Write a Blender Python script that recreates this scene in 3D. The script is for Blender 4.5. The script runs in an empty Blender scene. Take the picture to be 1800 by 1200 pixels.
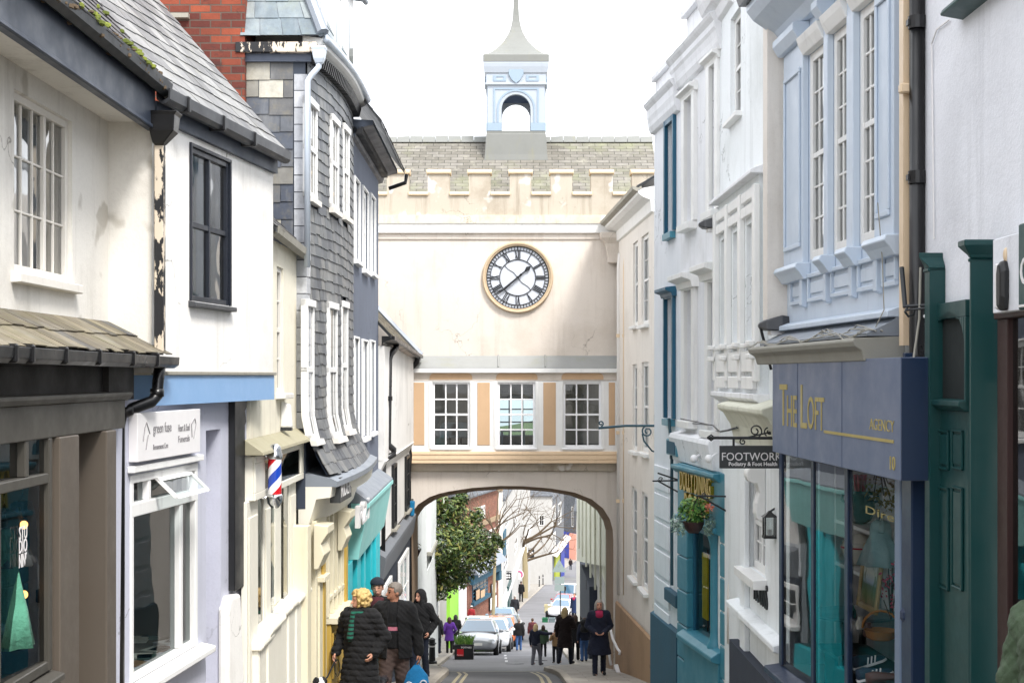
import bpy, bmesh, math, random
import numpy as np
from mathutils import Vector, Matrix
random.seed(7)
RNG = np.random.default_rng(11)
SC = bpy.context.scene
COL = SC.collection
FPX, HOR, CU = 2500.0, 660.0, 900.0     # focal length, eye level and axis of the photograph, in its own pixels

def at(u, v, d):
    return Vector(((u-CU)/FPX*d, d, (HOR-v)/FPX*d))

# ---------------------------------------------------------------- ground
GD = [-8, 0, 20, 27.6, 31.6, 38, 45, 64, 78, 119, 170, 235, 255, 300, 420]
GZ = [-1.0, -1.6, -4.75, -5.96, -6.63, -7.85, -9.2, -12.45, -14.55, -20.0, -25.8, -32.0, -33.2, -34.5, -36]
def gz(d): return float(np.interp(d, GD, GZ))
def gpoint(u, v, dz=0.0):
    """point where the sight line through (u,v) meets the ground"""
    ds = np.linspace(20, 300, 6000)
    vv = HOR - FPX*(np.interp(ds, GD, GZ)+dz)/ds
    i = int(np.argmax(vv <= v))
    d = float(ds[i])
    return Vector(((u-CU)/FPX*d, d, gz(d)+dz))

# ---------------------------------------------------------------- objects
MATW = {}
def tag(o, label=None, cat=None, group=None, kind=None):
    if label: o['label'] = label
    if cat: o['category'] = cat
    if group: o['group'] = group
    if kind: o['kind'] = kind
    return o
def thing(name, label, cat, loc=(0,0,0), rz=0.0, group=None):
    o = bpy.data.objects.new(name, None)
    o.empty_display_size = .2
    COL.objects.link(o)
    o.location = loc
    o.rotation_euler = (0, 0, rz)
    MATW[o.name] = Matrix.Translation(Vector(loc)) @ Matrix.Rotation(rz, 4, 'Z')
    return tag(o, label, cat, group)
def rootmat(o):
    while o is not None:
        if o.name in MATW: return MATW[o.name]
        o = o.parent
    return Matrix.Identity(4)
def copy_tree(o, parent=None):
    c = o.copy(); COL.objects.link(c); c.parent = parent
    for ch in list(o.children): copy_tree(ch, c)
    return c

class MB:
    """collects faces (world coordinates) and links them as ONE mesh object"""
    def __init__(s): s.v=[]; s.f=[]; s.mi=[]; s.t=[]; s.cm=0; s.ct=0.5
    def vert(s, p): s.v.append(Vector(p)); return len(s.v)-1
    def face(s, pts, t=None):
        n=len(s.v); s.v.extend(Vector(p) for p in pts)
        s.f.append(tuple(range(n,n+len(pts)))); s.mi.append(s.cm); s.t.append(s.ct if t is None else t)
    def faces(s, verts, faces, t=None):
        n=len(s.v); s.v.extend(Vector(p) for p in verts)
        for f in faces:
            s.f.append(tuple(i+n for i in f)); s.mi.append(s.cm); s.t.append(s.ct if t is None else t)
    def hexa(s, p, t=None):          # 8 points: bottom ring 0-3, top ring 4-7
        s.faces(p, [(3,2,1,0),(4,5,6,7),(0,1,5,4),(1,2,6,5),(2,3,7,6),(3,0,4,7)], t)
    def box(s, x0,x1,y0,y1,z0,z1, W=None, t=None):
        W = W or (lambda x,y,z: Vector((x,y,z)))
        s.hexa([W(x0,y0,z0),W(x1,y0,z0),W(x1,y1,z0),W(x0,y1,z0),W(x0,y0,z1),W(x1,y0,z1),W(x1,y1,z1),W(x0,y1,z1)], t)
    def loft(s, rings, closed=True, caps=True, t=None):
        n=len(rings[0]); vs=[p for r in rings for p in r]; fs=[]
        for i in range(len(rings)-1):
            for j in range(n if closed else n-1):
                k=(j+1)%n
                fs.append((i*n+j,i*n+k,(i+1)*n+k,(i+1)*n+j))
        if caps and closed:
            fs.append(tuple(range(n-1,-1,-1))); m=(len(rings)-1)*n
            fs.append(tuple(range(m,m+n)))
        s.faces(vs, fs, t)
    def tube(s, path, r, n=8, caps=True, t=None):
        path=[Vector(p) for p in path]
        rs = r if isinstance(r,(list,tuple)) else [r]*len(path)
        rings=[]; up=None
        for i,p in enumerate(path):
            a=path[max(i-1,0)]; b=path[min(i+1,len(path)-1)]
            d=(b-a); d = d.normalized() if d.length>1e-9 else Vector((0,0,1))
            if up is None: up = Vector((0,0,1)) if abs(d.z)<.9 else Vector((1,0,0))
            x=d.cross(up)
            if x.length<1e-6: x=d.orthogonal()
            x.normalize(); y=x.cross(d).normalized(); up=y
            rings.append([p+(x*math.cos(2*math.pi*j/n)+y*math.sin(2*math.pi*j/n))*rs[i] for j in range(n)])
        s.loft(rings, True, caps, t)
    def lathe(s, c, prof, n=16, axis='Z', W=None, t=None):   # prof: list of (r, h)
        c=Vector(c); rings=[]
        for r,h in prof:
            ring=[]
            for j in range(n):
                a=2*math.pi*j/n
                q={'Z':Vector((r*math.cos(a),r*math.sin(a),h)),'Y':Vector((r*math.cos(a),h,r*math.sin(a))),'X':Vector((h,r*math.cos(a),r*math.sin(a)))}[axis]
                ring.append(c+q)
            rings.append(ring)
        s.loft(rings, True, True, t)
    def ball(s, c, rx, ry=None, rz=None, n=10, m=7, t=None):
        ry=ry or rx; rz=rz or rx; c=Vector(c)
        rings=[[c+Vector((rx*math.sin(math.pi*(i+.02)/(m+.04))*math.cos(2*math.pi*j/n), ry*math.sin(math.pi*(i+.02)/(m+.04))*math.sin(2*math.pi*j/n), -rz*math.cos(math.pi*(i+.02)/(m+.04)))) for j in range(n)] for i in range(m+1)]
        s.loft(rings, True, True, t)
    def build(s, name, mats, parent=None, smooth=False, bev=0, seg=1, sub=0, uv=True, auto=None, weld=False):
        if not isinstance(mats,(list,tuple)): mats=[mats]
        M = rootmat(parent) if parent is not None else Matrix.Identity(4)
        off=None
        if parent is None:
            zs=[p.z for p in s.v]; off=Vector((sum(p.x for p in s.v)/len(s.v), sum(p.y for p in s.v)/len(s.v), min(zs)))
            M=Matrix.Translation(off)
        Mi=M.inverted()
        me=bpy.data.meshes.new(name)
        me.from_pydata([Mi@p for p in s.v], [], s.f)
        for m in mats: me.materials.append(m)
        me.polygons.foreach_set('material_index', s.mi)
        a=me.attributes.new('tint','FLOAT','FACE'); a.data.foreach_set('value', [float(x) for x in s.t])
        if uv:
            ul=me.uv_layers.new(name='UVMap')
            buf=np.zeros(len(me.loops)*2)
            for p in me.polygons:
                n=p.normal
                if abs(n.z)>.92: tx,ty=Vector((1,0,0)),Vector((0,1,0))
                else:
                    tx=Vector((0,0,1)).cross(n).normalized(); ty=n.cross(tx)
                for li in p.loop_indices:
                    co=me.vertices[me.loops[li].vertex_index].co
                    buf[2*li]=co.dot(tx); buf[2*li+1]=co.dot(ty)
            ul.data.foreach_set('uv', buf)
        if weld or smooth:
            bm=bmesh.new(); bm.from_mesh(me); bmesh.ops.remove_doubles(bm, verts=bm.verts, dist=1e-5)
            bmesh.ops.recalc_face_normals(bm, faces=bm.faces)
            bm.to_mesh(me); bm.free()
        if smooth: me.polygons.foreach_set('use_smooth',[True]*len(me.polygons))
        me.update()
        o=bpy.data.objects.new(name, me); COL.objects.link(o)
        if parent is not None: o.parent=parent
        else: o.location=off
        if auto and smooth:
            try: me.set_sharp_from_angle(angle=math.radians(auto))
            except Exception: pass
        if bev:
            b=o.modifiers.new('bevel','BEVEL'); b.width=bev; b.segments=seg; b.limit_method='ANGLE'; b.angle_limit=math.radians(40)
        if sub:
            b=o.modifiers.new('sub','SUBSURF'); b.levels=sub; b.render_levels=sub
        return o

class Fac:
    """a facade: plan line A->B as seen left to right in the photo; s along it, o outwards to the street, z world height"""
    def __init__(s, A, B):
        s.A=Vector((A[0],A[1])); s.B=Vector((B[0],B[1])); s.L=(s.B-s.A).length
        s.t=(s.B-s.A)/s.L; s.n=Vector((s.t.y,-s.t.x))       # outward
        s.rz=math.atan2(s.t.y,s.t.x)
    @staticmethod
    def px(u0,d0,u1,d1): a=at(u0,0,d0); b=at(u1,0,d1); return Fac((a.x,a.y),(b.x,b.y))
    def W(s, x, o, z):
        p=s.A+s.t*x+s.n*o; return Vector((p.x,p.y,z))
    def s_of(s, u, o=0.0):
        k=(u-CU)/FPX; P=s.A+s.n*o
        # P.x+t.x*x = k*(P.y+t.y*x)
        return (k*P.y-P.x)/(s.t.x-k*s.t.y)
    def sz(s, u, v, o=0.0):
        x=s.s_of(u,o); p=s.A+s.t*x+s.n*o
        return x, (HOR-v)/FPX*p.y
    def z(s,u,v,o=0.0): return s.sz(u,v,o)[1]
    def rect(s,u0,u1,vt,vb,o=0.0):
        um=(u0+u1)/2
        return s.s_of(u0,o), s.s_of(u1,o), s.z(um,vb,o), s.z(um,vt,o)
    def base(s):
        return s.W(0,0,gz(s.A.y))
    def thing(s, name, label, cat, group=None):
        return thing(name,label,cat,s.base(),s.rz,group)
    def box(s, mb, s0,s1,o0,o1,z0,z1,t=None):
        W=s.W; mb.hexa([W(s0,o1,z0),W(s1,o1,z0),W(s1,o0,z0),W(s0,o0,z0),W(s0,o1,z1),W(s1,o1,z1),W(s1,o0,z1),W(s0,o0,z1)],t)
    def quad(s, mb, s0,s1,z0,z1,o,t=None):
        W=s.W; mb.face([W(s0,o,z0),W(s1,o,z0),W(s1,o,z1),W(s0,o,z1)],t)
    def prof(s, mb, s0,s1, pts, za=0.0, zb=0.0, t=None):     # extrude an (o,z) polygon along s; za/zb shift its ends in height
        mb.loft([[s.W(s0,o,z+za) for o,z in pts],[s.W(s1,o,z+zb) for o,z in pts]],True,True,t)
    def poly(s, mb, pts, o0, o1, t=None):                     # extrude an (s,z) polygon from o0 to o1
        mb.loft([[s.W(x,o0,z) for x,z in pts],[s.W(x,o1,z) for x,z in pts]],True,True,t)
    def wall(s, mb, s0,s1,z0,z1, holes=(), reveal=.18, o=0.0, depth=4.0, top=True, sides=True):
        xs=sorted(set([s0,s1]+[min(max(h[i],s0),s1) for h in holes for i in (0,1)]))
        zs=sorted(set([z0,z1]+[min(max(h[i],z0),z1) for h in holes for i in (2,3)]))
        for i in range(len(xs)-1):
            for j in range(len(zs)-1):
                cx=(xs[i]+xs[i+1])/2; cz=(zs[j]+zs[j+1])/2
                if xs[i+1]-xs[i]<1e-5 or zs[j+1]-zs[j]<1e-5: continue
                if any(h[0]<cx<h[1] and h[2]<cz<h[3] for h in holes): continue
                s.quad(mb, xs[i],xs[i+1],zs[j],zs[j+1],o)
        W=s.W
        for (a,b,c,d) in [h[:4] for h in holes]:
            r=o-reveal
            mb.face([W(a,o,c),W(a,o,d),W(a,r,d),W(a,r,c)]); mb.face([W(b,o,d),W(b,o,c),W(b,r,c),W(b,r,d)])
            mb.face([W(a,o,d),W(b,o,d),W(b,r,d),W(a,r,d)]); mb.face([W(b,o,c),W(a,o,c),W(a,r,c),W(b,r,c)])
        if depth:
            q=o-depth
            if sides:
                mb.face([W(s0,q,z0),W(s0,o,z0),W(s0,o,z1),W(s0,q,z1)]); mb.face([W(s1,o,z0),W(s1,q,z0),W(s1,q,z1),W(s1,o,z1)])
            mb.face([W(s1,q,z0),W(s0,q,z0),W(s0,q,z1),W(s1,q,z1)])
            if top: mb.face([W(s0,o,z1),W(s1,o,z1),W(s1,q,z1),W(s0,q,z1)])
    def window(s, parent, r, cols, rows, fm, pm, o=0.0, rec=.07, fw=.05, bar=.018, sash=False, sill=None, sm=None, name='window', split=None, curtain=None, surround=None, head=None, rows2=None, cover=None):
        """frame + glazing bars as one mesh; its pane and sill are its children. r=(s0,s1,z0,z1)"""
        s0,s1,z0,z1=r; mb=MB(); a,b=o-rec-.05,o-rec
        s.box(mb,s0,s0+fw,a,b,z0,z1); s.box(mb,s1-fw,s1,a,b,z0,z1)
        s.box(mb,s0+fw,s1-fw,a,b-.002,z1-fw,z1); s.box(mb,s0+fw,s1-fw,a,b-.002,z0,z0+fw)
        i0,i1,k0,k1=s0+fw,s1-fw,z0+fw,z1-fw
        splits=[i0]+([i0+(i1-i0)*q for q in split] if split else [])+[i1]
        for q in splits[1:-1]: s.box(mb,q-fw*.45,q+fw*.45,a,b-.004,k0,k1)
        cl = cols if isinstance(cols,(list,tuple)) else [cols]*(len(splits)-1)
        for n in range(len(splits)-1):
            e0,e1=splits[n],splits[n+1]
            for c in range(1,cl[n]):
                x=e0+(e1-e0)*c/cl[n]; s.box(mb,x-bar/2,x+bar/2,a+.012,b-.014,k0,k1)
        for c in range(1,rows):
            z=k0+(k1-k0)*c/rows
            w = bar*1.0
            if sash and c==rows//2: w=.045
            s.box(mb,i0,i1,a+.010,b-(.016 if w<.04 else .008),z-w/2,z+w/2)
        if surround:
            w,so=surround
            s.box(mb,s0-w,s0,o-.01,o+so,z0,z1+w); s.box(mb,s1,s1+w,o-.01,o+so,z0,z1+w); s.box(mb,s0,s1,o-.01,o+so-.002,z1,z1+w)
        if head:
            w,hh,so=head
            s.prof(mb,s0-w,s1+w,[(o-.01,z1+.02),(o+so*.4,z1+.02),(o+so*.5,z1+hh*.5),(o+so,z1+hh*.7),(o+so,z1+hh),(o-.01,z1+hh+.02)])
        win=mb.build(name,fm,parent,bev=.004)
        g=MB(); s.quad(g,i0-.005,i1+.005,k0-.005,k1+.005,a+.02); g.build('pane',pm,win)
        if curtain:
            g=MB(); n=24
            for (c0,c1) in ([(i0,i0+(i1-i0)*.34),(i1-(i1-i0)*.34,i1)] if curtain!='full' else [(i0,i1)]):
                pts=[(c0+(c1-c0)*k/n, a-.12+.02*math.sin(k*2.1)) for k in range(n+1)]
                for k in range(n):
                    g.face([s.W(pts[k][0],pts[k][1],k0),s.W(pts[k+1][0],pts[k+1][1],k0),s.W(pts[k+1][0],pts[k+1][1],k1),s.W(pts[k][0],pts[k][1],k1)])
            g.build('curtain',M_['curtain'],win,smooth=True)
        if cover:
            g=MB(); s.quad(g,i0-.04,i1+.04,k0-.04,k1+.04,a-.10); g.build('blind',cover,win)
        if sill:
            so,sh,ex=sill; g=MB(); s.prof(g,s0-ex,s1+ex,[(a,z0+.005),(o+so,z0-.012),(o+so,z0-sh),(o-.005,z0-sh-.004),(a,z0-sh-.004)])
            g.build('sill',sm or fm,win,bev=.005)
        return win

# ---------------------------------------------------------------- text
def text_mesh(txt, bold=0.0, ext=0.0, spacing=1.0):
    cu=bpy.data.curves.new('lettering','FONT'); cu.body=txt; cu.size=1; cu.offset=bold; cu.extrude=ext; cu.space_character=spacing; cu.resolution_u=3
    ob=bpy.data.objects.new('lettering',cu)
    me=bpy.data.meshes.new_from_object(ob)
    V=[v.co.copy() for v in me.vertices]; Fs=[tuple(p.vertices) for p in me.polygons]
    bpy.data.objects.remove(ob); bpy.data.curves.remove(cu); bpy.data.meshes.remove(me)
    return V,Fs
def put_text(mb, txt, F, s0,s1,z0,z1,o, bold=0.0, ext=0.004, spacing=1.0, skew=0.0):
    V,Fs=text_mesh(txt,bold,ext/max(1e-6,1),spacing)
    x0=min(v.x for v in V); x1=max(v.x for v in V); y0=min(v.y for v in V); y1=max(v.y for v in V)
    mb.faces([F.W(s0+(v.x-x0)/(x1-x0)*(s1-s0), o+v.z, z0+(v.y-y0)/(y1-y0)*(z1-z0)) for v in V], Fs)

# ---------------------------------------------------------------- tiles
def tile_patch(mb, P, rows, tw, jit=.006, th=.008, lift=.012, tint=None, half=True, lap=1.35, rng=random):
    """overlapping slates laid in courses on a patch; P(a,b)->(point, normal), a along 0..1, b up 0..1"""
    for r in range(rows):
        b0=r/rows; b1=min(1,(r+lap)/rows)
        p0,_=P(0,b0); p1,_=P(1,b0)
        n=max(2,int(round((p1-p0).length/tw)))
        off=(.5/n if (half and r%2) else 0)
        edges=[-off+k/n for k in range(n+2)]
        edges=[min(max(e+(rng.uniform(-.08,.08)/n if 0<e<1 else 0),0),1) for e in edges]
        for k in range(len(edges)-1):
            a0,a1=edges[k],edges[k+1]
            if a1-a0<.15/n: continue
            g=.004/max(.2,(p1-p0).length)
            j=rng.uniform(-1,1)*jit
            A,nA=P(a0+g,b0); B,nB=P(a1-g,b0); Cc,nC=P(a1-g,b1); D,nD=P(a0+g,b1)
            up=(D-A).normalized()
            A=A+up*j; B=B+up*(j+rng.uniform(-.3,.3)*jit)
            l0=lift+rng.uniform(0,.004); t=tint(a0,b0) if tint else rng.random()
            a_,b_,c_,d_=A+nA*l0,B+nB*l0,Cc+nC*.002,D+nD*.002
            q=[A+nA*(l0-th),B+nB*(l0-th)]
            mb.faces([a_,b_,c_,d_,q[0],q[1]],[(0,1,2,3),(4,5,1,0),(0,3,4),(5,2,1)],t)
def flat_patch(p00,p10,p11,p01):
    p00,p10,p11,p01=map(Vector,(p00,p10,p11,p01))
    n=(p10-p00).cross(p01-p00).normalized()
    return lambda a,b:( (p00*(1-a)+p10*a)*(1-b)+(p01*(1-a)+p11*a)*b, n)
# ---------------------------------------------------------------- materials
M_={}
def lin(c):
    v=[((x/255)/12.92 if x/255<=.04045 else ((x/255+.055)/1.055)**2.4) for x in c]
    q=min(1,max(0,(max(v)-.5)/.25)); g=.78+.22*q*q*(3-2*q)      # mid and dark paints a little below the swatch
    return tuple(x*g for x in v)
def new_mat(name):
    m=bpy.data.materials.new(name); m.use_nodes=True; nt=m.node_tree
    return m, nt, nt.nodes['Principled BSDF']
def N(nt,t,**kw):
    n=nt.nodes.new(t)
    for k,v in kw.items():
        if k=='in_':
            for kk,vv in v.items(): n.inputs[kk].default_value=vv
        else: setattr(n,k,v)
    return n
def ramp(nt, fac, stops):
    r=N(nt,'ShaderNodeValToRGB'); nt.links.new(fac,r.inputs[0]); e=r.color_ramp.elements
    while len(e)<len(stops): e.new(.5)
    for i,(p,c) in enumerate(stops):
        e[i].position=p; e[i].color=(*c,1) if len(c)==3 else c
    return r.outputs[0]
def mixc(nt,fac,a,b,mode='MIX'):
    m=N(nt,'ShaderNodeMix',data_type='RGBA',blend_type=mode)
    for sock,val in ((m.inputs[0],fac),(m.inputs[6],a),(m.inputs[7],b)):
        if hasattr(val,'is_linked'): nt.links.new(val,sock)
        elif isinstance(val,(int,float)): sock.default_value=val
        else: sock.default_value=(*val[:3],1)
    return m.outputs[2]
def noise(nt, scale, detail=5, rough=.6, stretch=None, coord='Object', seed=0.0):
    tc=N(nt,'ShaderNodeTexCoord'); mp=N(nt,'ShaderNodeMapping')
    nt.links.new(tc.outputs[coord],mp.inputs[0])
    if stretch: mp.inputs['Scale'].default_value=stretch
    mp.inputs['Location'].default_value=(seed,seed*.7,seed*1.3)
    n=N(nt,'ShaderNodeTexNoise'); n.inputs['Scale'].default_value=scale; n.inputs['Detail'].default_value=detail; n.inputs['Roughness'].default_value=rough
    nt.links.new(mp.outputs[0],n.inputs['Vector'])
    return n.outputs[0]
def bump(nt,b,h,dist=.01,st=.5):
    n=N(nt,'ShaderNodeBump'); n.inputs['Distance'].default_value=dist; n.inputs['Strength'].default_value=st
    nt.links.new(h,n.inputs['Height']); nt.links.new(n.outputs[0],b.inputs['Normal'])
def mr(nt,x,a,b,c=0.,d=1.):
    n=N(nt,'ShaderNodeMapRange'); nt.links.new(x,n.inputs[0])
    for i,v in zip((1,2,3,4),(a,b,c,d)): n.inputs[i].default_value=v
    return n.outputs[0]
def plaster(name,c,dirt=(150,135,110),amt=.35,rough=.85,bm=.4,seed=0.,patch=None,streak=1.0):
    m,nt,b=new_mat(name); c=lin(c); dirt=lin(dirt)
    big=noise(nt,.7,6,.65,seed=seed); st=noise(nt,1.0,7,.7,stretch=(5,5,.35),seed=seed+3); fine=noise(nt,42,4,.7,seed=seed)
    f1=mr(nt,big,.5,.78,0,amt); f2=mr(nt,st,.52,.82,0,amt*streak)
    col=mixc(nt,f1,c,dirt); col=mixc(nt,f2,col,tuple(x*.8 for x in dirt))
    if patch:
        f3=mr(nt,noise(nt,1.7,3,.5,seed=seed+9),.62,.66,0,.8); col=mixc(nt,f3,col,lin(patch))
    vo=N(nt,'ShaderNodeTexVoronoi',feature='DISTANCE_TO_EDGE'); vo.inputs['Scale'].default_value=.55
    tc=N(nt,'ShaderNodeTexCoord'); ad0=N(nt,'ShaderNodeVectorMath',operation='ADD'); nz=N(nt,'ShaderNodeTexNoise'); nz.inputs['Scale'].default_value=2.5; nz.inputs['Detail'].default_value=6
    nt.links.new(tc.outputs['Object'],nz.inputs['Vector']); nt.links.new(tc.outputs['Object'],ad0.inputs[0]); nt.links.new(nz.outputs['Color'],ad0.inputs[1]); nt.links.new(ad0.outputs[0],vo.inputs['Vector'])
    mu=N(nt,'ShaderNodeMath',operation='MULTIPLY'); nt.links.new(mr(nt,vo.outputs['Distance'],.002,.006,.55,0),mu.inputs[0]); nt.links.new(mr(nt,noise(nt,.8,3,.5,seed=seed+21),.54,.62,0,1),mu.inputs[1])
    col=mixc(nt,mu.outputs[0],col,tuple(x*.35 for x in dirt))      # a few hairline cracks
    f4=mr(nt,fine,.3,.75,-.05,.07)
    col=mixc(nt,f4,col,(.02,.02,.02)) 
    nt.links.new(col,b.inputs['Base Color']); b.inputs['Roughness'].default_value=rough
    und=noise(nt,2.2,3,.5,seed=seed+5)
    ad=N(nt,'ShaderNodeMath',operation='MULTIPLY_ADD'); ad.inputs[1].default_value=3.0; nt.links.new(und,ad.inputs[0]); nt.links.new(fine,ad.inputs[2])
    bump(nt,b,ad.outputs[0],.006,bm); M_[name]=m; return m
def paint(name,c,rough=.45,var=.12,dirt=(60,52,42),amt=.25,met=0.,bm=.12,scale=3.,seed=0.,grain=None):
    m,nt,b=new_mat(name); c=lin(c)
    n1=noise(nt,scale,6,.65,seed=seed); n2=noise(nt,1.0,6,.7,stretch=grain or (7,7,.5),seed=seed+2)
    col=mixc(nt,mr(nt,n1,.35,.7,0,var),c,tuple(x*.55 for x in c))
    col=mixc(nt,mr(nt,n2,.55,.8,0,amt),col,lin(dirt))
    nt.links.new(col,b.inputs['Base Color']); b.inputs['Metallic'].default_value=met
    nt.links.new(mr(nt,n1,.3,.7,max(.05,rough-.12),min(1,rough+.12)),b.inputs['Roughness'])
    bump(nt,b,n2,.003,bm); M_[name]=m; return m
def tiles(name,stops,rough=.6,lich=None,lamt=.4,lscale=6.,seed=0.):
    """tint attribute per slate -> colour; lichen noise over it"""
    m,nt,b=new_mat(name)
    a=N(nt,'ShaderNodeAttribute',attribute_name='tint')
    col=ramp(nt,a.outputs['Fac'],[(p,lin(c)) for p,c in stops])
    n=noise(nt,9,6,.7,seed=seed); col=mixc(nt,mr(nt,n,.35,.7,0,.35),col,(.03,.03,.035))
    s2=noise(nt,3,6,.7,stretch=(1,1,.25),seed=seed+4); col=mixc(nt,mr(nt,s2,.5,.8,0,.3),col,(.5,.5,.48))
    if lich: col=mixc(nt,mr(nt,noise(nt,lscale,6,.72,seed=seed+7),.5,.72,0,lamt),col,lin(lich))
    nt.links.new(col,b.inputs['Base Color']); b.inputs['Roughness'].default_value=rough
    bump(nt,b,noise(nt,26,5,.7,stretch=(1,1,.4)),.004,.5); M_[name]=m; return m
def bricks(name,c1,c2,mortar,w=.225,h=.075,ms=.012,rough=.85,patch=None,off=.5,pamt=.5,bm=.7,scale_noise=3.,hv=0.,lich=None):
    m,nt,b=new_mat(name)
    tc=N(nt,'ShaderNodeTexCoord'); br=N(nt,'ShaderNodeTexBrick'); nt.links.new(tc.outputs['UV'],br.inputs['Vector'])
    br.offset=off
    for k,v in (('Scale',1.),('Mortar Size',ms/2),('Brick Width',w),('Row Height',h),('Mortar Smooth',.2),('Bias',0.)): br.inputs[k].default_value=v
    br.inputs['Color1'].default_value=(*lin(c1),1); br.inputs['Color2'].default_value=(*lin(c2),1); br.inputs['Mortar'].default_value=(*lin(mortar),1)
    col=mixc(nt,mr(nt,noise(nt,scale_noise,6,.7),.4,.75,0,.5),br.outputs['Color'],tuple(x*.35 for x in lin(c2)))
    if patch: col=mixc(nt,mr(nt,noise(nt,5,5,.7,seed=4.),.55,.7,0,pamt),col,lin(patch))
    if lich: col=mixc(nt,mr(nt,noise(nt,.7,5,.7,seed=14.),.52,.72,0,.5),col,lin(lich))
    nt.links.new(col,b.inputs['Base Color']); b.inputs['Roughness'].default_value=rough
    inv=N(nt,'ShaderNodeMath',operation='SUBTRACT'); inv.inputs[0].default_value=1; nt.links.new(br.outputs['Fac'],inv.inputs[1])
    ad=N(nt,'ShaderNodeMath',operation='MULTIPLY_ADD'); ad.inputs[1].default_value=.4; nt.links.new(noise(nt,30,4),ad.inputs[0]); nt.links.new(inv.outputs[0],ad.inputs[2])
    bump(nt,b,ad.outputs[0],.012,bm); M_[name]=m; return m
def glass(name,tint=(.75,.82,.82),rough=.02,wav=.25,base=.0,fres=1.5,refl=1.3):
    m=bpy.data.materials.new(name); m.use_nodes=True; nt=m.node_tree; nt.nodes.clear()
    out=N(nt,'ShaderNodeOutputMaterial'); mx=N(nt,'ShaderNodeMixShader'); tr=N(nt,'ShaderNodeBsdfTransparent'); gl=N(nt,'ShaderNodeBsdfGlossy'); fr=N(nt,'ShaderNodeFresnel')
    tr.inputs[0].default_value=(*tint,1); gl.inputs['Roughness'].default_value=rough; fr.inputs[0].default_value=fres
    bp=N(nt,'ShaderNodeBump'); bp.inputs['Distance'].default_value=.02; bp.inputs['Strength'].default_value=wav
    nt.links.new(noise(nt,1.6,2,.4),bp.inputs['Height'])
    nt.links.new(bp.outputs[0],gl.inputs['Normal'])
    fac=N(nt,'ShaderNodeMath',operation='MULTIPLY_ADD',use_clamp=True); nt.links.new(fr.outputs[0],fac.inputs[0]); fac.inputs[1].default_value=refl; fac.inputs[2].default_value=base  # two faces of a pane reflect
    nt.links.new(fac.outputs[0],mx.inputs[0]); nt.links.new(tr.outputs[0],mx.inputs[1]); nt.links.new(gl.outputs[0],mx.inputs[2]); nt.links.new(mx.outputs[0],out.inputs[0])
    M_[name]=m; return m
def plain(name,c,rough=.5,met=0.,emit=0.,spec=None,coat=0.):
    m,nt,b=new_mat(name); c=lin(c)
    n=noise(nt,8,4,.6); col=mixc(nt,mr(nt,n,.3,.75,0,.18),c,tuple(x*.6 for x in c)); nt.links.new(col,b.inputs['Base Color'])
    b.inputs['Roughness'].default_value=rough; b.inputs['Metallic'].default_value=met
    if coat: b.inputs['Coat Weight'].default_value=coat
    if emit: b.inputs['Emission Color'].default_value=(*c,1); b.inputs['Emission Strength'].default_value=emit
    M_[name]=m; return m
def fabric(name,c,rough=.9,c2=None,scale=30.):
    m,nt,b=new_mat(name); c=lin(c); c2=lin(c2) if c2 else tuple(x*.5 for x in c)
    n=noise(nt,6,5,.65); n2=noise(nt,scale,4,.7)
    col=mixc(nt,mr(nt,n,.3,.75,0,.6),c,c2); nt.links.new(col,b.inputs['Base Color']); b.inputs['Roughness'].default_value=rough
    b.inputs['Sheen Weight'].default_value=.03
    ad=N(nt,'ShaderNodeMath',operation='MULTIPLY_ADD'); ad.inputs[1].default_value=2.5; nt.links.new(n,ad.inputs[0]); nt.links.new(n2,ad.inputs[2])
    bump(nt,b,ad.outputs[0],.012,.5); M_[name]=m; return m
def leafmat(name,stops,rough=.45):
    m,nt,b=new_mat(name)
    a=N(nt,'ShaderNodeAttribute',attribute_name='tint')
    col=ramp(nt,a.outputs['Fac'],[(p,lin(c)) for p,c in stops]); nt.links.new(col,b.inputs['Base Color']); b.inputs['Roughness'].default_value=rough
    M_[name]=m; return m

plaster('white_l1',(224,221,214),(144,134,116),.45,patch=(196,190,178),seed=1.)
plaster('white_l2',(236,234,230),(166,156,134),.42,seed=2.)
plaster('lilac',(196,198,212),(150,150,160),.25,seed=3.)
plaster('cream_l3',(230,224,206),(156,144,112),.4,seed=4.)
plaster('greyblue',(104,112,128),(70,76,90),.4,seed=5.)
plaster('white_l6',(226,224,220),(150,145,135),.35,seed=6.)
plaster('arch_cream',(216,207,197),(176,158,136),.4,seed=7.)
plaster('arch_stain',(200,190,174),(132,116,90),.75,patch=(216,214,210),seed=8.)
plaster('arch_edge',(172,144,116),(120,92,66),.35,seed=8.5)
plaster('r6_cream',(226,220,212),(180,168,150),.3,seed=9.)
plaster('r5_white',(232,234,238),(176,180,188),.3,seed=10.)
plaster('r4_white',(232,233,236),(176,174,168),.42,seed=11.)
plaster('r3_white',(234,238,240),(172,178,172),.4,seed=12.)
plaster('r1_white',(230,232,238),(172,174,180),.36,seed=13.,bm=.8)
plaster('plinth_tan',(184,150,116),(120,96,66),.4,seed=14.)
plaster('plinth_teal',(52,98,120),(70,84,84),.35,seed=15.)
plaster('plinth_navy',(46,54,70),(80,84,88),.3,seed=16.)
plaster('far_white',(196,195,192),(170,165,155),.3,seed=17.)
plaster('far_stone',(168,146,116),(110,92,66),.5,seed=18.)
plaster('far_greenish',(216,216,200),(160,160,122),.45,seed=19.)
plaster('far_pink',(222,156,136),(180,120,100),.2,seed=20.)
plaster('far_grey',(120,124,130),(90,90,94),.3,seed=21.)
paint('white_paint',(232,232,230),.5)
paint('old_white',(224,220,212),.6,amt=.35,dirt=(120,100,78))
paint('cream_paint',(234,230,216),.5,amt=.2,dirt=(170,150,110))
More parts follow.
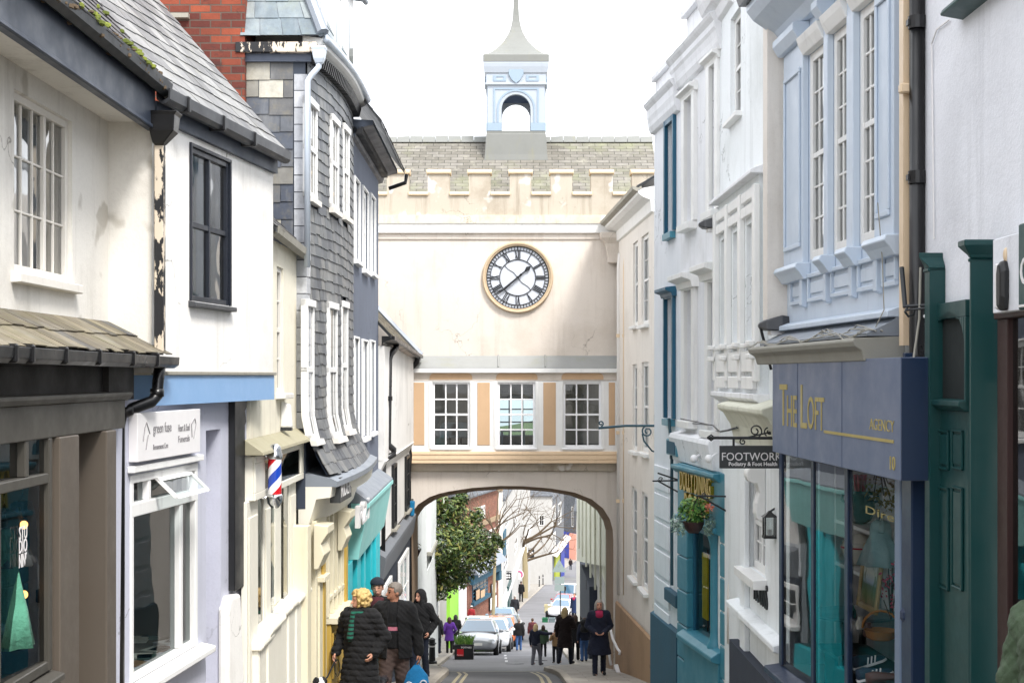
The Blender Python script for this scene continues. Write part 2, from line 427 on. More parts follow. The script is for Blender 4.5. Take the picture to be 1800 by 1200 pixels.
paint('cream_paint2',(224,216,190),.5,amt=.2,dirt=(170,150,100))
paint('yellow_paint',(206,172,84),.5,amt=.2,dirt=(150,120,60))
paint('black_paint',(24,25,28),.45,amt=.2,dirt=(70,68,64))
paint('frame_navy',(30,36,48),.4)
paint('slate_beam',(58,68,84),.5,amt=.4,dirt=(30,32,38),grain=(3,.5,3))
paint('taupe',(78,75,68),.5,amt=.2,dirt=(60,56,48))
paint('taupe_light',(100,91,81),.5,amt=.15)
paint('dark_board',(36,31,28),.7)
paint('blue_band',(134,172,214),.5,amt=.12,dirt=(180,180,176))
paint('teal_window',(24,96,126),.45,amt=.12)
paint('shop_teal',(70,146,168),.4,amt=.12,dirt=(60,90,96))
paint('turquoise',(52,200,212),.4,amt=.06)
paint('pale_turquoise',(150,216,212),.45,amt=.06)
paint('loft_blue',(196,208,222),.42,amt=.28,dirt=(136,150,168))
paint('loft_sign',(104,118,146),.45,amt=.22,dirt=(128,138,156))
paint('loft_navy',(34,54,84),.4)
paint('loft_grey',(126,144,170),.45)
paint('green_paint',(8,68,68),.42,amt=.12,dirt=(110,120,116))
paint('green_light',(88,124,144),.4,amt=.25,dirt=(40,80,86))
paint('brown_wood',(58,32,30),.45)
paint('tan_panel',(208,174,138),.55,amt=.12)
paint('tan_trim',(236,208,174),.6,amt=.15,dirt=(150,116,84))
paint('cream_trim',(212,190,158),.6,amt=.35,dirt=(150,126,92))
paint('pale_pipe',(202,212,224),.4)
paint('cream_pipe',(220,196,164),.45)
paint('white_pipe',(226,222,218),.45)
paint('black_pipe',(18,18,20),.35,amt=.15)
paint('grey_gutter',(66,68,72),.4)
paint('old_gutter',(168,164,152),.6,amt=.5,dirt=(90,86,66))
paint('lead',(150,158,168),.5,met=.2,amt=.35,dirt=(96,100,108))
paint('lead_roof',(160,162,160),.55,amt=.4,dirt=(146,146,92),grain=(1.2,1.2,3))
paint('cupola_lead',(134,136,132),.55,amt=.55,dirt=(150,146,104),grain=(3,3,.6))
paint('cupola_white',(180,189,200),.5,amt=.08)
paint('cupola_blue',(156,176,194),.5,amt=.08)
paint('louvre',(86,110,150),.6)
paint('gold',(196,166,60),.28,met=.85,amt=.05)
paint('gold_flat',(188,170,98),.5,amt=.1)
paint('iron',(38,42,46),.5)
paint('iron_teal',(36,78,92),.45)
paint('sign_dark',(58,62,64),.5,amt=.05)
paint('sign_black',(28,30,34),.5)
paint('sign_white',(228,226,226),.5,amt=.06)
paint('sign_grey_text',(150,148,150),.6)
paint('clock_face',(200,205,214),.5,amt=.04)
paint('clock_black',(26,28,34),.45,amt=0.)
paint('clock_ring',(206,184,154),.5,amt=.15,dirt=(180,150,112))
paint('cornice_moss',(166,164,154),.8,amt=.45,dirt=(120,118,70),grain=(2,2,2))
paint('mossy_wood',(172,166,140),.85,amt=.5,dirt=(120,122,74),grain=(6,1,6))
plain('chrome',(225,228,232),.12,met=1.)
plain('red',(206,28,40),.4); plain('blue',(34,72,190),.4); plain('white_gloss',(240,240,242),.3)
plain('dark_void',(22,22,24),.9)
plain('interior',(150,143,135),.9)
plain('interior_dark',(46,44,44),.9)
plain('black_rubber',(20,20,20),.8)
plain('lamp_glow',(255,176,96),.4,emit=1.6)
plain('curtain',(222,222,224),.9)
bricks('brick_red',(172,84,54),(98,42,34),(104,92,82),patch=(64,38,34),pamt=.95,w=.23,h=.085,ms=.016,scale_noise=1.4)
bricks('brick_far',(160,98,74),(128,70,54),(170,150,130),w=.22,h=.075)
bricks('slate_far',(116,120,126),(92,96,102),(60,60,62),w=.3,h=.2,ms=.012)
bricks('slate_arch',(146,142,134),(120,116,106),(60,58,52),w=.30,h=.135,ms=.014,patch=(164,160,146),pamt=.6,lich=(150,156,112))
bricks('paving',(176,170,160),(160,154,146),(120,114,106),w=.75,h=.55,ms=.014,bm=.3,rough=.8)
tiles('slate_roof',[(0,(70,68,72)),(.5,(96,94,96)),(1,(132,130,126))],.5,lich=(120,118,84),lamt=.35)
tiles('slate_roof_light',[(0,(104,104,106)),(.5,(134,134,134)),(1,(168,168,166))],.5,lich=(140,134,108),lamt=.3)
tiles('slate_lean',[(0,(112,102,84)),(.4,(138,128,106)),(.65,(152,142,118)),(.8,(96,88,70)),(1,(92,96,106))],.75,lich=(112,112,66),lamt=.5)
tiles('slate_wall',[(0,(88,92,100)),(.5,(114,118,122)),(1,(142,142,140))],.55,lich=(120,116,104),lamt=.3)
tiles('slate_check',[(0,(72,80,96)),(.4,(98,104,114)),(.62,(112,112,112)),(.7,(176,172,158)),(1,(204,200,186))],.55,lich=(150,140,110),lamt=.35,lscale=9.)
tiles('slate_quoin',[(0,(180,184,192)),(1,(212,214,218))],.5)
tiles('lead_slate',[(0,(112,128,138)),(.5,(134,148,156)),(1,(160,170,172))],.45,lich=(150,156,130),lamt=.3)
glass('glass_shop',(.78,.86,.86),.015,.12,.0,1.45,.8); glass('glass_old',(.8,.84,.84),.03,.5,.10); glass('glass_dark',(.5,.56,.58),.02,.15,.03); glass('glass_loft',(.8,.86,.86),.01,.08,.0,1.5,1.3); glass('glass_clear',(.96,.97,.97),.01,.05,.0,1.15,.3); glass('glass_car',(.3,.36,.4),.03,.05,.12)
leafmat('leaf_magnolia',[(0,(40,62,30)),(.5,(80,106,52)),(.8,(124,140,70)),(1,(170,160,92))],.35)
leafmat('leaf_basket',[(0,(40,92,36)),(.6,(96,150,56)),(1,(150,186,92))],.5)
leafmat('leaf_trail',[(0,(120,150,130)),(1,(176,200,186))],.6)
leafmat('blossom',[(0,(216,110,90)),(1,(236,150,120))],.6)
leafmat('moss',[(0,(92,104,40)),(1,(150,160,64))],.9)
paint('bark',(104,88,68),.9,amt=.4,dirt=(70,60,46),grain=(4,4,.6))
paint('bark_pale',(172,158,124),.9,amt=.3,dirt=(96,84,60))
def asphalt():
    m,nt,b=new_mat('asphalt')
    f=noise(nt,60,4,.8); g=noise(nt,.35,5,.6)
    col=mixc(nt,mr(nt,g,.35,.7,0,1),lin((128,128,132)),lin((108,108,112)))
    col=mixc(nt,mr(nt,f,.4,.8,0,.35),col,lin((170,168,166)))
    nt.links.new(col,b.inputs['Base Color']); b.inputs['Roughness'].default_value=.8; bump(nt,b,f,.006,.4); M_['asphalt']=m
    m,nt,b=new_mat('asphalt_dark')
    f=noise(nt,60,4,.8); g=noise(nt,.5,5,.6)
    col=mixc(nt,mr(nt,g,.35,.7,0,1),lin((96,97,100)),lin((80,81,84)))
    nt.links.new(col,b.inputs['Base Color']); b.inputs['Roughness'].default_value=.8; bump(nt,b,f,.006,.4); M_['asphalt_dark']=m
asphalt()
plaster('kerb',(180,172,160),(120,112,100),.4); paint('road_yellow',(176,164,130),.7,amt=.6,dirt=(140,132,112)); paint('road_white',(206,206,206),.7,amt=.3,dirt=(140,140,140))
def peeling():
    m,nt,b=new_mat('peeling')
    n=noise(nt,11,6,.65,stretch=(1,1,.35)); n2=noise(nt,.55,2,.5)
    ad=N(nt,'ShaderNodeMath',operation='MULTIPLY_ADD'); ad.inputs[1].default_value=.75; nt.links.new(n2,ad.inputs[0]); nt.links.new(n,ad.inputs[2])
    col=mixc(nt,mr(nt,ad.outputs[0],.86,.88),lin((26,27,32)),lin((214,200,180))); nt.links.new(col,b.inputs['Base Color']); b.inputs['Roughness'].default_value=.6
    bump(nt,b,ad.outputs[0],.01,.3); M_['peeling']=m
peeling()
SKYV=9.0; SUNE=1.4; EXPO=1.76
# ================================================================ LEFT ROW
plain('interior_teal',(58,84,84),.9)
# ---- house with the lean-to (nearest, left)
F1=Fac((-3.03,3.2),(-3.03,10.75)); F1o=Fac((-2.72,3.2),(-2.72,10.25))
L1=F1.thing('cottage_shop','white cottage with mossy slate roof, slate lean-to and grey-brown shopfront at near left','house')
rw=F1.rect(25,127,185,487); rw=(rw[0],rw[1],rw[2],rw[3])
mb=MB(); F1.wall(mb,0,F1.L,.05,2.02,[rw],.14,depth=3.2,top=True)
mb.build('wall',M_['white_l1'],L1)
F1.window(L1,rw,[3,2],3,M_['old_white'],M_['glass_old'],rec=.03,fw=.05,bar=.016,split=[.6],sill=(.06,.07,.06),curtain='full')
mb=MB()                                   # return wall beside the next house
W=F1.W; mb.hexa([Vector((-3.6,10.70,.02)),Vector((-2.70,10.66,.02)),Vector((-2.70,10.72,.02)),Vector((-3.6,10.76,.02)),Vector((-3.6,10.70,2.02)),Vector((-2.70,10.66,2.02)),Vector((-2.70,10.72,2.02)),Vector((-3.6,10.76,2.02))])
mb.build('return_wall',M_['white_l1'],L1)
mb=MB(); F1.box(mb,0,F1.L-.02,-.02,.34,1.90,1.94); mb.build('soffit',M_['white_l1'],L1)
mb=MB(); F1.box(mb,0,F1.L-.1,.30,.36,1.83,2.27); F1.box(mb,0,F1.L-.1,.36,.375,1.83,1.86); mb.build('eaves_beam',M_['slate_beam'],L1,bev=.006)
# mossy gutter of the roof
mb=MB(); pts=[(.36,2.19),(.37,2.12),(.42,2.09),(.47,2.12),(.48,2.19),(.465,2.19),(.455,2.135),(.42,2.11),(.385,2.135),(.375,2.19)]
F1.prof(mb,0,F1.L-.05,pts); mb.build('gutter',M_['iron'],L1)
mb=MB()
for k in range(420):
    s=random.uniform(0,F1.L-.1); mb.ball(F1.W(s,.42+random.uniform(-.05,.05),2.17+random.uniform(-.05,.05)),random.uniform(.01,.035),None,random.uniform(.008,.022),n=5,m=3,t=random.random())
tag(mb.build('gutter_moss',M_['bark'],L1),kind='stuff')
e0=F1.W(-.2,.50,2.17); e1=F1.W(F1.L-.02,.46,2.17); up=Vector((-math.cos(math.radians(49)),0,math.sin(math.radians(49))))*4.2
mb=MB(); dn=Vector((-.05,0,-.06)); mb.hexa([e0+dn,e1+dn,e1+up+dn,e0+up+dn,e0+Vector((0,0,-.01)),e1+Vector((0,0,-.01)),e1+up,e0+up]); ro=mb.build('roof',M_['iron'],L1)
mb=MB(); tile_patch(mb,flat_patch(e0,e1,e1+up,e0+up),26,.2,tint=lambda a,b:random.uniform(0,.55),jit=.01); mb.build('slates',M_['slate_roof'],ro)
mb=MB()
for k in range(260):
    a=random.random()**.7; b=random.random()**2*.45; p=e0+(e1-e0)*a+up*b+Vector((.015,0,.015))
    if (math.sin(a*37)+math.sin(b*60+a*9))<.35: continue
    mb.ball(p,random.uniform(.012,.04),random.uniform(.012,.04),.02,n=6,m=3,t=random.random())
tag(mb.build('moss',M_['moss'],ro),kind='stuff')
# lean-to
l0=F1.W(0,0,.385); l1=F1.W(F1.L-.02,0,.405); m0=F1.W(0,.40,.165); m1=F1.W(F1.L-.02,.40,.185)
mb=MB(); mb.hexa([m0-Vector((0,0,.03)),m1-Vector((0,0,.03)),l1-Vector((0,0,.03)),l0-Vector((0,0,.03)),m0,m1,l1,l0]); lt=mb.build('lean_to_roof',M_['dark_board'],L1)
mb=MB(); tile_patch(mb,flat_patch(m0+(m0-l0)*.12,m1+(m1-l1)*.12,l1,l0),2,.19,tint=lambda a,b:random.random(),jit=.02,lap=1.1,half=True); mb.build('slates',M_['slate_lean'],lt)
mb=MB(); pts=[(.36,.16),(.365,.10),(.40,.075),(.45,.075),(.485,.10),(.49,.16),(.475,.16),(.47,.11),(.445,.09),(.405,.09),(.38,.11),(.375,.16)]
F1.prof(mb,0,F1.L+.12,pts,0,-.02); gt=mb.build('lean_to_gutter',M_['black_pipe'],L1,bev=.003)
for u in (15,45,105,165,225,268):
    mb=MB(); s=F1.s_of(u,.45); F1.box(mb,s-.02,s+.02,.35,.50,.065,.165); mb.build('bracket',M_['black_pipe'],gt,bev=.01)
# boards and fascia under the lean-to
mb=MB(); F1o.box(mb,0,F1o.L+.02,-.02,.03,.06,.12); F1o.box(mb,0,F1o.L-.6,-.32,-.05,-.16,.06); F1o.box(mb,F1o.L-.62,F1o.L+.02,-.32,-.01,-.17,.06); mb.build('board',M_['dark_board'],L1)
zs=F1o.z(100,768); zt=F1o.z(100,700)
mb=MB(); F1o.box(mb,0,F1o.L-.25,-.10,.0,zs,zt-.03); F1o.prof(mb,0,F1o.L-.23,[(-.1,zt-.03),(.03,zt-.03),(.05,zt),(.05,zt+.02),(-.1,zt+.03)]); mb.build('fascia',M_['taupe'],L1,bev=.006)
sg0=F1o.s_of(0); g0=F1o.s_of(-200); g1=F1o.s_of(92); zb=F1o.z(80,1183); zg=F1o.z(70,772)
mb=MB(); fr=.055
F1o.box(mb,g1-fr,g1,-.07,-.0,zb,zg); F1o.box(mb,g0,g1-fr,-.065,-.005,zb,zb+.06); zm=F1o.z(50,848); F1o.box(mb,g0,g1-fr,-.065,-.003,zm-.03,zm+.03)
smu=F1o.s_of(50); F1o.box(mb,smu-.03,smu+.03,-.063,-.006,zm+.03,zg); sm2=F1o.s_of(2); F1o.box(mb,sm2-.02,sm2+.02,-.063,-.006,zb+.06,zm-.03)
F1o.prof(mb,g0,g1+.05,[(-.07,zb),(.06,zb-.03),(.06,zb-.07),(-.07,zb-.08)])
sw=mb.build('shop_window',M_['taupe'],L1,bev=.006)
mb=MB(); k_=.055*(g1-g0); mb.face([F1o.W(g0,-.03-k_,zb+.03),F1o.W(g1-.03,-.03,zb+.03),F1o.W(g1-.03,-.03,zg),F1o.W(g0,-.03-k_,zg)]); mb.build('pane',M_['glass_loft'],sw)
mb=MB(); p0=F1o.s_of(100); p1=F1o.s_of(134); q0=F1o.s_of(180); q1=F1o.s_of(197)
F1o.box(mb,g1+.0,p0,-.06,-.02,-4.2,zg); F1o.box(mb,p0,p1,-.35,.02,-4.2,zg+.0); F1o.box(mb,q0,q1,-.35,.03,-4.2,zg+.0)
F1o.box(mb,g0,g1,-.06,.0,-4.2,zb-.08); mb.build('shopfront_frame',M_['taupe_light'],L1,bev=.008)
mb=MB(); F1o.box(mb,p1,q0,-.45,-.4,-4.2,zg); mb.build('door',M_['dark_board'],L1)
mb=MB(); F1o.quad(mb,-1,F1o.L,-4.,zg+.1,-1.7); F1o.box(mb,-1,p1,-1.7,-.08,zb-.1,zb-.05); F1o.box(mb,-1,p1,-1.7,-.08,zg+.05,zg+.1); F1o.box(mb,p1-.05,p1,-1.7,-.08,zb,zg)
mb.build('shop_interior',M_['interior_teal'],L1)
mb=MB()
for i,(tx,v) in enumerate((('STU',926),('DIO',949),('NINE',986))):
    a,b=F1o.s_of(43),F1o.s_of(57); z=F1o.z(50,v+ (12 if i<2 else 0))
    put_text(mb,tx,F1o,a,b,z-.03,z+.045,-.03,bold=.01,ext=.001)
mb.build('lettering',M_['sign_white'],sw)
for i,v in enumerate((921,976,1043)):
    s,z=F1o.sz(42,v,-.10)
    t=thing('spot_lamp',('topmost','middle','lowest')[i]+' lit spot lamp of the column inside the grey-brown shop window','lamp',F1o.W(s,-.10,z))
    mb=MB(); mb.lathe(F1o.W(s,-.10,z),[(.005,-.07),(.024,-.06),(.027,0),(.024,0)],10,'X'); mb.tube([F1o.W(s,-.11,z+.03),F1o.W(s,-.13,z+.10)],.008,6); mb.build('lamp_housing',M_['iron'],t,smooth=True)
    mb=MB(); mb.ball(F1o.W(s-.03,-.09,z),.024); mb.build('bulb',M_['lamp_glow'],t,smooth=True)
def dress(name,label,F,s,o,ztop,h,w,m,cols=1,sk=1.9,group=None,cat='dress'):
    t=thing(name,label,cat,F.W(s,o,ztop-h),F.rz,group)
    mb=MB(); rings=[]; n=28
    for (k,ww,dd) in ((0,.40,.05),(.06,.62,.07),(.2,.55,.085),(.34,.5,.085),(.45,.62,.1),(.7,.82*sk/1.6,.13),(1,1.0*sk/1.6,.16)):
        ring=[]
        for j in range(n):
            a=2*math.pi*j/n; rr=1+(.16*math.cos(a*7)*k if k>.4 else 0)
            ring.append(F.W(s+math.cos(a)*w/2*ww*rr,o+math.sin(a)*dd*rr,ztop-h*k))
        rings.append(ring)
    mb.loft(rings); mb.build('garment',m,t,smooth=True)
    mb=MB()
    for q in (-1,1):
        mb.tube([F.W(s+q*w*.24,o,ztop-.01),F.W(s+q*w*.36,o+.02,ztop-h*.12),F.W(s+q*w*.40,o+.03,ztop-h*.24)],[.05*w/.5,.055*w/.5,.05*w/.5],8)
    mb.build('sleeve',m,t,smooth=True)
    mb=MB(); mb.tube([F.W(s-w*.2,o,ztop),F.W(s,o,ztop+.04),F.W(s+w*.2,o,ztop)],.006,6); mb.tube([F.W(s,o,ztop+.04),F.W(s,o,ztop+.1),F.W(s+.02,o,ztop+.12)],.004,6); mb.build('hanger',M_['chrome'],t)
fabric('cloth_blue',(24,64,110)); fabric('cloth_mint',(96,168,140)); fabric('cloth_check',(70,76,76),c2=(20,22,24),scale=8); fabric('cloth_pale',(150,178,180))
sd,zd=F1o.sz(22,905,-.5)
dress('hanging_dress','long dark blue dress hanging in the grey-brown shop window',F1o,F1o.s_of(40,-.2),-.2,F1o.z(40,880,-.2),1.0,.40,M_['cloth_blue'],sk=1.3)
dress('hanging_dress','mint green dress hanging in front in the grey-brown shop window',F1o,F1o.s_of(6,-.14),-.14,F1o.z(6,930,-.14),.66,.22,M_['cloth_mint'])
dress('hanging_jacket','dark checked jacket hanging above the mint dress in the shop window',F1o,F1o.s_of(8,-.17),-.17,F1o.z(8,900,-.17),.30,.28,M_['cloth_check'],cat='jacket')
# downpipes of the corner
t=thing('downpipe','black bent rainwater pipe falling from the lean-to gutter between two shops','pipe',at(215,1190,10.2))
mb=MB(); d=10.35
mb.tube([at(282,640,10.55),at(278,668,10.52),at(276,695,10.5),at(266,706,10.45),at(232,718,10.3),at(214,728,10.25),at(209,750,10.2),at(208,1300,10.15)],.043,12)
mb.build('pipe',M_['black_pipe'],t,smooth=True)
for u,v in ((276,690),(209,752),(208,980),(222,722)): mb=MB(); mb.tube([at(u,v-7,10.25 if u<230 else 10.5),at(u,v+7,10.25 if u<230 else 10.5)],.052,12); mb.build('collar',M_['black_pipe'],t,smooth=True)
t=thing('downpipe','black and white peeling square pipe with hopper head at the white house corner','pipe',at(281,618,10.62))
mb=MB(); a=at(273,618,10.62); b=at(289,255,10.62); mb.box(a.x,b.x,10.58,10.66,a.z,b.z); mb.build('pipe',M_['peeling'],t,bev=.006)
mb=MB(); c=at(288,205,10.6); z0=at(0,252,10.6).z; z1=at(0,232,10.6).z; z2=at(0,205,10.6).z
def ring(x,w,dp,z): return [Vector((x-w,10.6-dp,z)),Vector((x+w,10.6-dp,z)),Vector((x+w,10.6+dp,z)),Vector((x-w,10.6+dp,z))]
mb.loft([ring(c.x-.03,.03,.03,z0-.02),ring(c.x-.03,.045,.05,z0),ring(c.x,.09,.08,z1),ring(c.x,.10,.09,z2),ring(c.x+.01,.11,.1,z2+.03)]); mb.build('hopper_head',M_['black_pipe'],t,bev=.006)

# ---- white house with the blue band
F2=Fac.px(272,10.72,480,13.6); F2l=Fac((F2.A.x-.16,F2.A.y-1.2),(F2.B.x-.16,F2.B.y))
L2=F2.thing('white_house','white house with black sash window, pale blue band and lilac ground floor','house')
rw=F2.rect(335,402,272,533)
mb=MB(); zbb=F2.z(380,655); ztop=2.05
F2.wall(mb,0,F2.L,zbb,ztop,[rw],.12,depth=4); mb.build('wall',M_['white_l2'],L2)
F2.window(L2,rw,[1,1],2,M_['frame_navy'],M_['glass_old'],rec=.0,fw=.045,split=[.5],sash=True,sill=(.06,.05,.05),sm=M_['grey_gutter'],surround=(.03,.02),curtain='side')
mb=MB(); zb0=F2.z(380,707); F2.box(mb,-.02,F2.L,-.2,.012,zb0,zbb-.02); mb.build('blue_band',M_['blue_band'],L2)
mb=MB(); F2.box(mb,-.02,F2.L+.02,-.02,.03,zbb-.02,zbb+.01); mb.build('ledge',M_['old_gutter'],L2,bev=.004)
mb=MB(); F2.box(mb,-.05,F2.L+.02,-.02,.04,1.93,2.06); mb.build('eaves_board',M_['slate_beam'],L2)
mb=MB(); pts=[(.05,2.14),(.055,2.06),(.09,2.03),(.13,2.03),(.16,2.06),(.165,2.14),(.15,2.14),(.145,2.07),(.09,2.045),(.07,2.07),(.065,2.14)]
F2.prof(mb,-.1,F2.L+.05,pts); gt=mb.build('gutter',M_['grey_gutter'],L2)
for u in (322,385,440):
    mb=MB(); s=F2.s_of(u,.12); F2.box(mb,s-.025,s+.025,.04,.178,2.02,2.15); mb.build('bracket',M_['black_pipe'],gt,bev=.01)
e0=F2.W(-.02,.13,2.13); e1=F2.W(F2.L+.02,.13,2.13); n3=Vector((F2.n.x,F2.n.y,0)); up=(-n3*math.cos(math.radians(49.5))+Vector((0,0,1))*math.sin(math.radians(49.5)))*4.4
mb=MB(); dn=-n3*.04+Vector((0,0,-.05)); mb.hexa([e0+dn,e1+dn,e1+up+dn,e0+up+dn,e0,e1,e1+up,e0+up]); ro=mb.build('roof',M_['old_gutter'],L2)
mb=MB(); tile_patch(mb,flat_patch(e0,e1,e1+up,e0+up),24,.22,tint=lambda a,b:random.random(),jit=.012); mb.build('slates',M_['slate_roof_light'],ro)
# ground floor
gu0,gu1=228,346
w0=F2l.s_of(gu0); w1=F2l.s_of(gu1); zw1=F2l.z(290,824); zw0=F2l.z(290,1165)
n0=F2l.s_of(362); n1=F2l.s_of(388); zn=F2l.z(375,755)
mb=MB(); F2l.wall(mb,0,F2l.L,-4.6,zb0+.05,[(w0,w1,zw0,zw1),(n0,n1,-4.6,zn)],.2,depth=0)
F2l.quad(mb,n0,n1,-4.6,zn,-.19); mb.build('lower_wall',M_['lilac'],L2)
mb=MB(); F2l.quad(mb,0,F2l.L,-4.,zb0,-2.0); F2l.box(mb,0,w1+.4,-2,-.2,zw0-.06,zw0-.02); F2l.box(mb,w1+.3,w1+.35,-2,-.2,zw0,zw1+.3); mb.build('room',M_['interior'],L2)
zt=F2l.z(290,882); fw=.06
mb=MB()
F2l.box(mb,w0,w0+fw,-.08,.01,zw0,zw1); F2l.box(mb,w1-fw,w1,-.08,.01,zw0,zw1); F2l.box(mb,w0,w1,-.08,.012,zw1-fw,zw1); F2l.box(mb,w0,w1,-.08,.012,zw0,zw0+fw*.8); F2l.box(mb,w0,w1,-.08,.012,zt-.05,zt+.05)
sm=F2l.s_of(318); F2l.box(mb,sm-.035,sm+.035,-.08,.006,zw0+.05,zt-.05)
for u in (262,330): s=F2l.s_of(u); F2l.box(mb,s-.03,s+.03,-.08,.006,zt+.05,zw1-fw)
F2l.box(mb,w0-.05,w1+.04,0,.05,zw1+.02,zw1+.07)
sw=mb.build('shop_window',M_['white_paint'],L2,bev=.006)
mb=MB(); F2l.quad(mb,w0+.03,w1-.03,zw0,zw1,-.04); mb.build('pane',M_['glass_shop'],sw)
mb=MB(); F2l.prof(mb,w0-.06,w1+.14,[(-.08,zw0+.01),(.12,zw0-.03),(.12,zw0-.08),(-.0,zw0-.1)]); mb.build('sill',M_['white_paint'],sw,bev=.008)
mb=MB(); a0=F2l.s_of(266); a1=F2l.s_of(326); ca,sa=.18,.34      # open top light
def op(s,k,o=0): return F2l.W(s,.02+k*ca*.9+o, zw1-.05-k*(zw1-zt-.1)*.97)
for (x0,x1,k0,k1) in ((a0,a0+.04,0,1),(a1-.04,a1,0,1),(a0,a1,0,.14),(a0,a1,.86,1)):
    mb.hexa([op(x0,k1),op(x1,k1),op(x1,k1,.03),op(x0,k1,.03),op(x0,k0),op(x1,k0),op(x1,k0,.03),op(x0,k0,.03)])
v=mb.build('open_vent',M_['white_paint'],sw)
mb=MB(); mb.face([op(a0,1,.015),op(a1,1,.015),op(a1,0,.015),op(a0,0,.015)]); mb.build('vent_pane',M_['glass_shop'],sw)
t=F2l.thing('shop_sign','white wooden shop board with faint grey lettering under the blue band','sign')
sg=F2l.rect(242,352,722,803,.07); mb=MB(); F2l.box(mb,sg[0],sg[1],.0,.07,sg[2],sg[3]); mb.build('board',M_['sign_white'],t,bev=.004)
mb=MB(); S=lambda u:F2l.s_of(u,.07); Z=lambda u,v:F2l.z(u,v,.07)
put_text(mb,'green fuse',F2l,S(269),S(301),Z(285,765),Z(285,742),.072,ext=.0015)
put_text(mb,'Bereavement Care',F2l,S(269),S(295),Z(282,788),Z(282,779),.072,ext=.0015)
put_text(mb,'Heart & Soul',F2l,S(313),S(333),Z(322,757),Z(322,745),.072,ext=.0015)
put_text(mb,'Funerals',F2l,S(313),S(333),Z(322,776),Z(322,765),.072,ext=.0015)
for pts in ([(251,775),(254,752),(257,742),(260,752),(263,762)],[(256,790),(258,775),(260,764)],[(337,768),(336,745),(342,735),(344,745),(340,770)]):
    mb.tube([F2l.W(S(u),.073,Z(u,v)) for u,v in pts],.004,5)
mb.build('lettering',M_['sign_grey_text'],t)
# post, bracket and buttress at the right end
mb=MB(); x0=F2l.s_of(413,.06); x1=F2l.s_of(431,.06); F2l.box(mb,x0,x1,-.02,.06,F2l.z(418,1030),zb0+.02)
F2l.poly(mb,[(x1,zb0),(x1+.09,zb0),(x1+.07,zb0-.07),(x1+.02,zb0-.1),(x1+.05,zb0-.16),(x1+.06,zb0-.2),(x1,zb0-.24)],-.0,.055); mb.build('post',M_['black_paint'],L2,bev=.008)
mb=MB(); x0=F2l.s_of(402,.08); x1=F2l.s_of(424,.08); zz=F2l.z(415,1035)
F2l.poly(mb,[(x0,-4.6),(x0,zz-.1),(x0+.1,zz),(x1,zz-.02),(x1+.15,zz-1.0),(x1+.3,-4.6)],-.02,.08); mb.build('buttress',M_['white_l2'],L2,bev=.03,seg=2)
# window display: a white chair, a green rack, books
t=thing('display_chair','white plastic chair among books in the lilac shop window','chair',F2l.W(F2l.s_of(262),-.7,zw0))
mb=MB(); c=F2l.W(F2l.s_of(262,-.6),-.6,zw0)
mb.box(-.22,.22,-.2,.2,.40,.43,lambda x,y,z:c+Vector((x,y,z)))
mb.loft([[c+Vector((x,.2+.02*math.cos(x*8),.43)) for x in (-.2,-.1,0,.1,.2)]+[c+Vector((x,.23,.43)) for x in (.2,.1,0,-.1,-.2)],[c+Vector((x,.28,.85)) for x in (-.16,-.1,0,.1,.16)]+[c+Vector((x,.31,.85)) for x in (.16,.1,0,-.1,-.16)]]); mb.build('seat',M_['white_gloss'],t,bev=.01)
for sx in (-1,1):
    for sy in (-1,1):
        mb=MB(); mb.tube([c+Vector((sx*.19,sy*.17,.4)),c+Vector((sx*.23,sy*.21,0))],.018,8); mb.build('leg',M_['chrome'],t,smooth=True)
t=thing('display_rack','lime green slatted rack leaning in the lilac shop window','rack',F2l.W(F2l.s_of(315,-.5),-.5,zw0))
mb=MB(); 
for k in range(9): 
    s=F2l.s_of(302,-.5)+k*.03; mb.tube([F2l.W(s,-.35,zw0+.1),F2l.W(s-.05,-.6,zw0+.55)],.008,5)
for k in (0,1): s=F2l.s_of(302,-.5); mb.tube([F2l.W(s,-.35-.25*k,zw0+.1+.45*k),F2l.W(s+.26,-.35-.25*k,zw0+.1+.45*k)],.012,5)
plain('lime',(150,200,60),.5); mb.build('slats',M_['lime'],t)
bk=[(236,(190,150,110)),(250,(230,226,214)),(258,(96,120,110)),(272,(206,206,196)),(284,(120,90,70)),(296,(220,220,226)),(310,(84,92,104)),(324,(214,204,188)),(336,(150,150,150)),(244,(240,236,226)),(266,(176,190,184)),(290,(236,232,228))]
nm=['tan','cream','grey-green','stone','brown','white','slate grey','buff','mid grey','ivory','pale green','off-white']
for i,(u,c) in enumerate(bk):
    plain('book_%d'%i,c,.6); o=-.22-(i//9)*.3-.05*(i%2); s=F2l.s_of(u,o); mb=MB(); a=random.uniform(-.6,.6); cc=F2l.W(s,o,zw0-.02+.0)
    R=Matrix.Rotation(a,3,'Z'); Wb=lambda x,y,z,R=R,cc=cc:cc+R@Vector((x,y,z))
    z0=.004; mb.box(-.075,.075,-.105,.105,z0,z0+.006,Wb); mb.box(-.07,.07,-.1,.1,z0+.006,z0+.02,Wb); mb.box(-.075,.075,-.105,.105,z0+.02,z0+.026,Wb)
    tag(mb.build('book',M_['book_%d'%i],None),nm[i]+' book lying flat on the sill of the lilac shop window','book',group='books in the lilac shop window')

# ---- brick house behind
t=thing('brick_house','red brick gable and chimney rising behind the white roofs at left','house',(-3.6,15.6,-3))
mb=MB(); mb.box(-6.5,at(430,0,15.9).x,15.9,19,-3,6.6); mb.build('wall',M_['brick_red'],t)
mb=MB(); mb.box(-6.6,at(432,0,15.9).x+.04,15.85,19,6.6,6.75); mb.box(at(295,25,15.8).x,at(330,25,15.8).x,15.82,15.9,at(0,30,15.8).z,at(0,22,15.8).z); mb.build('coping',M_['old_gutter'],t)

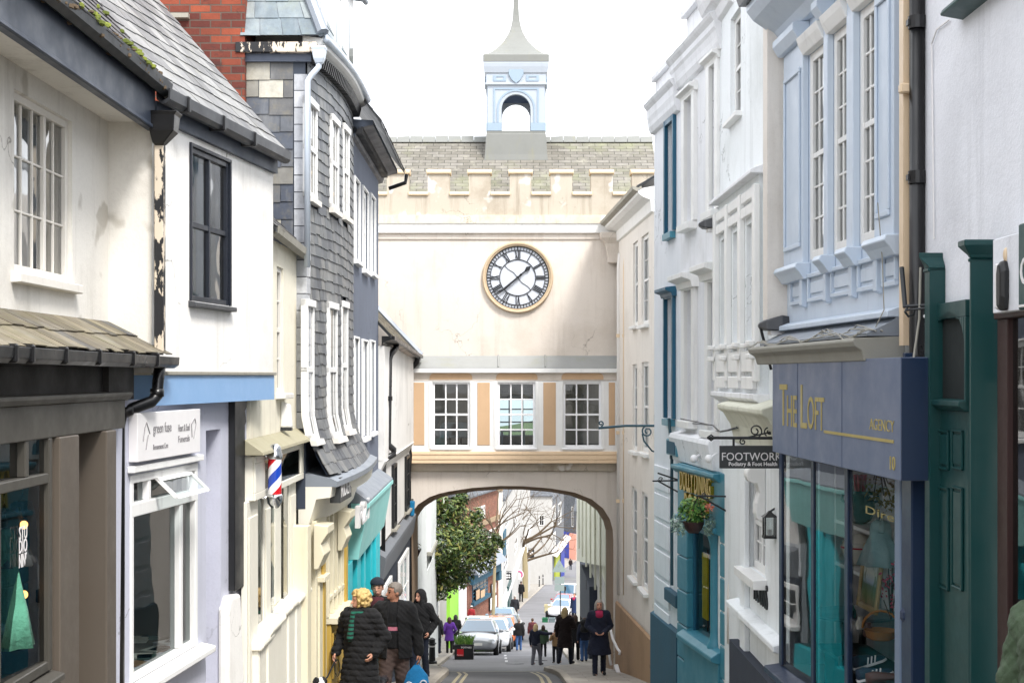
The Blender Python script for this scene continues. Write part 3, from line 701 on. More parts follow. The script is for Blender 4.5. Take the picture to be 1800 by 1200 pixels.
# ---- cream barber shop
F3=Fac.px(430,13.0,545,17.0)
L3=F3.thing('barber_shop','narrow cream house with mossy ledge and cream pilastered shopfront beneath','shop')
us=F3.s_of(476); ze=1.38; rw=F3.rect(487,498,470,690); rwz=(rw[0],rw[1],rw[2],rw[3])
zl=F3.z(490,775)
mb=MB(); F3.wall(mb,F3.s_of(440),F3.L,zl-.1,ze,[rwz],.1,depth=3.5); mb.build('wall',M_['cream_l3'],L3)
F3.window(L3,rwz,1,4,M_['old_white'],M_['glass_old'],rec=.02,fw=.05,sill=(.1,.06,.08),sash=True)
mb=MB(); F3.prof(mb,us-.3,F3.L+.1,[(.02,ze+.05),(.03,ze-.02),(.08,ze-.05),(.13,ze-.02),(.14,ze+.05),(.12,ze+.05),(.08,ze-.03),(.04,ze+.05)],.05,-.06); mb.build('gutter',M_['old_gutter'],L3)
e0=F3.W(us-.4,.12,ze+.08); e1=F3.W(F3.L,.12,ze-.0); n3=Vector((F3.n.x,F3.n.y,0)); up=(-n3*.72+Vector((0,0,.69)))*1.6
mb=MB(); mb.hexa([e0-Vector((0,0,.05)),e1-Vector((0,0,.05)),e1+up-Vector((0,0,.05)),e0+up-Vector((0,0,.05)),e0,e1,e1+up,e0+up]); ro=mb.build('roof',M_['iron'],L3)
mb=MB(); tile_patch(mb,flat_patch(e0,e1,e1+up,e0+up),9,.22,tint=lambda a,b:random.random(),jit=.012); mb.build('slates',M_['slate_roof'],ro)
b0=F3.s_of(447,.07); b1=F3.s_of(538,.06); zf=F3.z(485,862,.06)
mb=MB(); F3.prof(mb,b0-.10,b1+.1,[(0,zl+.10),(.17,zl-.02),(.18,zl-.05),(0,zl-.05)]); mb.build('ledge',M_['mossy_wood'],L3,bev=.006)
mb=MB(); F3.box(mb,b0,b1,-.03,.06,zf,zl-.06); F3.box(mb,b0,b1,.06,.08,zf,zf+.07); F3.box(mb,b0,b1,.06,.08,zl-.13,zl-.06)
F3.box(mb,b0,b0+.5,.06,.08,zf+.07,zl-.13); F3.box(mb,b1-.5,b1,.06,.08,zf+.07,zl-.13); mb.build('fascia',M_['cream_paint'],L3,bev=.006)
mb=MB(); F3.box(mb,b0+.5,b1-.5,.06,.068,zf+.07,zl-.13)
mb.build('fascia_panel',M_['glass_dark'],L3)
zbot=-6.2
spec=[(432,452,.12,'p'),(452,463,.0,'g'),(463,475,.10,'p'),(475,484,.02,'g'),(484,500,-.02,'d'),(500,508,.0,'g'),(508,520,.08,'p'),(520,526,.03,'g'),(526,542,.14,'p')]
mb=MB(); mg=MB()
for (a,b,o,k) in spec:
    s0,s1=F3.s_of(a,.015),F3.s_of(b,.015)
    if k=='p': F3.box(mb,s0,s1,-.03 if a<440 else -.2,o*.2,zbot,zf); F3.box(mb,s0+.06,s1-.06,o*.2,o*.2+.012,zf-2.2,zf-.15)
    elif k=='d': F3.box(mb,s0,s1,-.2,o,zbot,zf); F3.box(mb,s0+.1,s1-.1,o,o+.015,zf-1.2,zf-.2)
    else: F3.box(mb,s0,s1,-.25,-.2,zbot,zf); F3.quad(mg,s0,s1,zf-2.3,zf,.005); F3.box(mb,s0,s1,-.2,o,zbot,zf-2.3)
mb.build('shopfront_frame',M_['cream_paint'],L3,bev=.006); mg.build('shop_pane',M_['glass_dark'],L3)
mb=MB()
for (a,b,vt,o) in ((456,474,1115,.10),(472,495,1088,.12),(494,510,1064,.08),(508,524,1050,.10),(522,541,1037,.12)):
    s0,s1=F3.s_of(a,o),F3.s_of(b,o); z=F3.z((a+b)/2,vt,o)
    F3.box(mb,s0,s1,-.03,o,zbot,z-.1); F3.prof(mb,s0-.03,s1+.03,[(-.03,z),(o+.04,z-.02),(o+.05,z-.06),(o+.02,z-.1),(-.03,z-.1)])
mb.build('stallriser',M_['cream_paint'],L3,bev=.01)
# barber pole
c=at(483,840,13.6); t=thing('barber_pole','red, white and blue striped barber pole with chrome domes on the cream fascia','barber pole',c)
r=.072; px=13.6/2500
def zz(v): return (HOR-v)*px
m,nt,b=new_mat('barber_stripes'); tc=N(nt,'ShaderNodeTexCoord'); sp=N(nt,'ShaderNodeSeparateXYZ'); nt.links.new(tc.outputs['Object'],sp.inputs[0])
at2=N(nt,'ShaderNodeMath',operation='ARCTAN2'); nt.links.new(sp.outputs['Y'],at2.inputs[0]); nt.links.new(sp.outputs['X'],at2.inputs[1])
m1=N(nt,'ShaderNodeMath',operation='MULTIPLY_ADD'); m1.inputs[1].default_value=-1/(2*math.pi); nt.links.new(at2.outputs[0],m1.inputs[0])
m2=N(nt,'ShaderNodeMath',operation='MULTIPLY_ADD'); m2.inputs[1].default_value=1/.40; m2.inputs[2].default_value=10.36; nt.links.new(sp.outputs['Z'],m2.inputs[0]); nt.links.new(m2.outputs[0],m1.inputs[2])
fr=N(nt,'ShaderNodeMath',operation='FRACT'); nt.links.new(m1.outputs[0],fr.inputs[0])
r_=N(nt,'ShaderNodeValToRGB'); nt.links.new(fr.outputs[0],r_.inputs[0]); r_.color_ramp.interpolation='CONSTANT'; e=r_.color_ramp.elements
cols=[(0,(206,24,36)),(.27,(238,238,240)),(.5,(30,74,190)),(.77,(238,238,240))]
while len(e)<4: e.new(.5)
for i,(p,cc) in enumerate(cols): e[i].position=p; e[i].color=(*lin(cc),1)
nt.links.new(r_.outputs[0],b.inputs['Base Color']); b.inputs['Roughness'].default_value=.25; b.inputs['Coat Weight'].default_value=.5
mb=MB(); mb.lathe((c.x,c.y,0),[(r*.9,zz(872)),(r*.9,zz(806))],28); mb.build('striped_tube',m,t,smooth=True,auto=40)
mb=MB(); mb.lathe((c.x,c.y,0),[(r*.98,zz(806)),(r*1.05,zz(803)),(r*1.05,zz(798)),(r*.95,zz(796)),(r*.9,zz(790)),(r*.75,zz(784)),(r*.35,zz(780)),(.004,zz(779))],24); mb.build('top_dome',M_['chrome'],t,smooth=True)
mb=MB(); mb.lathe((c.x,c.y,0),[(.004,zz(894)),(r*.5,zz(892)),(r*.95,zz(884)),(r*1.05,zz(876)),(r*1.1,zz(872)),(r*.98,zz(868))],24); mb.build('bottom_dome',M_['chrome'],t,smooth=True)
mb=MB()
for v in (801,874): mb.tube([Vector((c.x-.02,c.y,zz(v))),Vector((c.x-.30,c.y+.05,zz(v)))],.014,8)
mb.build('bracket',M_['chrome'],t,smooth=True)
# wall lamp + pipes on the cream house
t=thing('bulkhead_lamp','small white wall lamp on the cream house above its ledge','lamp',F3.W(F3.s_of(494),.05,F3.z(494,750)))
s,z=F3.sz(494,728); mb=MB(); mb.loft([[F3.W(s-.05,0,z-.14),F3.W(s+.05,0,z-.14),F3.W(s+.05,0,z+.14),F3.W(s-.05,0,z+.14)],[F3.W(s-.05,.12,z-.14),F3.W(s+.05,.12,z-.14),F3.W(s+.05,.10,z+.10),F3.W(s-.05,.10,z+.10)]]); mb.build('housing',M_['white_paint'],t,bev=.02,seg=2)
mb=MB(); F3.box(mb,s-.045,s+.045,.0,.115,z-.17,z-.14); mb.build('lens',M_['iron'],t)
t=thing('downpipe','cream rainwater pipe with square hopper between the cream house and slate house','pipe',at(536,755,16.6))
mb=MB(); x=at(537,0,16.7); mb.tube([at(537,470,16.7),at(537,755,16.7)],.05,12); mb.build('pipe',M_['cream_pipe'],t,smooth=True)
mb=MB(); a=at(537,520,16.7); W_=lambda w,z:[Vector((a.x-w,16.7-w,z)),Vector((a.x+w,16.7-w,z)),Vector((a.x+w,16.7+w,z)),Vector((a.x-w,16.7+w,z))]
Zq=lambda v:(HOR-v)/FPX*16.7; mb.loft([W_(.05,Zq(533)),W_(.09,Zq(524)),W_(.09,Zq(512)),W_(.10,Zq(511)),W_(.10,Zq(507))]); mb.build('hopper_head',M_['cream_pipe'],t,bev=.008)

# ---- slate-hung house
F4=Fac.px(540,16.0,620,19.5)
L4=F4.thing('slate_house','tall slate-hung house with bowed front, white windows and lead mansard','house')
ztop4=3.62; zb4=-1.12
def flare(z):
    k=max(0,min(1,(-.35-z)/.78)); return .26*k*k
def bow(s): 
    x=(s/F4.L); return .09*math.sin(math.pi*min(1,max(0,x)))**1.0
ups=[(547,561,177,350),(576,589,207,370),(597,608,222,382)]; los=[(545,557,527,772),(572,587,532,768),(594,605,530,755)]
holes=[]
for (a,b,vt,vb) in ups+los:
    o=.06; holes.append(F4.rect(a,b,vt,vb,o))
mb=MB(); ns=14
sx=[F4.L*k/ns for k in range(ns+1)]; zz_=list(np.linspace(zb4,ztop4,24))
for i in range(ns):
    for j in range(23):
        z0,z1=zz_[j],zz_[j+1]
        f=lambda s,z: F4.W(s,bow(s)+flare(z)-.03,z)
        mb.face([f(sx[i],z0),f(sx[i+1],z0),f(sx[i+1],z1),f(sx[i],z1)])
F4.box(mb,0,F4.L,-6,-.05,zb4-.2,ztop4); mb.build('wall',M_['slate_beam'],L4)
mb=MB(); rows=38
for r in range(rows):
    z0=zb4+(ztop4-zb4)*r/rows; z1=zb4+(ztop4-zb4)*(r+1.3)/rows; n=20; off=.5 if r%2 else 0
    for k in range(-1,n+1):
        a=(k+off)/n*F4.L+random.uniform(-.02,.02); b=(k+1+off)/n*F4.L-.006
        a=max(a,0); b=min(b,F4.L)
        if b-a<.04: continue
        zm=(z0+z1)/2; skip=False
        for h in holes:
            if b>h[0]-.01 and a<h[1]+.01 and z1>h[2] and z0<h[3]-.05:
                if a<h[0]-.03: b=min(b,h[0]-.01)
                elif b>h[1]+.03: a=max(a,h[1]+.01)
                else: skip=True
        if skip or b-a<.03: continue
        j=random.uniform(-.012,.012)
        g=lambda s,z,e: F4.W(s,bow(s)+flare(z)+e,z)
        A,B,Cq,D=g(a,z0+j,.016),g(b,z0+j,.018),g(b,min(z1,ztop4),.002),g(a,min(z1,ztop4),.002)
        mb.faces([A,B,Cq,D,g(a,z0+j,0),g(b,z0+j,0)],[(0,1,2,3),(4,5,1,0),(0,3,4),(5,2,1)],random.random())
mb.build('slate_cladding',M_['slate_wall'],L4)
for h,(a,b,vt,vb) in zip(holes,ups+los):
    sc=(h[0]+h[1])/2; o=bow(sc)+.045
    tilt=flare(h[2])
    mbw=MB(); W4=F4.W
    s0,s1,z0,z1=h
    def wp(s,e,z): return W4(s,bow(sc)+flare(z)+e,z)
    segs=[z0+(z1-z0)*k/6 for k in range(7)]
    for (x0,x1) in ((s0,s0+.07),(s1-.07,s1)):
        for k in range(6): mbw.hexa([wp(x0,.03,segs[k]),wp(x1,.03,segs[k]),wp(x1,-.05,segs[k]),wp(x0,-.05,segs[k]),wp(x0,.03,segs[k+1]),wp(x1,.03,segs[k+1]),wp(x1,-.05,segs[k+1]),wp(x0,-.05,segs[k+1])])
    for (y0,y1,e) in ((z1-.08,z1,.05),(z0,z0+.06,.035),((z0+z1)/2-.03,(z0+z1)/2+.03,.026)):
        mbw.hexa([wp(s0,e,y0),wp(s1,e,y0),wp(s1,-.05,y0),wp(s0,-.05,y0),wp(s0,e,y1),wp(s1,e,y1),wp(s1,-.05,y1),wp(s0,-.05,y1)])
    for q in (.33,.66):
        x=s0+(s1-s0)*q
        for k in range(6): mbw.hexa([wp(x-.01,.015,segs[k]),wp(x+.01,.015,segs[k]),wp(x+.01,.0,segs[k]),wp(x-.01,.0,segs[k]),wp(x-.01,.015,segs[k+1]),wp(x+.01,.015,segs[k+1]),wp(x+.01,.0,segs[k+1]),wp(x-.01,.0,segs[k+1])])
    win=mbw.build('window',M_['white_paint'],L4,bev=.004)
    mbp=MB()
    for k in range(6): mbp.face([wp(s0+.03,.006,segs[k]),wp(s1-.03,.006,segs[k]),wp(s1-.03,.006,segs[k+1]),wp(s0+.03,.006,segs[k+1])])
    mbp.build('pane',M_['glass_dark'],win)
    mbs=MB(); mbs.hexa([wp(s0-.05,.07,z0-.06),wp(s1+.05,.07,z0-.06),wp(s1+.05,-.0,z0-.06),wp(s0-.05,-.0,z0-.06),wp(s0-.05,.07,z0),wp(s1+.05,.07,z0),wp(s1+.05,-.0,z0),wp(s0-.05,-.0,z0)]); mbs.build('sill',M_['old_white'],win)
# side wall with chequer of slates
Fs=Fac((at(425,0,16).x,16.0),(F4.A.x,16.0))
mb=MB(); Fs.box(mb,0,Fs.L-.02,-.3,0,-1.5,ztop4); mb.build('side_wall',M_['slate_beam'],L4)
mb=MB(); zt_=Fs.z(480,110)
qs=Fs.s_of(516)
tile_patch(mb,flat_patch(Fs.W(.05,0,-.2),Fs.W(qs,0,-.2),Fs.W(qs,0,zt_),Fs.W(.05,0,zt_)),19,.235,jit=.006,lap=1.08,tint=lambda a,b:random.random()*(.62 if (int(b*19)%5 in (0,1)) else 1)); mb.build('side_slates',M_['slate_check'],L4)
mb=MB()
for k in range(22):
    z0=-.6+k*.19; 
    if z0+.19>zt_+.02: break
    Fs.box(mb,qs+.01,Fs.L-.0,0,.02+.004*(k%2),z0+.006,z0+.185,random.random())
    mb.hexa([Vector((F4.A.x-.01,16,z0)),Vector((F4.A.x+.03,15.99,z0)),Vector((F4.A.x+.02,16.16,z0)),Vector((F4.A.x-.01,16.16,z0)),Vector((F4.A.x-.01,16,z0+.18)),Vector((F4.A.x+.02,15.99,z0+.18)),Vector((F4.A.x+.02,16.16,z0+.18)),Vector((F4.A.x-.01,16.16,z0+.18))],random.random())
mb.build('quoin_slates',M_['slate_quoin'],L4)
mb=MB(); Fs.box(mb,0,Fs.L+.05,.0,.05,zt_,zt_+.16); mb.build('side_frieze',M_['greyblue'],L4)
mb=MB(); z0=Fs.z(480,96); z1=Fs.z(480,78); Fs.box(mb,-.05,Fs.L+.12,.0,.12,z0,z1); mb.build('side_cornice',M_['peeling'],L4,bev=.006)
# front cornice
mb=MB(); zc=3.62
for i in range(ns):
    a,b=sx[i],sx[i+1]+(.12 if i==ns-1 else 0)
    q=lambda s,o,z: F4.W(s,bow(s)+o,z)
    mb.loft([[q(s,o,z) for o,z in ((-.05,zc-.02),(.04,zc-.0),(.07,zc+.06),(.16,zc+.10),(.18,zc+.17),(-.05,zc+.2))] for s in (a,b)])
mb.build('cornice',M_['white_paint'],L4)
mb=MB()
for k in range(40):
    s=F4.L*k/40; q=lambda x,o,z: F4.W(x,bow(s)+o,z)
    mb.hexa([q(s,.09,zc-.09),q(s+.045,.09,zc-.09),q(s+.045,0,zc-.09),q(s,0,zc-.09),q(s,.12,zc+.03),q(s+.045,.12,zc+.03),q(s+.045,0,zc+.03),q(s,0,zc+.03)])
mb.build('dentils',M_['black_paint'],L4)
mb=MB(); mb.tube([F4.W(x,bow(x)*.6+.21,zc+.17) for x in sx]+[F4.W(F4.L+.06,.20,zc+.16)],.042,10); mb.build('gutter',M_['pale_pipe'],L4,smooth=True)
mb=MB(); a=F4.W(-.0,.17,zc+.18); b=F4.W(F4.L+.02,.19,zc+.18); c1=Vector((Fs.A.x,15.9,zc+.18)); c0=Vector((a.x+.02,15.9,zc+.18)); h=1.9
bk=Vector((-.9,.7,h)); 
mb.face([c1,c0,c0+Vector((-.75,.8,h)),c1+Vector((0,.8,h))]); mb.face([c0,b,b+Vector((-.8,0,h)),c0+Vector((-.75,.8,h))])
ro=mb.build('mansard_roof',M_['lead'],L4)
mb=MB(); tile_patch(mb,flat_patch(c1,c0,c0+Vector((-.75,.8,h)),c1+Vector((0,.8,h))),9,.26,tint=lambda a,b:random.random(),jit=.006)
tile_patch(mb,flat_patch(c0,b,b+Vector((-.8,0,h)),c0+Vector((-.75,.8,h))),9,.26,tint=lambda a,b:random.random(),jit=.006); mb.build('slates',M_['lead_slate'],ro)
mb=MB(); mb.tube([c0+Vector((0,0,.03)),c0+Vector((-.75,.8,h+.03))],.07,8); mb.build('hip',M_['lead'],ro)
for (s,) in ((.55,),(1.7,),(2.8,)):
    mb=MB(); z0=zc+.2; F4.box(mb,s,s+.55,-.75,.04,z0,z0+1.25); 
    dm=mb.build('dormer',M_['white_paint'],L4)
    mb=MB(); F4.box(mb,s+.1,s+.45,.02,.045,z0+.2,z0+1.1); mb.build('pane',M_['glass_dark'],dm)
    mb=MB(); F4.prof(mb,s-.08,s+.63,[(-.8,z0+1.42),(.18,z0+1.27),(.20,z0+1.33),(-.8,z0+1.5)]); mb.tube([F4.W(s-.08,.19,z0+1.27),F4.W(s+.63,.19,z0+1.27)],.04,8); mb.build('dormer_roof',M_['lead'],dm)
# lead ledge and bowed shopfront
mb=MB()
for i in range(ns):
    q=lambda s,o,z: F4.W(s,bow(s)+o,z+ .02*s)
    mb.loft([[q(s,o,z) for o,z in ((-.1,zb4+.03),(.26,zb4-.03),(.34,zb4-.07),(.34,zb4-.13),(-.1,zb4-.13))] for s in (sx[i],sx[i+1])])
mb.build('ledge',M_['lead'],L4)
mb=MB(); z1=zb4-.13
for i in range(ns):
    q=lambda s,o,z: F4.W(s,bow(s)+o,z)
    mb.loft([[q(s,o,z) for o,z in ((-.1,z1),(.28,z1),(.26,z1-.12),(.10,z1-.14),(.02,z1-.42),(-.1,z1-.42))] for s in (sx[i],sx[i+1])])
mb.build('fascia',M_['cream_paint'],L4)
zf4=z1-.42; zst=F4.z(590,1080)
mb=MB(); my=MB(); mg=MB()
F4.box(mb,0,F4.L,-.6,-.4,-7,zf4)
for (a,b,o) in ((541,547,.08),(556,562,.08),(562,574,.08),(604,611,.07)):
    s0,s1=F4.s_of(a,o),F4.s_of(b,o); F4.box(mb,s0,s1,-.4,o,-7,zf4+.02)
for (a,b) in ((562,574),(603,612)):
    s0,s1=F4.s_of(a,.15),F4.s_of(b,.15); F4.prof(mb,s0,s1,[(.08,zf4-.0),(.24,zf4-.02),(.24,zf4-.1),(.16,zf4-.22),(.20,zf4-.34),(.13,zf4-.5),(.08,zf4-.5)])
s0,s1=F4.s_of(575,.05),F4.s_of(604,.05); zs0=F4.z(590,1062)
for k in range(5):
    x=s0+(s1-s0)*k/4; F4.box(mb,x-.03,x+.03,-.02,.08,zs0,zf4)
F4.box(mb,s0,s1,-.01,.075,zf4-1.05,zf4-.99); F4.box(mb,s0-.02,s1+.02,-.1,.18,zs0-.08,zs0)
x0,x1=F4.s_of(547,.0),F4.s_of(556,.0)
for x in ((x0+x1)/2,): F4.box(mb,x-.025,x+.025,-.02,.05,-4.2,zf4)
F4.box(mb,x0,x1,-.02,.06,zf4-1.3,zf4-1.22); F4.box(mb,x0-.03,x1+.03,-.3,.16,F4.z(551,1010)-.06,F4.z(551,1010)); F4.box(mb,x0,x1,-.3,.1,-7,F4.z(551,1010)-.06)
mb.build('shopfront_frame',M_['cream_paint2'],L4,bev=.006)
F4.quad(mg,s0,s1,zs0,zf4,.0); F4.quad(mg,x0,x1,F4.z(551,1010),zf4,-.02); mg.build('shop_pane',M_['glass_shop'],L4)
F4.box(my,s0,s1+.1,-.1,.1,-7,zs0-.08)
for k in range(3):
    a=s0+(s1-s0)*(k+.12)/3; b=s0+(s1-s0)*(k+.88)/3; F4.box(my,a,b,.1,.12,zs0-.75,zs0-.2); F4.box(my,a,b,.1,.12,zs0-1.5,zs0-.85)
F4.box(my,F4.s_of(567.5,.1),F4.s_of(571.5,.1),.08,.11,-7,zf4-.5); F4.box(my,F4.s_of(609,.1),F4.s_of(612,.1),.05,.10,-7,zf4-.5); my.build('yellow_panelling',M_['yellow_paint'],L4,bev=.006)
t=F4.thing('shop_sign','narrow dark shop sign with pale letters under the lead ledge of the slate house','sign')
sg=F4.rect(592,612,835,878,.30); mb=MB(); F4.box(mb,sg[0],sg[1],.22,.34,sg[2],sg[3]); mb.build('board',M_['sign_dark'],t,bev=.004)
mb=MB(); put_text(mb,'RIDER',F4,sg[0]+.08,sg[1]-.08,sg[2]+.06,sg[3]-.06,.342,ext=.002); mb.build('lettering',M_['sign_white'],t)
t=thing('downpipe','pale blue rainwater pipe with swan neck down the slate house corner','pipe',at(541,470,15.85))
mb=MB(); mb.tube([at(562,95,15.85),at(560,118,15.85),at(548,132,15.85),at(541,142,15.85),at(540,470,15.85)],.034,12); mb.build('pipe',M_['pale_pipe'],t,smooth=True)
mb=MB(); a=at(561,90,15.85); Q=lambda w,v:[a+Vector((-w,-w,(90-v)/FPX*15.85)),a+Vector((w,-w,(90-v)/FPX*15.85)),a+Vector((w,w,(90-v)/FPX*15.85)),a+Vector((-w,w,(90-v)/FPX*15.85))]
mb.loft([Q(.04,112),Q(.06,104),Q(.075,88),Q(.08,87),Q(.08,83)]); mb.build('hopper_head',M_['pale_pipe'],t,bev=.006)

# ---- grey-blue house
F5=Fac.px(617,19.4,665,23.8)
L5=F5.thing('greyblue_house','slate-blue rendered house with six white windows and turquoise shopfront','house')
H=[F5.rect(*q) for q in ((622,630.5,318,458),(636.5,645.5,335,475),(650.5,658,347,480),(620.5,629,595,775),(635.5,644.5,600,767),(649.5,657,601,758))]
zsh=F5.z(640,855)
mb=MB(); F5.wall(mb,0,F5.L,zsh-.2,3.36,H,.15,depth=4); mb.build('wall',M_['greyblue'],L5)
for r in H: F5.window(L5,r,2,4,M_['white_paint'],M_['glass_dark'],rec=.02,fw=.09,sash=True,sill=(.07,.07,.04),surround=(.03,.03))
mb=MB(); zc=3.36
F5.prof(mb,-.0,F5.L+.3,[(-.02,zc-.12),(.05,zc-.1),(.08,zc),(.20,zc+.04),(.30,zc+.06),(.30,zc+.12),(-.02,zc+.14)]); mb.build('cornice',M_['slate_beam'],L5)
mb=MB()
for k in range(44):
    s=F5.L*k/44; F5.box(mb,s,s+.05,.0,.16,zc-.06,zc+.035)
mb.build('dentils',M_['black_paint'],L5)
e0=F5.W(-.1,.42,zc+.10); e1=F5.W(F5.L+.35,.42,zc+.10); up=(-Vector((F5.n.x,F5.n.y,0))*.62+Vector((0,0,.78)))*1.3
mb=MB(); mb.hexa([e0-Vector((0,0,.04)),e1-Vector((0,0,.04)),e1+up-Vector((0,0,.04)),e0+up-Vector((0,0,.04)),e0,e1,e1+up,e0+up]); ro=mb.build('roof',M_['iron'],L5)
mb=MB(); tile_patch(mb,flat_patch(e0,e1,e1+up,e0+up),7,.3,tint=lambda a,b:random.random(),jit=.012); mb.build('slates',M_['slate_roof'],ro)
mb=MB(); p=F5.W(F5.L+.32,.45,zc+.05); mb.tube([p,p+Vector((-.02,0,-.14)),p+Vector((-.3,0,-.24))],.035,8); mb.build('gutter',M_['black_pipe'],L5)
mb=MB(); F5.prof(mb,0,F5.L,[(-.05,zsh+.12),(.03,zsh+.10),(.24,zsh-.05),(.24,zsh-.08),(-.05,zsh-.08)]); mb.build('flashing',M_['lead'],L5)
zf=F5.z(640,955)
mb=MB(); F5.prof(mb,0,F5.L,[(-.1,zsh-.08),(.25,zsh-.08),(.25,zsh-.14),(.22,zsh-.16),(.10,zf),(-.1,zf)]); mb.build('fascia',M_['pale_turquoise'],L5,bev=.005)
mb=MB()
for (a,b,o) in ((613,620,.03),(628,634,.05),(640,643,.05),(652,655,.05),(661,668,.1)):
    s0=F5.s_of(a,o); s1=F5.s_of(b,o); F5.box(mb,s0,s1,-.2,o,-7.6,zf+.01)
F5.box(mb,0,F5.L,-.25,-.2,-7.6,zf); F5.box(mb,0,F5.L,-.2,.04,-7.6,-4.6); F5.box(mb,F5.s_of(634,0),F5.s_of(640,0),-.2,0,-7.6,zf-.3)
mb.build('shopfront_frame',M_['turquoise'],L5,bev=.006)
mb=MB(); F5.quad(mb,0,F5.L,-4.6,zf,-.08); mb.build('shop_pane',M_['glass_dark'],L5)
mb=MB(); s0,s1=F5.s_of(628,.2),F5.s_of(646,.2); z0=F5.z(637,925,.2); z1=F5.z(637,875,.2); put_text(mb,'R21',F5,s0,s1,z0+.05,z1-.05,.2,bold=.03,ext=.03)
mb.build('lettering',M_['sign_white'],L5,bev=0)
t=thing('flood_lamp','pair of black floodlights on cables above the turquoise shop sign','lamp',at(614,860,18.9))
mb=MB()
for (u,v) in ((617,805),(614,835)):
    c=at(u,v,18.9); mb.hexa([c+Vector((x,y,z)) for z in (-.09,.09) for x,y in ((-.10,-.08),(.12,-.05),(.12,.08),(-.10,.08))])
c=at(616,793,18.9)
mb.build('housing',M_['black_paint'],t,bev=.02,seg=2)
mb=MB(); mb.tube([at(605,778,18.8),at(608,800,18.9),at(611,850,18.9),at(609,862,18.85)],.03,8); mb.tube([at(612,776,18.9),at(624,786,19.2),at(630,806,19.2),at(622,822,19)],.01,6); mb.build('bracket',M_['iron'],t)

# ---- white house with black pipes against the gatehouse
F6=Fac.px(665,23.8,722,31.4)
L6=F6.thing('white_pipe_house','narrow leaning white house with black pipes, slate roof and dark shopfront','house')
z6a,z6b=.66,.40
S6=[F6.rect(709,715,640,742),F6.rect(688,694,815,925),F6.rect(711,717,800,895)]
mb=MB(); F6.wall(mb,0,F6.L,-2.9,z6b+.02,S6,.1,depth=3); mb.build('wall',M_['white_l6'],L6)
for r in S6: F6.window(L6,r,2,3,M_['black_paint'],M_['glass_dark'],rec=-.05,fw=.07,sill=(.1,.05,.06),sm=M_['old_gutter'])
# jettied upper storey
zj=F6.z(690,795)
mb=MB(); F6.wall(mb,0,F6.L*.93,zj,.50,[],0,o=.10,depth=.1); F6.prof(mb,0,F6.L*.93,[(0,zj-.22),(.10,zj-.02),(.12,zj),(0,zj+.02)]); mb.build('jetty',M_['white_l6'],L6)
mb=MB(); e0=F6.W(-.1,.22,z6a+.02); e1=F6.W(F6.L-.02,.22,z6b); up=(-Vector((F6.n.x,F6.n.y,0))*.69+Vector((0,0,.73)))*3.2
mb.hexa([e0-Vector((0,0,.06)),e1-Vector((0,0,.06)),e1+up-Vector((0,0,.06)),e0+up-Vector((0,0,.06)),e0,e1,e1+up,e0+up]); ro=mb.build('roof',M_['iron'],L6)
mb=MB(); tile_patch(mb,flat_patch(e0,e1,e1+up,e0+up),18,.28,tint=lambda a,b:random.random(),jit=.012); mb.build('slates',M_['slate_lean'],ro)
mb=MB(); mb.tube([e1+Vector((.02,0,.05)),e1+up+Vector((.02,0,.05))],.07,6); mb.build('flashing',M_['lead'],ro)
mb=MB(); F6.prof(mb,-.05,F6.L-.05,[(.06,.50),(.09,.56),(.22,.60),(.28,.60),(.28,.66),(.06,.66)],0,-.22); mb.build('gutter',M_['black_pipe'],L6)
t=thing('downpipe','black rainwater pipe with two bends on the near side of the narrow white house','pipe',at(672,1030,24.5))
P=lambda u,v,d:at(u,v,d)
mb=MB(); mb.tube([P(697,603,25.3),P(696,612,25.2),P(687,622,24.9),P(684,632,24.8),P(682,775,24.7),P(683,782,24.7),P(692,790,24.7),P(692,798,24.7),P(675,808,24.5),P(673,820,24.4),P(671,1040,24.4)],.055,10); mb.build('pipe',M_['black_pipe'],t,smooth=True)
for v in (700,900): mb=MB(); mb.tube([P(683 if v<790 else 672,v-4,24.6 if v<790 else 24.4),P(683 if v<790 else 672,v+4,24.6 if v<790 else 24.4)],.07,10); mb.build('collar',M_['black_pipe'],t)
t=thing('downpipe','black rainwater pipe running down the corner beside the arch','pipe',at(720,1120,31))
mb=MB(); mb.tube([P(735,622,30.8),P(733,636,30.8),P(718,652,30.9),P(716,662,30.9),P(719,790,31),P(720,800,31),P(718,830,31),P(720,1120,31)],.06,10); mb.build('pipe',M_['black_pipe'],t,smooth=True)
for v in (700,950): mb=MB(); mb.tube([P(717.5,v-3,31),P(717.5,v+3,31)],.075,10); mb.build('collar',M_['black_pipe'],t)
mb=MB(); zA=F6.z(690,948); zB=F6.z(690,985)
F6.prof(mb,0,F6.L,[(-.02,zA+.1),(.12,zA+.02),(.12,zA-.05),(.06,zB),(-.02,zB)]); mb.build('fascia',M_['far_grey'],L6)
mb=MB(); F6.box(mb,0,F6.L,-.1,.02,-9,zB); F6.box(mb,0,F6.L,.02,.08,-9,-5.6); mb.build('shopfront',M_['plinth_navy'],L6)
for (a,b) in ((668,686),(700,716)):
    r=F6.rect(a,b,1000,1095,.05); r=(r[0],r[1],F6.z((a+b)/2,1085),zB-.12); F6.window(L6,r,2,2,M_['white_paint'],M_['glass_dark'],o=.09,rec=0,fw=.09,name='shop_window',sill=(.1,.08,.05))
t=thing('alarm_box','bright blue alarm box on the pipe corner beside the arch','alarm box',at(724,905,30.6))
mb=MB(); c=at(724.5,893,30.6); mb.hexa([c+Vector((x*s,y,z)) for z,s in ((-.16,.7),(.16,1)) for x,y in ((-.06,-.06),(.06,-.06),(.06,.06),(-.06,.06))]); plain('alarm_blue',(24,128,178),.4); mb.build('box',M_['alarm_blue'],t,bev=.02,seg=2)
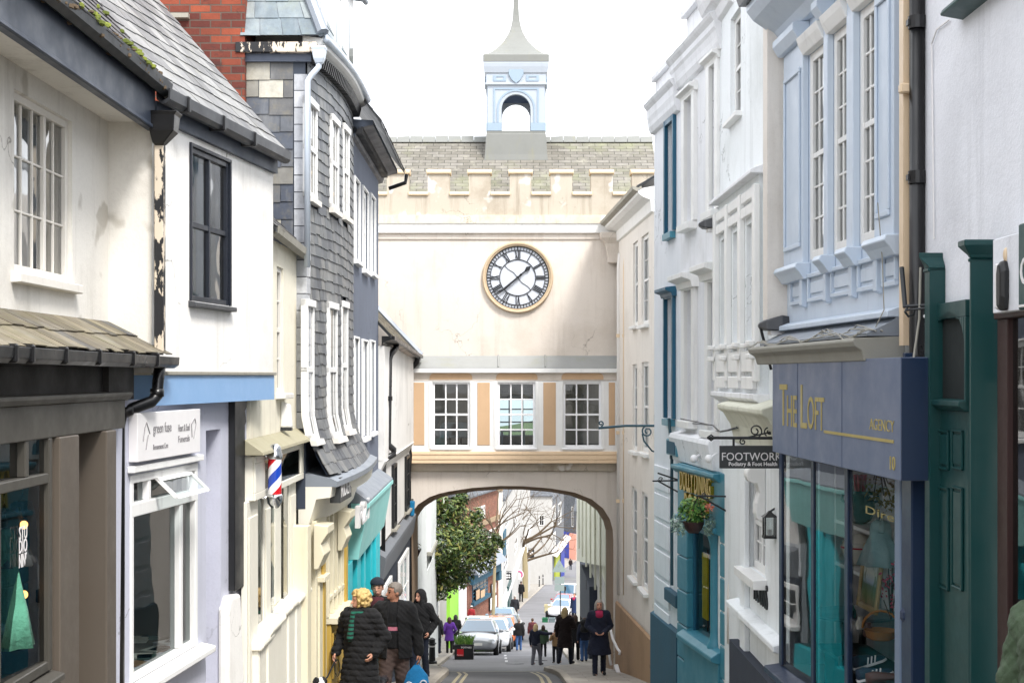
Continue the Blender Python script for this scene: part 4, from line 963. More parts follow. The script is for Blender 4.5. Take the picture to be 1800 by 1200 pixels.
mb=MB(); mb.lathe((c.x,c.y,0),[(.03,c.z+.16),(.03,c.z+.2),(.004,c.z+.21)],10); mb.build('beacon',M_['glass_dark'],t)
# ================================================================ GATEHOUSE ACROSS THE STREET
DG=31.6; FG=Fac((-3.4,DG),(3.4,DG)); XG=3.4
def gx(u,o=0.): return (u-CU)/FPX*(DG-o)+XG
def gzv(v,o=0.): return (HOR-v)/FPX*(DG-o)
G=FG.thing('clock_gatehouse','cream gatehouse spanning the street on a flat arch, with clock, battlements and cupola','gatehouse')
zt=gzv(392)
arch=[(722,905),(728,895),(735,886),(755,873),(772,867),(790,863),(830,857),(880,853.5),(920,854),(970,858),(1010,865),(1040,877),(1060,893),(1072,912),(1077,930),(1078,950)]
AP=[(gx(u),gzv(v)) for u,v in arch]; zsp=gzv(826); DB=2.4; DZ=-.27
mb=MB(); W=FG.W
FG.quad(mb,0,2*XG,.40,zt,0.)
FG.quad(mb,0,AP[0][0],-7.2,.40,0.); FG.quad(mb,AP[-1][0],2*XG,-7.2,.40,0.)
for (a,b) in zip(AP,AP[1:]):
    mb.face([W(a[0],0,a[1]),W(b[0],0,b[1]),W(b[0],0,zsp),W(a[0],0,zsp)])
# passage: soffit falls with the street, jambs, back face
zbk=-.55
FG.quad(mb,0,AP[0][0],-7.6,zt,-DB); FG.quad(mb,AP[-1][0],2*XG,-7.6,zt,-DB); FG.quad(mb,AP[0][0],AP[-1][0],zsp,-1.45,-DB); FG.quad(mb,AP[0][0],AP[-1][0],.05,zt,-DB)
for (a,b) in zip(AP,AP[1:]): mb.face([W(a[0],-DB,a[1]+DZ),W(b[0],-DB,b[1]+DZ),W(b[0],-DB,zsp),W(a[0],-DB,zsp)])
mb.build('wall',M_['arch_cream'],G)
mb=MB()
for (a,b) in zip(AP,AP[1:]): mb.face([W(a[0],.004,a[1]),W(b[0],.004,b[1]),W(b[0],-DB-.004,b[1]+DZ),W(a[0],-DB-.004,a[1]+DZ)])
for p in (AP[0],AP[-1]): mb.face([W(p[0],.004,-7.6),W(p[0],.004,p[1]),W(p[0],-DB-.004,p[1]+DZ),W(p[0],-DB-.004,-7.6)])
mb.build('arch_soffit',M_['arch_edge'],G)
# upper cornice and parapet
zc0=gzv(410); zc1=gzv(394); zc2=gzv(378)
mb=MB(); FG.prof(mb,0,gx(1086),[(-.02,zc0-.13),(.035,zc0-.13),(.035,zc0-.02),(.06,zc0)  ,(-.02,zc0)]); mb.build('lower_moulding',M_['arch_cream'],G)
mb=MB(); FG.prof(mb,0,gx(1086),[(-.02,zc0),(.10,zc0),(.14,zc1-.02),(.14,zc1),(-.02,zc1)]); mb.build('cornice',M_['white_paint'],G)
mb=MB(); FG.prof(mb,0,2*XG,[(-.3,zc1),(.16,zc1),(.10,zc2-.02),(.0,zc2),(-.3,zc2)]); mb.build('weathered_course',M_['arch_stain'],G)
zp=gzv(344); zm=gzv(306); zs=gzv(378)
mb=MB(); FG.box(mb,0,2*XG,-.35,0,zs,zp); mb.build('parapet',M_['arch_stain'],G)
for u in (699,771,843,915,987,1058,1130,627):
    a=gx(u-19); b=gx(u+19)
    mb=MB(); FG.box(mb,a,b,-.33,-.002,zp,zm); me_=mb.build('merlon',M_['arch_stain'],G)
    mb=MB(); FG.prof(mb,a-.03,b+.03,[(-.38,zm),(.04,zm),(.05,zm+.04),(.02,zm+.10),(-.17,zm+.13),(-.38,zm+.09)]); mb.build('cap',M_['cream_trim'],me_,bev=.008)
    mb=MB(); FG.prof(mb,b+.0,b+.44,[(-.38,zp),(.04,zp),(.05,zp+.03),(.02,zp+.09),(-.38,zp+.11)]); mb.build('crenel_sill',M_['cream_trim'],G,bev=.008)
# main roof
r0=Vector((-3.4,DG+.4,3.75)); r1=Vector((3.4,DG+.4,3.75)); q0=Vector((-3.4,34.5,5.70)); q1=Vector((3.4,34.5,5.70)); k0=Vector((-3.4,37,3.75)); k1=Vector((3.4,37,3.75))
mb=MB(); mb.face([r0,r1,q1,q0]); mb.face([k1,k0,q0,q1]); mb.face([r0,q0,k0]); mb.face([r1,k1,q1]); 
Wx=lambda x,y,z:Vector((x,y,z))
mb.box(-3.4,3.4,36.7,37.0,-.6,3.76); mb.box(-3.4,-3.38,DG,37,0,3.75); mb.box(3.38,3.4,DG,37,0,3.75)
rf=mb.build('roof',M_['slate_arch'],G)
mb=MB()
for k in range(22):
    x=-3.4+k*.31; mb.loft([[Vector((xx,34.5-.13,5.64)),Vector((xx,34.5,5.80+random.uniform(-.01,.01))),Vector((xx,34.5+.13,5.64))] for xx in (x,x+.30)])
mb.build('ridge_tiles',M_['cupola_lead'],rf)
# cupola
cx=(907-CU)/FPX*34.5; cy=34.5; kf=33.8/FPX
zq=lambda v:(HOR-v)*kf
cup=MB(); 
def sq(h,z): return [Vector((cx-h,cy-h,z)),Vector((cx+h,cy-h,z)),Vector((cx+h,cy+h,z)),Vector((cx-h,cy+h,z))]
cup.loft([sq(.76,zq(284)),sq(.74,zq(272)),sq(.71,zq(236)),sq(.70,zq(235)),sq(.70,zq(230))]); cb=cup.build('cupola',M_['cupola_lead'],G)
FC_=Fac((cx-.68,cy-.68),(cx+.68,cy-.68))
def cup_side(rot):
    """one face of the lantern with its arched opening"""
    R=Matrix.Translation((cx,cy,0))@Matrix.Rotation(rot,4,'Z')
    Wr=lambda x,o,z: R@Vector((x,-.68-o,z))
    return Wr
body=MB(); blue=MB()
hw=.345; zs_=zq(191); zb_=zq(230); zt_=zq(150)
for rot in (0,math.pi/2,math.pi,-math.pi/2):
    Wr=cup_side(rot)
    n=14; arc=[(hw*math.cos(math.pi*(1-i/n)),zs_+hw*math.sin(math.pi*(1-i/n))) for i in range(n+1)]
    for o,sgn in ((0,1),(-.12,-1)):
        for (a,b) in zip(arc,arc[1:]): body.face([Wr(a[0],o,a[1]),Wr(b[0],o,b[1]),Wr(b[0],o,zt_),Wr(a[0],o,zt_)])
        body.face([Wr(-.68,o,zb_),Wr(-hw,o,zb_),Wr(-hw,o,zs_),Wr(-.68,o,zs_)]); body.face([Wr(hw,o,zb_),Wr(.68,o,zb_),Wr(.68,o,zs_),Wr(hw,o,zs_)])
        body.face([Wr(-.68,o,zs_),Wr(-hw,o,zs_),Wr(-hw,o,zt_),Wr(-.68,o,zt_)]); body.face([Wr(hw,o,zs_),Wr(.68,o,zs_),Wr(.68,o,zt_),Wr(hw,o,zt_)])
    path=[(-hw,zb_)]+arc+[(hw,zb_)]
    for (a,b) in zip(path,path[1:]): body.face([Wr(a[0],0,a[1]),Wr(b[0],0,b[1]),Wr(b[0],-.12,b[1]),Wr(a[0],-.12,a[1])])
    # blue trims: architrave lines, plinth blocks, panels
    arc2=[((hw+.07)*math.cos(math.pi*(1-i/n)),zs_+(hw+.07)*math.sin(math.pi*(1-i/n))) for i in range(n+1)]
    arc3=[((hw+.11)*math.cos(math.pi*(1-i/n)),zs_+(hw+.11)*math.sin(math.pi*(1-i/n))) for i in range(n+1)]
    for i in range(n): blue.hexa([Wr(arc2[i][0],.015,arc2[i][1]),Wr(arc2[i+1][0],.015,arc2[i+1][1]),Wr(arc2[i+1][0],0,arc2[i+1][1]),Wr(arc2[i][0],0,arc2[i][1]),Wr(arc3[i][0],.015,arc3[i][1]),Wr(arc3[i+1][0],.015,arc3[i+1][1]),Wr(arc3[i+1][0],0,arc3[i+1][1]),Wr(arc3[i][0],0,arc3[i][1])])
    def bb(x0,x1,z0,z1,o=.015): blue.hexa([Wr(x0,o,z0),Wr(x1,o,z0),Wr(x1,0,z0),Wr(x0,0,z0),Wr(x0,o,z1),Wr(x1,o,z1),Wr(x1,0,z1),Wr(x0,0,z1)])
    for s in (-1,1):
        a,b=sorted((s*(hw+.11),s*(hw+.07))); bb(a,b,zb_+.2,zs_)
        a,b=sorted((s*.54,s*.50)); bb(a,b,zb_+.2,zt_-.06)
        a,b=sorted((s*.685,s*(hw+.0))); bb(a,b,zb_,zb_+.19,.03)
    bb(-.50,.50,zt_-.10,zt_-.06)
body.build('lantern',M_['cupola_white'],cb); 
ent=MB(); ent.loft([sq(.70,zq(150)),sq(.73,zq(149)),sq(.73,zq(146)),sq(.71,zq(145)),sq(.71,zq(130)),sq(.74,zq(128)),sq(.77,zq(118)),sq(.78,zq(112)),sq(.78,zq(110))]); ent.build('entablature',M_['cupola_white'],cb)
for rot in (0,math.pi/2,math.pi,-math.pi/2):
    Wr=cup_side(rot); o=.035
    pts=[(-.17,zq(122)),(.17,zq(122)),(.175,zq(131)),(.10,zq(141)),(0,zq(147)),(-.10,zq(141)),(-.175,zq(131))]
    blue.loft([[Wr(x,.025,z) for x,z in pts],[Wr(x,.075,z) for x,z in pts]])
    for s in (-1,1):
        for (x0,x1,z0,z1) in ((.24,.54,zq(143),zq(140.5)),(.24,.54,zq(135.5),zq(133)),(.24,.30,zq(140.5),zq(135.5)),(.48,.54,zq(140.5),zq(135.5))):
            a,b=sorted((s*x0,s*x1)); blue.hexa([Wr(a,.045,z0),Wr(b,.045,z0),Wr(b,.02,z0),Wr(a,.02,z0),Wr(a,.045,z1),Wr(b,.045,z1),Wr(b,.02,z1),Wr(a,.02,z1)])
blue.build('blue_trim',M_['cupola_blue'],cb)
mb=MB(); zz0=zq(166); 
for k in range(9): mb.box(cx-.55,cx+.55,cy-.55+k*.125,cy-.55+k*.125+.05,zz0+.02,zz0+.05)
mb.box(cx-.56,cx+.56,cy-.56,cy+.56,zz0+.06,zz0+.1); mb.build('louvred_ceiling',M_['louvre'],cb)
mb=MB(); kk=34.5/FPX; prof=[(110,58*.01352),(97,58*.01352)]
og=[(97,56),(93,48),(88,41.5),(82,35),(75,28.5),(67,22.5),(58,17.5),(48,12.5),(38,9.3),(28,7.2),(15,5.6),(0,5.0),(-14,4.6)]
mb.loft([sq(.785,zq(110)),sq(.785,zq(97))]+[sq(w*kk,zq(v)+ (0 if v>90 else 0)) for v,w in og[1:]]); mb.build('ogee_roof',M_['cupola_lead'],cb,bev=.01)
mb=MB(); mb.lathe((cx,cy,0),[(.03,zq(-12)),(.10,zq(-16)),(.11,zq(-20)),(.03,zq(-25)),(.01,zq(-60))],12); mb.build('finial',M_['iron'],cb,smooth=True)
# clock
C0=W(gx(910),0,gzv(488)); cxx,czz=C0.x,C0.z; k=DG/FPX
t=thing('clock','round white clock with black Roman numerals in a tan ring on the gatehouse wall','clock',C0)
mb=MB()
R=lambda r:r*k
rings=[]
for r,o in ((62,-.01),(62.5,.05),(60.5,.09),(58.5,.085),(57.5,.06),(56.2,.065),(55.2,.045),(55,.0)):
    rings.append([Vector((cxx+R(r)*math.cos(2*math.pi*j/64),DG-o,czz+R(r)*math.sin(2*math.pi*j/64))) for j in range(64)])
mb.loft(rings,True,False); mb.build('surround',M_['clock_ring'],t,smooth=True,auto=50)
mb=MB(); mb.face([Vector((cxx+R(55.2)*math.cos(2*math.pi*j/64),DG-.012,czz+R(55.2)*math.sin(2*math.pi*j/64))) for j in range(63,-1,-1)]); mb.build('dial',M_['clock_face'],t)
def cring(mb,r0,r1,o0=.012,o1=.03,n=72):
    rr=[[Vector((cxx+R(r)*math.cos(2*math.pi*j/n),DG-o,czz+R(r)*math.sin(2*math.pi*j/n))) for j in range(n)] for r,o in ((r0,o0),(r0,o1),(r1,o1),(r1,o0))]
    mb.loft(rr,True,False)
def cbar(mb,ang,r0,r1,w0,w1=None,off0=0.,off1=None,o0=.012,o1=.03):
    """bar from radius r0 to r1 at clock angle (deg from 12, clockwise), sideways offsets in px"""
    w1=w0 if w1 is None else w1; off1=off0 if off1 is None else off1
    a=math.radians(ang); er=Vector((math.sin(a),0,math.cos(a))); et=Vector((math.cos(a),0,-math.sin(a)))
    P=lambda r,f,o:Vector((cxx,DG-o,czz))+er*R(r)+et*R(f)
    mb.hexa([P(r0,off0-w0,o1),P(r0,off0+w0,o1),P(r0,off0+w0,o0),P(r0,off0-w0,o0),P(r1,off1-w1,o1),P(r1,off1+w1,o1),P(r1,off1+w1,o0),P(r1,off1-w1,o0)])
mb=MB(); cring(mb,53.6,55.3); cring(mb,47.6,48.8); cring(mb,31,32.4)
for m in range(60): cbar(mb,m*6,48.5,54,.55 if m%5 else 1.0)
mb.build('minute_track',M_['clock_black'],t)
num={1:'I',2:'II',3:'III',4:'IIII',5:'V',6:'VI',7:'VII',8:'VIII',9:'IX',10:'X',11:'XI',12:'XII'}
mb=MB(); wd={'I':2.6,'V':5.4,'X':5.4}
for h,s in num.items():
    tot=sum(wd[c] for c in s); x=-tot/2
    for c in s:
        w=wd[c]; m=x+w/2
        # numerals read outwards from the centre: bottom at the inner ring
        if c=='I': cbar(mb,h*30,33,47.2,.75,None,m)
        elif c=='V': cbar(mb,h*30,33.2,47.2,.75,.85,m,m-1.8); cbar(mb,h*30,33.2,47.2,.35,.35,m,m+1.8,o1=.028)
        else: cbar(mb,h*30,33.2,47.2,.85,.85,m+1.8,m-1.8); cbar(mb,h*30,33.2,47.2,.35,.35,m-1.8,m+1.8,o1=.028)
        x+=w
mb.build('numerals',M_['clock_black'],t)
mb=MB()
def pc(x,y,o=.035): return Vector((cxx+R(x),DG-o,czz-R(y)))
for sg in (1,-1):
    pts=[(0,0),(-4,-5),(-8,-9.5),(-13,-12.5),(-17,-15),(-21,-19),(-22.5,-21.5)]
    mb.tube([pc(sg*x,sg*y,.02) for x,y in pts],R(.55),6)
mb.build('scroll_bars',M_['clock_black'],t)
mb=MB(); o=dict(o0=.045,o1=.06); cbar(mb,49,-6,20,1.1,1.1,**o); cbar(mb,49,17,24,1.2,4.2,**o); cbar(mb,49,24,30.5,4.2,.3,**o); cring(mb,0,2.5,.04,.075,20); mb.build('hour_hand',M_['clock_black'],t)
mb=MB(); o=dict(o0=.065,o1=.08); cbar(mb,229.5,-8,30,1.3,2.0,**o); cbar(mb,229.5,30,48,2.0,.3,**o); cbar(mb,229.5,-9,-4,2.2,1.2,**o); mb.build('minute_hand',M_['clock_black'],t)
# bridge room
OB=.25; s0,s1=gx(721),gx(1085,0)
zL0=gzv(625); zL1=gzv(647,OB)
mb=MB(); FG.prof(mb,s0-.1,s1,[(0,zL0),(OB+.05,zL1+.02),(OB+.06,zL1-.01),(0,zL1-.01)]); 
for u in (876,958): s=gx(u); mb.tube([W(s,0,zL0+.01),W(s,OB+.05,zL1+.03)],.02,6)
mb.build('lead_roof',M_['lead_roof'],G)
mb=MB(); FG.box(mb,s0-.1,s1,-.02,OB+.07,gzv(655,OB),zL1-.01); mb.build('roof_edge',M_['white_paint'],G,bev=.005)
z1=gzv(655,OB); z2=gzv(663,OB); z3=gzv(667,OB); z4=gzv(793,OB); z5=gzv(828)
mb=MB(); FG.prof(mb,s0,s1,[(-.02,z1),(OB-.04,z1),(OB-.04,z2-.06),(OB,z2-.08),(OB,z3-.02),(-.02,z3-.02)]); mb.build('frieze',M_['arch_cream'],G)
for (a,b) in ((755,830),(872,945),(987,1061)):
    mb=MB()
    A,B=gx(a,OB),gx(b,OB); r=.10; zz1=z1-.005; zz0=z2-.045
    pts=[(A,zz0),(B,zz0)]+[(B-r+r*math.cos(q),zz1-r+r*math.sin(q)) for q in [math.pi/2*i/6 for i in range(7)]]+[(A+r-r*math.sin(q),zz1-r+r*math.cos(q)) for q in [math.pi/2*i/6 for i in range(7)]]
    FG.poly(mb,pts,OB-.05,OB-.025); mb.build('frieze_panel',M_['tan_panel'],G)
wins=[(760,826),(874.5,941),(990,1057)]; zwt=gzv(671,OB); zwb=gzv(786,OB)
H=[(gx(a,OB),gx(b,OB),zwb,zwt) for a,b in wins]
mb=MB(); FG.wall(mb,s0,s1,z4,z3-.02,H,.16,o=OB,depth=0); FG.quad(mb,s1,s1+.001,z4,z3,OB)
mb.face([W(s1,OB,z4),W(s1,0,z4),W(s1,0,z3),W(s1,OB,z3)]); mb.face([W(s0,0,z4),W(s0,OB,z4),W(s0,OB,z3),W(s0,0,z3)])
for (a,b) in wins:
    for (x0,x1,za,zb2) in ((a-6,a-1,z4+.05,z3-.05),(b+1,b+6,z4+.05,z3-.05)): FG.box(mb,gx(x0,OB),gx(x1,OB),OB,OB+.015,za,zb2)
mb.build('window_wall',M_['white_paint'],G,bev=.003)
for r in H: FG.window(G,r,3,4,M_['white_gloss'],M_['glass_dark'],o=OB,rec=.05,fw=.05,bar=.032,sash=True,sill=(.05,.05,.03))
for (a,b) in ((727,746),(839,861),(955,977),(1070,1081)):
    mb=MB(); FG.box(mb,gx(a,OB),gx(b,OB),OB,OB+.012,gzv(782,OB),gzv(672,OB)); mb.build('panel',M_['tan_panel'],G,bev=.006)
mb=MB(); FG.prof(mb,s0,s1-.02,[(-.02,z4),(OB+.05,z4),(OB+.05,z4-.06),(OB+.035,z4-.09),(OB+.03,z4-.17),(OB+.015,z4-.19),(OB+.01,z4-.26),(-.02,z4-.27)]); mb.build('bridge_cornice',M_['tan_trim'],G,bev=.004)
mb=MB(); FG.prof(mb,s0,gx(1080),[(-.02,z4-.27),(.08,z4-.27),(.08,z5+.02),(.05,z5),(-.02,z5)]); mb.build('string_course',M_['arch_stain'],G)
# room inside the bridge: floor, back wall with windows
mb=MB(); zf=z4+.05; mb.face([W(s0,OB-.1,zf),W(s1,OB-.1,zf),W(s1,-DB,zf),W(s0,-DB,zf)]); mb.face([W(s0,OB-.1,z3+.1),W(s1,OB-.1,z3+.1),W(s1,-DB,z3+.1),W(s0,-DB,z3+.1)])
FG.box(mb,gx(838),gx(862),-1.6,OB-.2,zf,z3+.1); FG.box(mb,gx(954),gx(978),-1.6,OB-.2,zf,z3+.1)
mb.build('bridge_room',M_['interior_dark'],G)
mb=MB(); B2=[(gx(865),gx(950),zf+.15,z3-.05)]
FG.wall(mb,AP[0][0],AP[-1][0],-1.45,.05,B2,.0,o=-DB,depth=0); mb.build('back_wall',M_['arch_cream'],G)
FG.window(G,(gx(865),gx(950),zf+.15,z3-.05),3,4,M_['white_gloss'],M_['glass_shop'],o=-DB,rec=0,fw=.05,bar=.03)
# desk chairs seen in the bridge windows
for (u,lab) in ((788,'pale office chair back seen in the left bridge window'),(808,'dark office chair beside the pale one in the left bridge window'),(902,'low white desk set behind the middle bridge window')):
    c=W(gx(u),-.55,zf)
    if 'desk' in lab:
        t=thing('desk',lab,'desk',c); mb=MB(); mb.box(c.x-.28,c.x+.28,c.y-.2,c.y+.2,zf+.36,zf+.40); mb.build('desk_top',M_['white_gloss'],t)
        for sx in (-1,1): mb=MB(); mb.box(c.x+sx*.25-.02,c.x+sx*.25+.02,c.y-.18,c.y+.18,zf,zf+.36); mb.build('leg',M_['white_gloss'],t)
    else:
        t=thing('office_chair',lab,'chair',c); m=M_['white_gloss'] if 'pale' in lab else M_['iron']
        mb=MB(); mb.box(c.x-.2,c.x+.2,c.y-.2,c.y+.2,zf+.22,zf+.27); mb.build('seat',m,t,bev=.02,seg=2)
        mb=MB(); pts=[(-.2,0),(.2,0),(.21,.2),(.13,.3),(-.13,.3),(-.21,.2)]; mb.loft([[Vector((c.x+x,c.y-.2,zf+.27+z)) for x,z in pts],[Vector((c.x+x,c.y-.16,zf+.27+z)) for x,z in pts]]); mb.build('backrest',m,t,bev=.01)
        mb=MB(); mb.tube([c+Vector((0,0,.22)),c],.03,8); mb.build('leg',M_['chrome'],t)
# ================================================================ RIGHT ROW
# ---- cream house beside the arch
R6=Fac.px(1087,31.35,1150,25.5)
T6=R6.thing('cream_house','narrow cream rendered house with tan sloping plinth beside the arch','house')
H=[R6.rect(*q) for q in ((1113,1121,425,572),(1127.5,1140,412,570),(1112,1120,640,792),(1128,1140,636,795),(1110,1120,856,1016),(1128,1139,866,1036))]
ze=3.2
mb=MB(); R6.wall(mb,0,R6.L,-7.2,ze,H,.14,depth=4); mb.build('wall',M_['r6_cream'],T6)
for r in H: R6.window(T6,r,2,4,M_['white_paint'],M_['glass_old'],rec=.04,fw=.08,sash=True,sill=(.09,.07,.06))
mb=MB(); R6.prof(mb,-.15,R6.L,[(-.02,ze-.28),(.05,ze-.25),(.07,ze-.05),(.2,ze),(.28,ze+.06),(.30,ze+.14),(-.02,ze+.2)]); mb.build('cornice',M_['white_paint'],T6,bev=.005)
mb=MB(); R6.prof(mb,-.2,R6.L,[(.22,ze+.14),(.30,ze+.10),(.38,ze+.14),(.39,ze+.2),(.30,ze+.17),(.23,ze+.2)]); mb.build('gutter',M_['old_gutter'],T6)
e0=R6.W(-.2,.3,ze+.2); e1=R6.W(R6.L,.3,ze+.2); up=(-Vector((R6.n.x,R6.n.y,0))*.82+Vector((0,0,.5)))*2.0
mb=MB(); mb.hexa([e0-Vector((0,0,.04)),e1-Vector((0,0,.04)),e1+up-Vector((0,0,.04)),e0+up-Vector((0,0,.04)),e0,e1,e1+up,e0+up]); ro=mb.build('roof',M_['iron'],T6)
mb=MB(); tile_patch(mb,flat_patch(e0,e1,e1+up,e0+up),9,.3,tint=lambda a,b:random.random(),jit=.01); mb.build('slates',M_['slate_roof_light'],ro)
za=R6.z(1090,1062); zb=R6.z(1150,1125)
mb=MB(); mb.loft([[R6.W(0,o,z) for o,z in ((.03,-7.4),(.07,-7.4),(.07,za),(.03,za+.04))],[R6.W(R6.L,o,z) for o,z in ((.03,-7.4),(.07,-7.4),(.07,zb),(.03,zb+.04))]]); mb.build('plinth',M_['plinth_tan'],T6)
mb=MB(); c=R6.W(-.1,.12,gzv(430)); mb.loft([[c+Vector((x*w,y*w,h)) for x,y in ((-1,-1),(1,-1),(1,1),(-1,1))] for w,h in ((.10,-.42),(.12,-.2),(.16,.0),(.2,.05),(.26,.12),(.28,.2),(.28,.24))]); mb.build('console',M_['arch_cream'],T6,bev=.01)
for (u,lab) in ((1088,'tan rainwater pipe in the corner between the gatehouse and cream house'),(1099,'cream rainwater pipe on the face of the cream house near the arch')):
    t=thing('downpipe',lab,'pipe',at(u,1050,31)); mb=MB(); d=31.15 if u<1095 else 30.3
    mb.tube([at(u+2,445,d),at(u,470,d),at(u,1045,d)],.05,10); mb.build('pipe',M_['white_pipe' if u<1095 else 'cream_pipe'],t,smooth=True)
    for v in (590,760,880): mb=MB(); mb.tube([at(u,v-3,d),at(u,v+3,d)],.066,10); mb.build('collar',M_['cream_pipe'],t)
    # ---- white house with teal windows + classical house: one bent terrace
R5=Fac.px(1150,21.0,1262,17.0)
u5=R5.s_of(1196)
T5=thing('teal_window_house','bluish white house with two tall teal sash windows and grooved quoins','house',R5.base(),R5.rz)
H=[R5.rect(1174,1187,217,408),R5.rect(1173,1186,525,735)]
z5=3.85
mb=MB(); R5.wall(mb,0,u5,-6.5,z5,H,.16,depth=4); mb.build('wall',M_['r5_white'],T5)
for i,r in enumerate(H): R5.window(T5,r,2,4,M_['teal_window'],M_['glass_old'],rec=.10,fw=.10,sash=True,sill=(.08,.10,.02),sm=M_['shop_teal'],surround=(.08,.05),head=(.14,.14,.16) if i else None)
def cornice(F,T,s0,s1,z,m,so=.14,extra=()):
    mb=MB(); F.prof(mb,s0,s1,[(-.02,z-.30),(.05,z-.28),(.08,z-.20),(.085,z-.14),(.10,z-.06),(so-.04,z-.02),(so-.04,z+.05),(so,z+.10),(so+.02,z+.14),(-.02,z+.2)]); return mb.build('cornice',m,T,bev=.006)
cornice(R5,T5,-.06,u5,z5,M_['r4_white'])
mb=MB(); R5.box(mb,0,u5,-.25,-.02,z5+.15,z5+.48); R5.box(mb,-.04,u5,-.28,.04,z5+.48,z5+.56); mb.build('parapet',M_['r4_white'],T5,bev=.005)
mb=MB()
q1=R5.s_of(1172,.05)
for k in range(9):
    z=R5.z(1165,865+k*50); 
    if k<6: R5.box(mb,0.12,q1,0,.028,z+.03,z+.37)
mb.build('quoin_blocks',M_['r5_white'],T5,bev=.008)
mb=MB(); R5.box(mb,R5.s_of(1167,.08),R5.s_of(1187,.08),-.01,.08,R5.z(1176,1052),R5.z(1176,1030)); mb.build('sill_block',M_['plinth_teal'],T5,bev=.01)
za=R5.z(1153,1078); zb=R5.z(1195,1112)
mb=MB(); mb.loft([[R5.W(0,o,z) for o,z in ((-.0,-7),(.06,-7),(.06,za),(0,za+.03))],[R5.W(u5,o,z) for o,z in ((0,-7),(.06,-7),(.06,zb),(0,zb+.03))]]); mb.build('plinth',M_['plinth_teal'],T5)
t=thing('downpipe','thin dark waste pipe running down the corner of the teal windowed house','pipe',at(1181,1050,19.4))
mb=MB(); mb.tube([at(1176,735,19.5),at(1181,800,19.4),at(1181,1028,19.4)],.022,8); mb.build('pipe',M_['iron_teal'],t)
mb=MB(); mb.tube([at(1181,800,19.4),at(1181,806,19.4)],.03,8); mb.build('collar',M_['iron_teal'],t)

T4=thing('dining_shop','white classical house with moulded window heads above a teal dining shop','shop',R5.W(u5,0,gz(19)),R5.rz)
H=[R5.rect(1208,1221,172,392),R5.rect(1252,1262,115,370),R5.rect(1208,1221,510,738),R5.rect(1250,1262,495,755)]
z4_=4.12; zfa=R5.z(1232,765); zsh=R5.z(1232,820)
mb=MB(); R5.wall(mb,u5,R5.L,zsh,z4_,H,.22,depth=4); mb.build('wall',M_['r4_white'],T4)
for i,r in enumerate(H): R5.window(T4,r,2,4,M_['white_paint'],M_['glass_old'],rec=.16,fw=.08,sash=True,sill=(.12,.10,.14),surround=(.16,.05),head=(.24,.20,.22) if i>1 else (.2,.12,.12))
cornice(R5,T4,u5-.15,R5.L+.3,z4_,M_['r4_white'],.16)
mb=MB(); R5.box(mb,u5+.3,R5.L+.3,-.25,-.02,z4_+.15,z4_+.6); R5.box(mb,u5+.26,R5.L+.3,-.28,.06,z4_+.6,z4_+.7); mb.build('parapet',M_['r4_white'],T4,bev=.005)
mb=MB(); R5.prof(mb,u5-.02,R5.L+.15,[(-.02,zfa+.02),(.14,zfa-.02),(.16,zfa-.07),(.10,zsh+.02),(-.02,zsh)]); mb.build('fascia_band',M_['r4_white'],T4,bev=.005)
for u in (1220,1246): mb=MB(); c=R5.W(R5.s_of(u,.2),.2,R5.z(u,806,.2)); mb.ball(c,.05,n=10); mb.tube([c,c+Vector((.1,.05,.06))],.015,6); mb.build('globe_lamp',M_['white_gloss'],T4,smooth=True)
# projecting teal shopfront, its front plane turned a little to the street
S4=Fac.px(1193,18.6,1285,16.3)
sx0,sx1=0.,S4.L
zt4=S4.z(1232,822); zsb=S4.z(1232,928)
mb=MB(); S4.box(mb,0.02,sx1-.02,-.3,.02,zsb,zt4); S4.prof(mb,-.05,S4.s_of(1268),[(-.3,zt4),(.10,zt4-.02),(.10,zt4-.06),(.03,zt4-.12),(-.3,zt4-.12)],.0,.0); S4.prof(mb,0,S4.s_of(1262),[(0,zsb),(.06,zsb+.02),(.06,zsb+.07),(0,zsb+.09)]); mb.build('sign_board',M_['shop_teal'],T4,bev=.006)
mb=MB(); b0,b1=S4.s_of(1203),S4.s_of(1258)
m=(S4.z(1232,828),S4.z(1232,862),S4.z(1232,868),S4.z(1232,898))
put_text(mb,'DOLLY DINING',S4,b0,b1,m[1]-.05,m[0]-.0,.03,bold=.03,ext=.035); put_text(mb,'ROOMS',S4,S4.s_of(1211),S4.s_of(1250),m[3]-.05,m[2]-.02,.03,bold=.03,ext=.035)
mb.build('lettering',M_['gold'],T4)
mb=MB()
def rust(F,mb,ua,ub,vt,vb,o0,o1,step=60):
    s0,s1=F.s_of(ua),F.s_of(ub); v=vt
    while v<vb:
        zt_,zb_=F.z((ua+ub)/2,v),F.z((ua+ub)/2,min(v+step,vb)); F.box(mb,s0,s1,o0,o1,zb_+.012,zt_); v+=step
    F.box(mb,s0+.01,s1-.01,o0,o1-.03,F.z((ua+ub)/2,vb),F.z((ua+ub)/2,vt))
rust(S4,mb,1194,1211,918,1240,-.35,.03); mb.build('pier',M_['shop_teal'],T4,bev=.012); mb=MB(); rust(S4,mb,1268,1285,838,1240,-.3,.02); 
s0,s1=S4.s_of(1211),S4.s_of(1268)
mb.build('pier',M_['shop_teal'],T4,bev=.012)
mb=MB(); zsl=S4.z(1235,1132)
S4.prof(mb,s0-.15,s1+.02,[(-.3,zsl+.12),(.05,zsl+.05),(.13,zsl),(.13,zsl-.05),(.05,zsl-.08),(-.3,zsl-.08)]); S4.box(mb,s0-.1,s1,-.3,.04,-7,zsl-.08); mb.build('stallriser',M_['shop_teal'],T4,bev=.008)
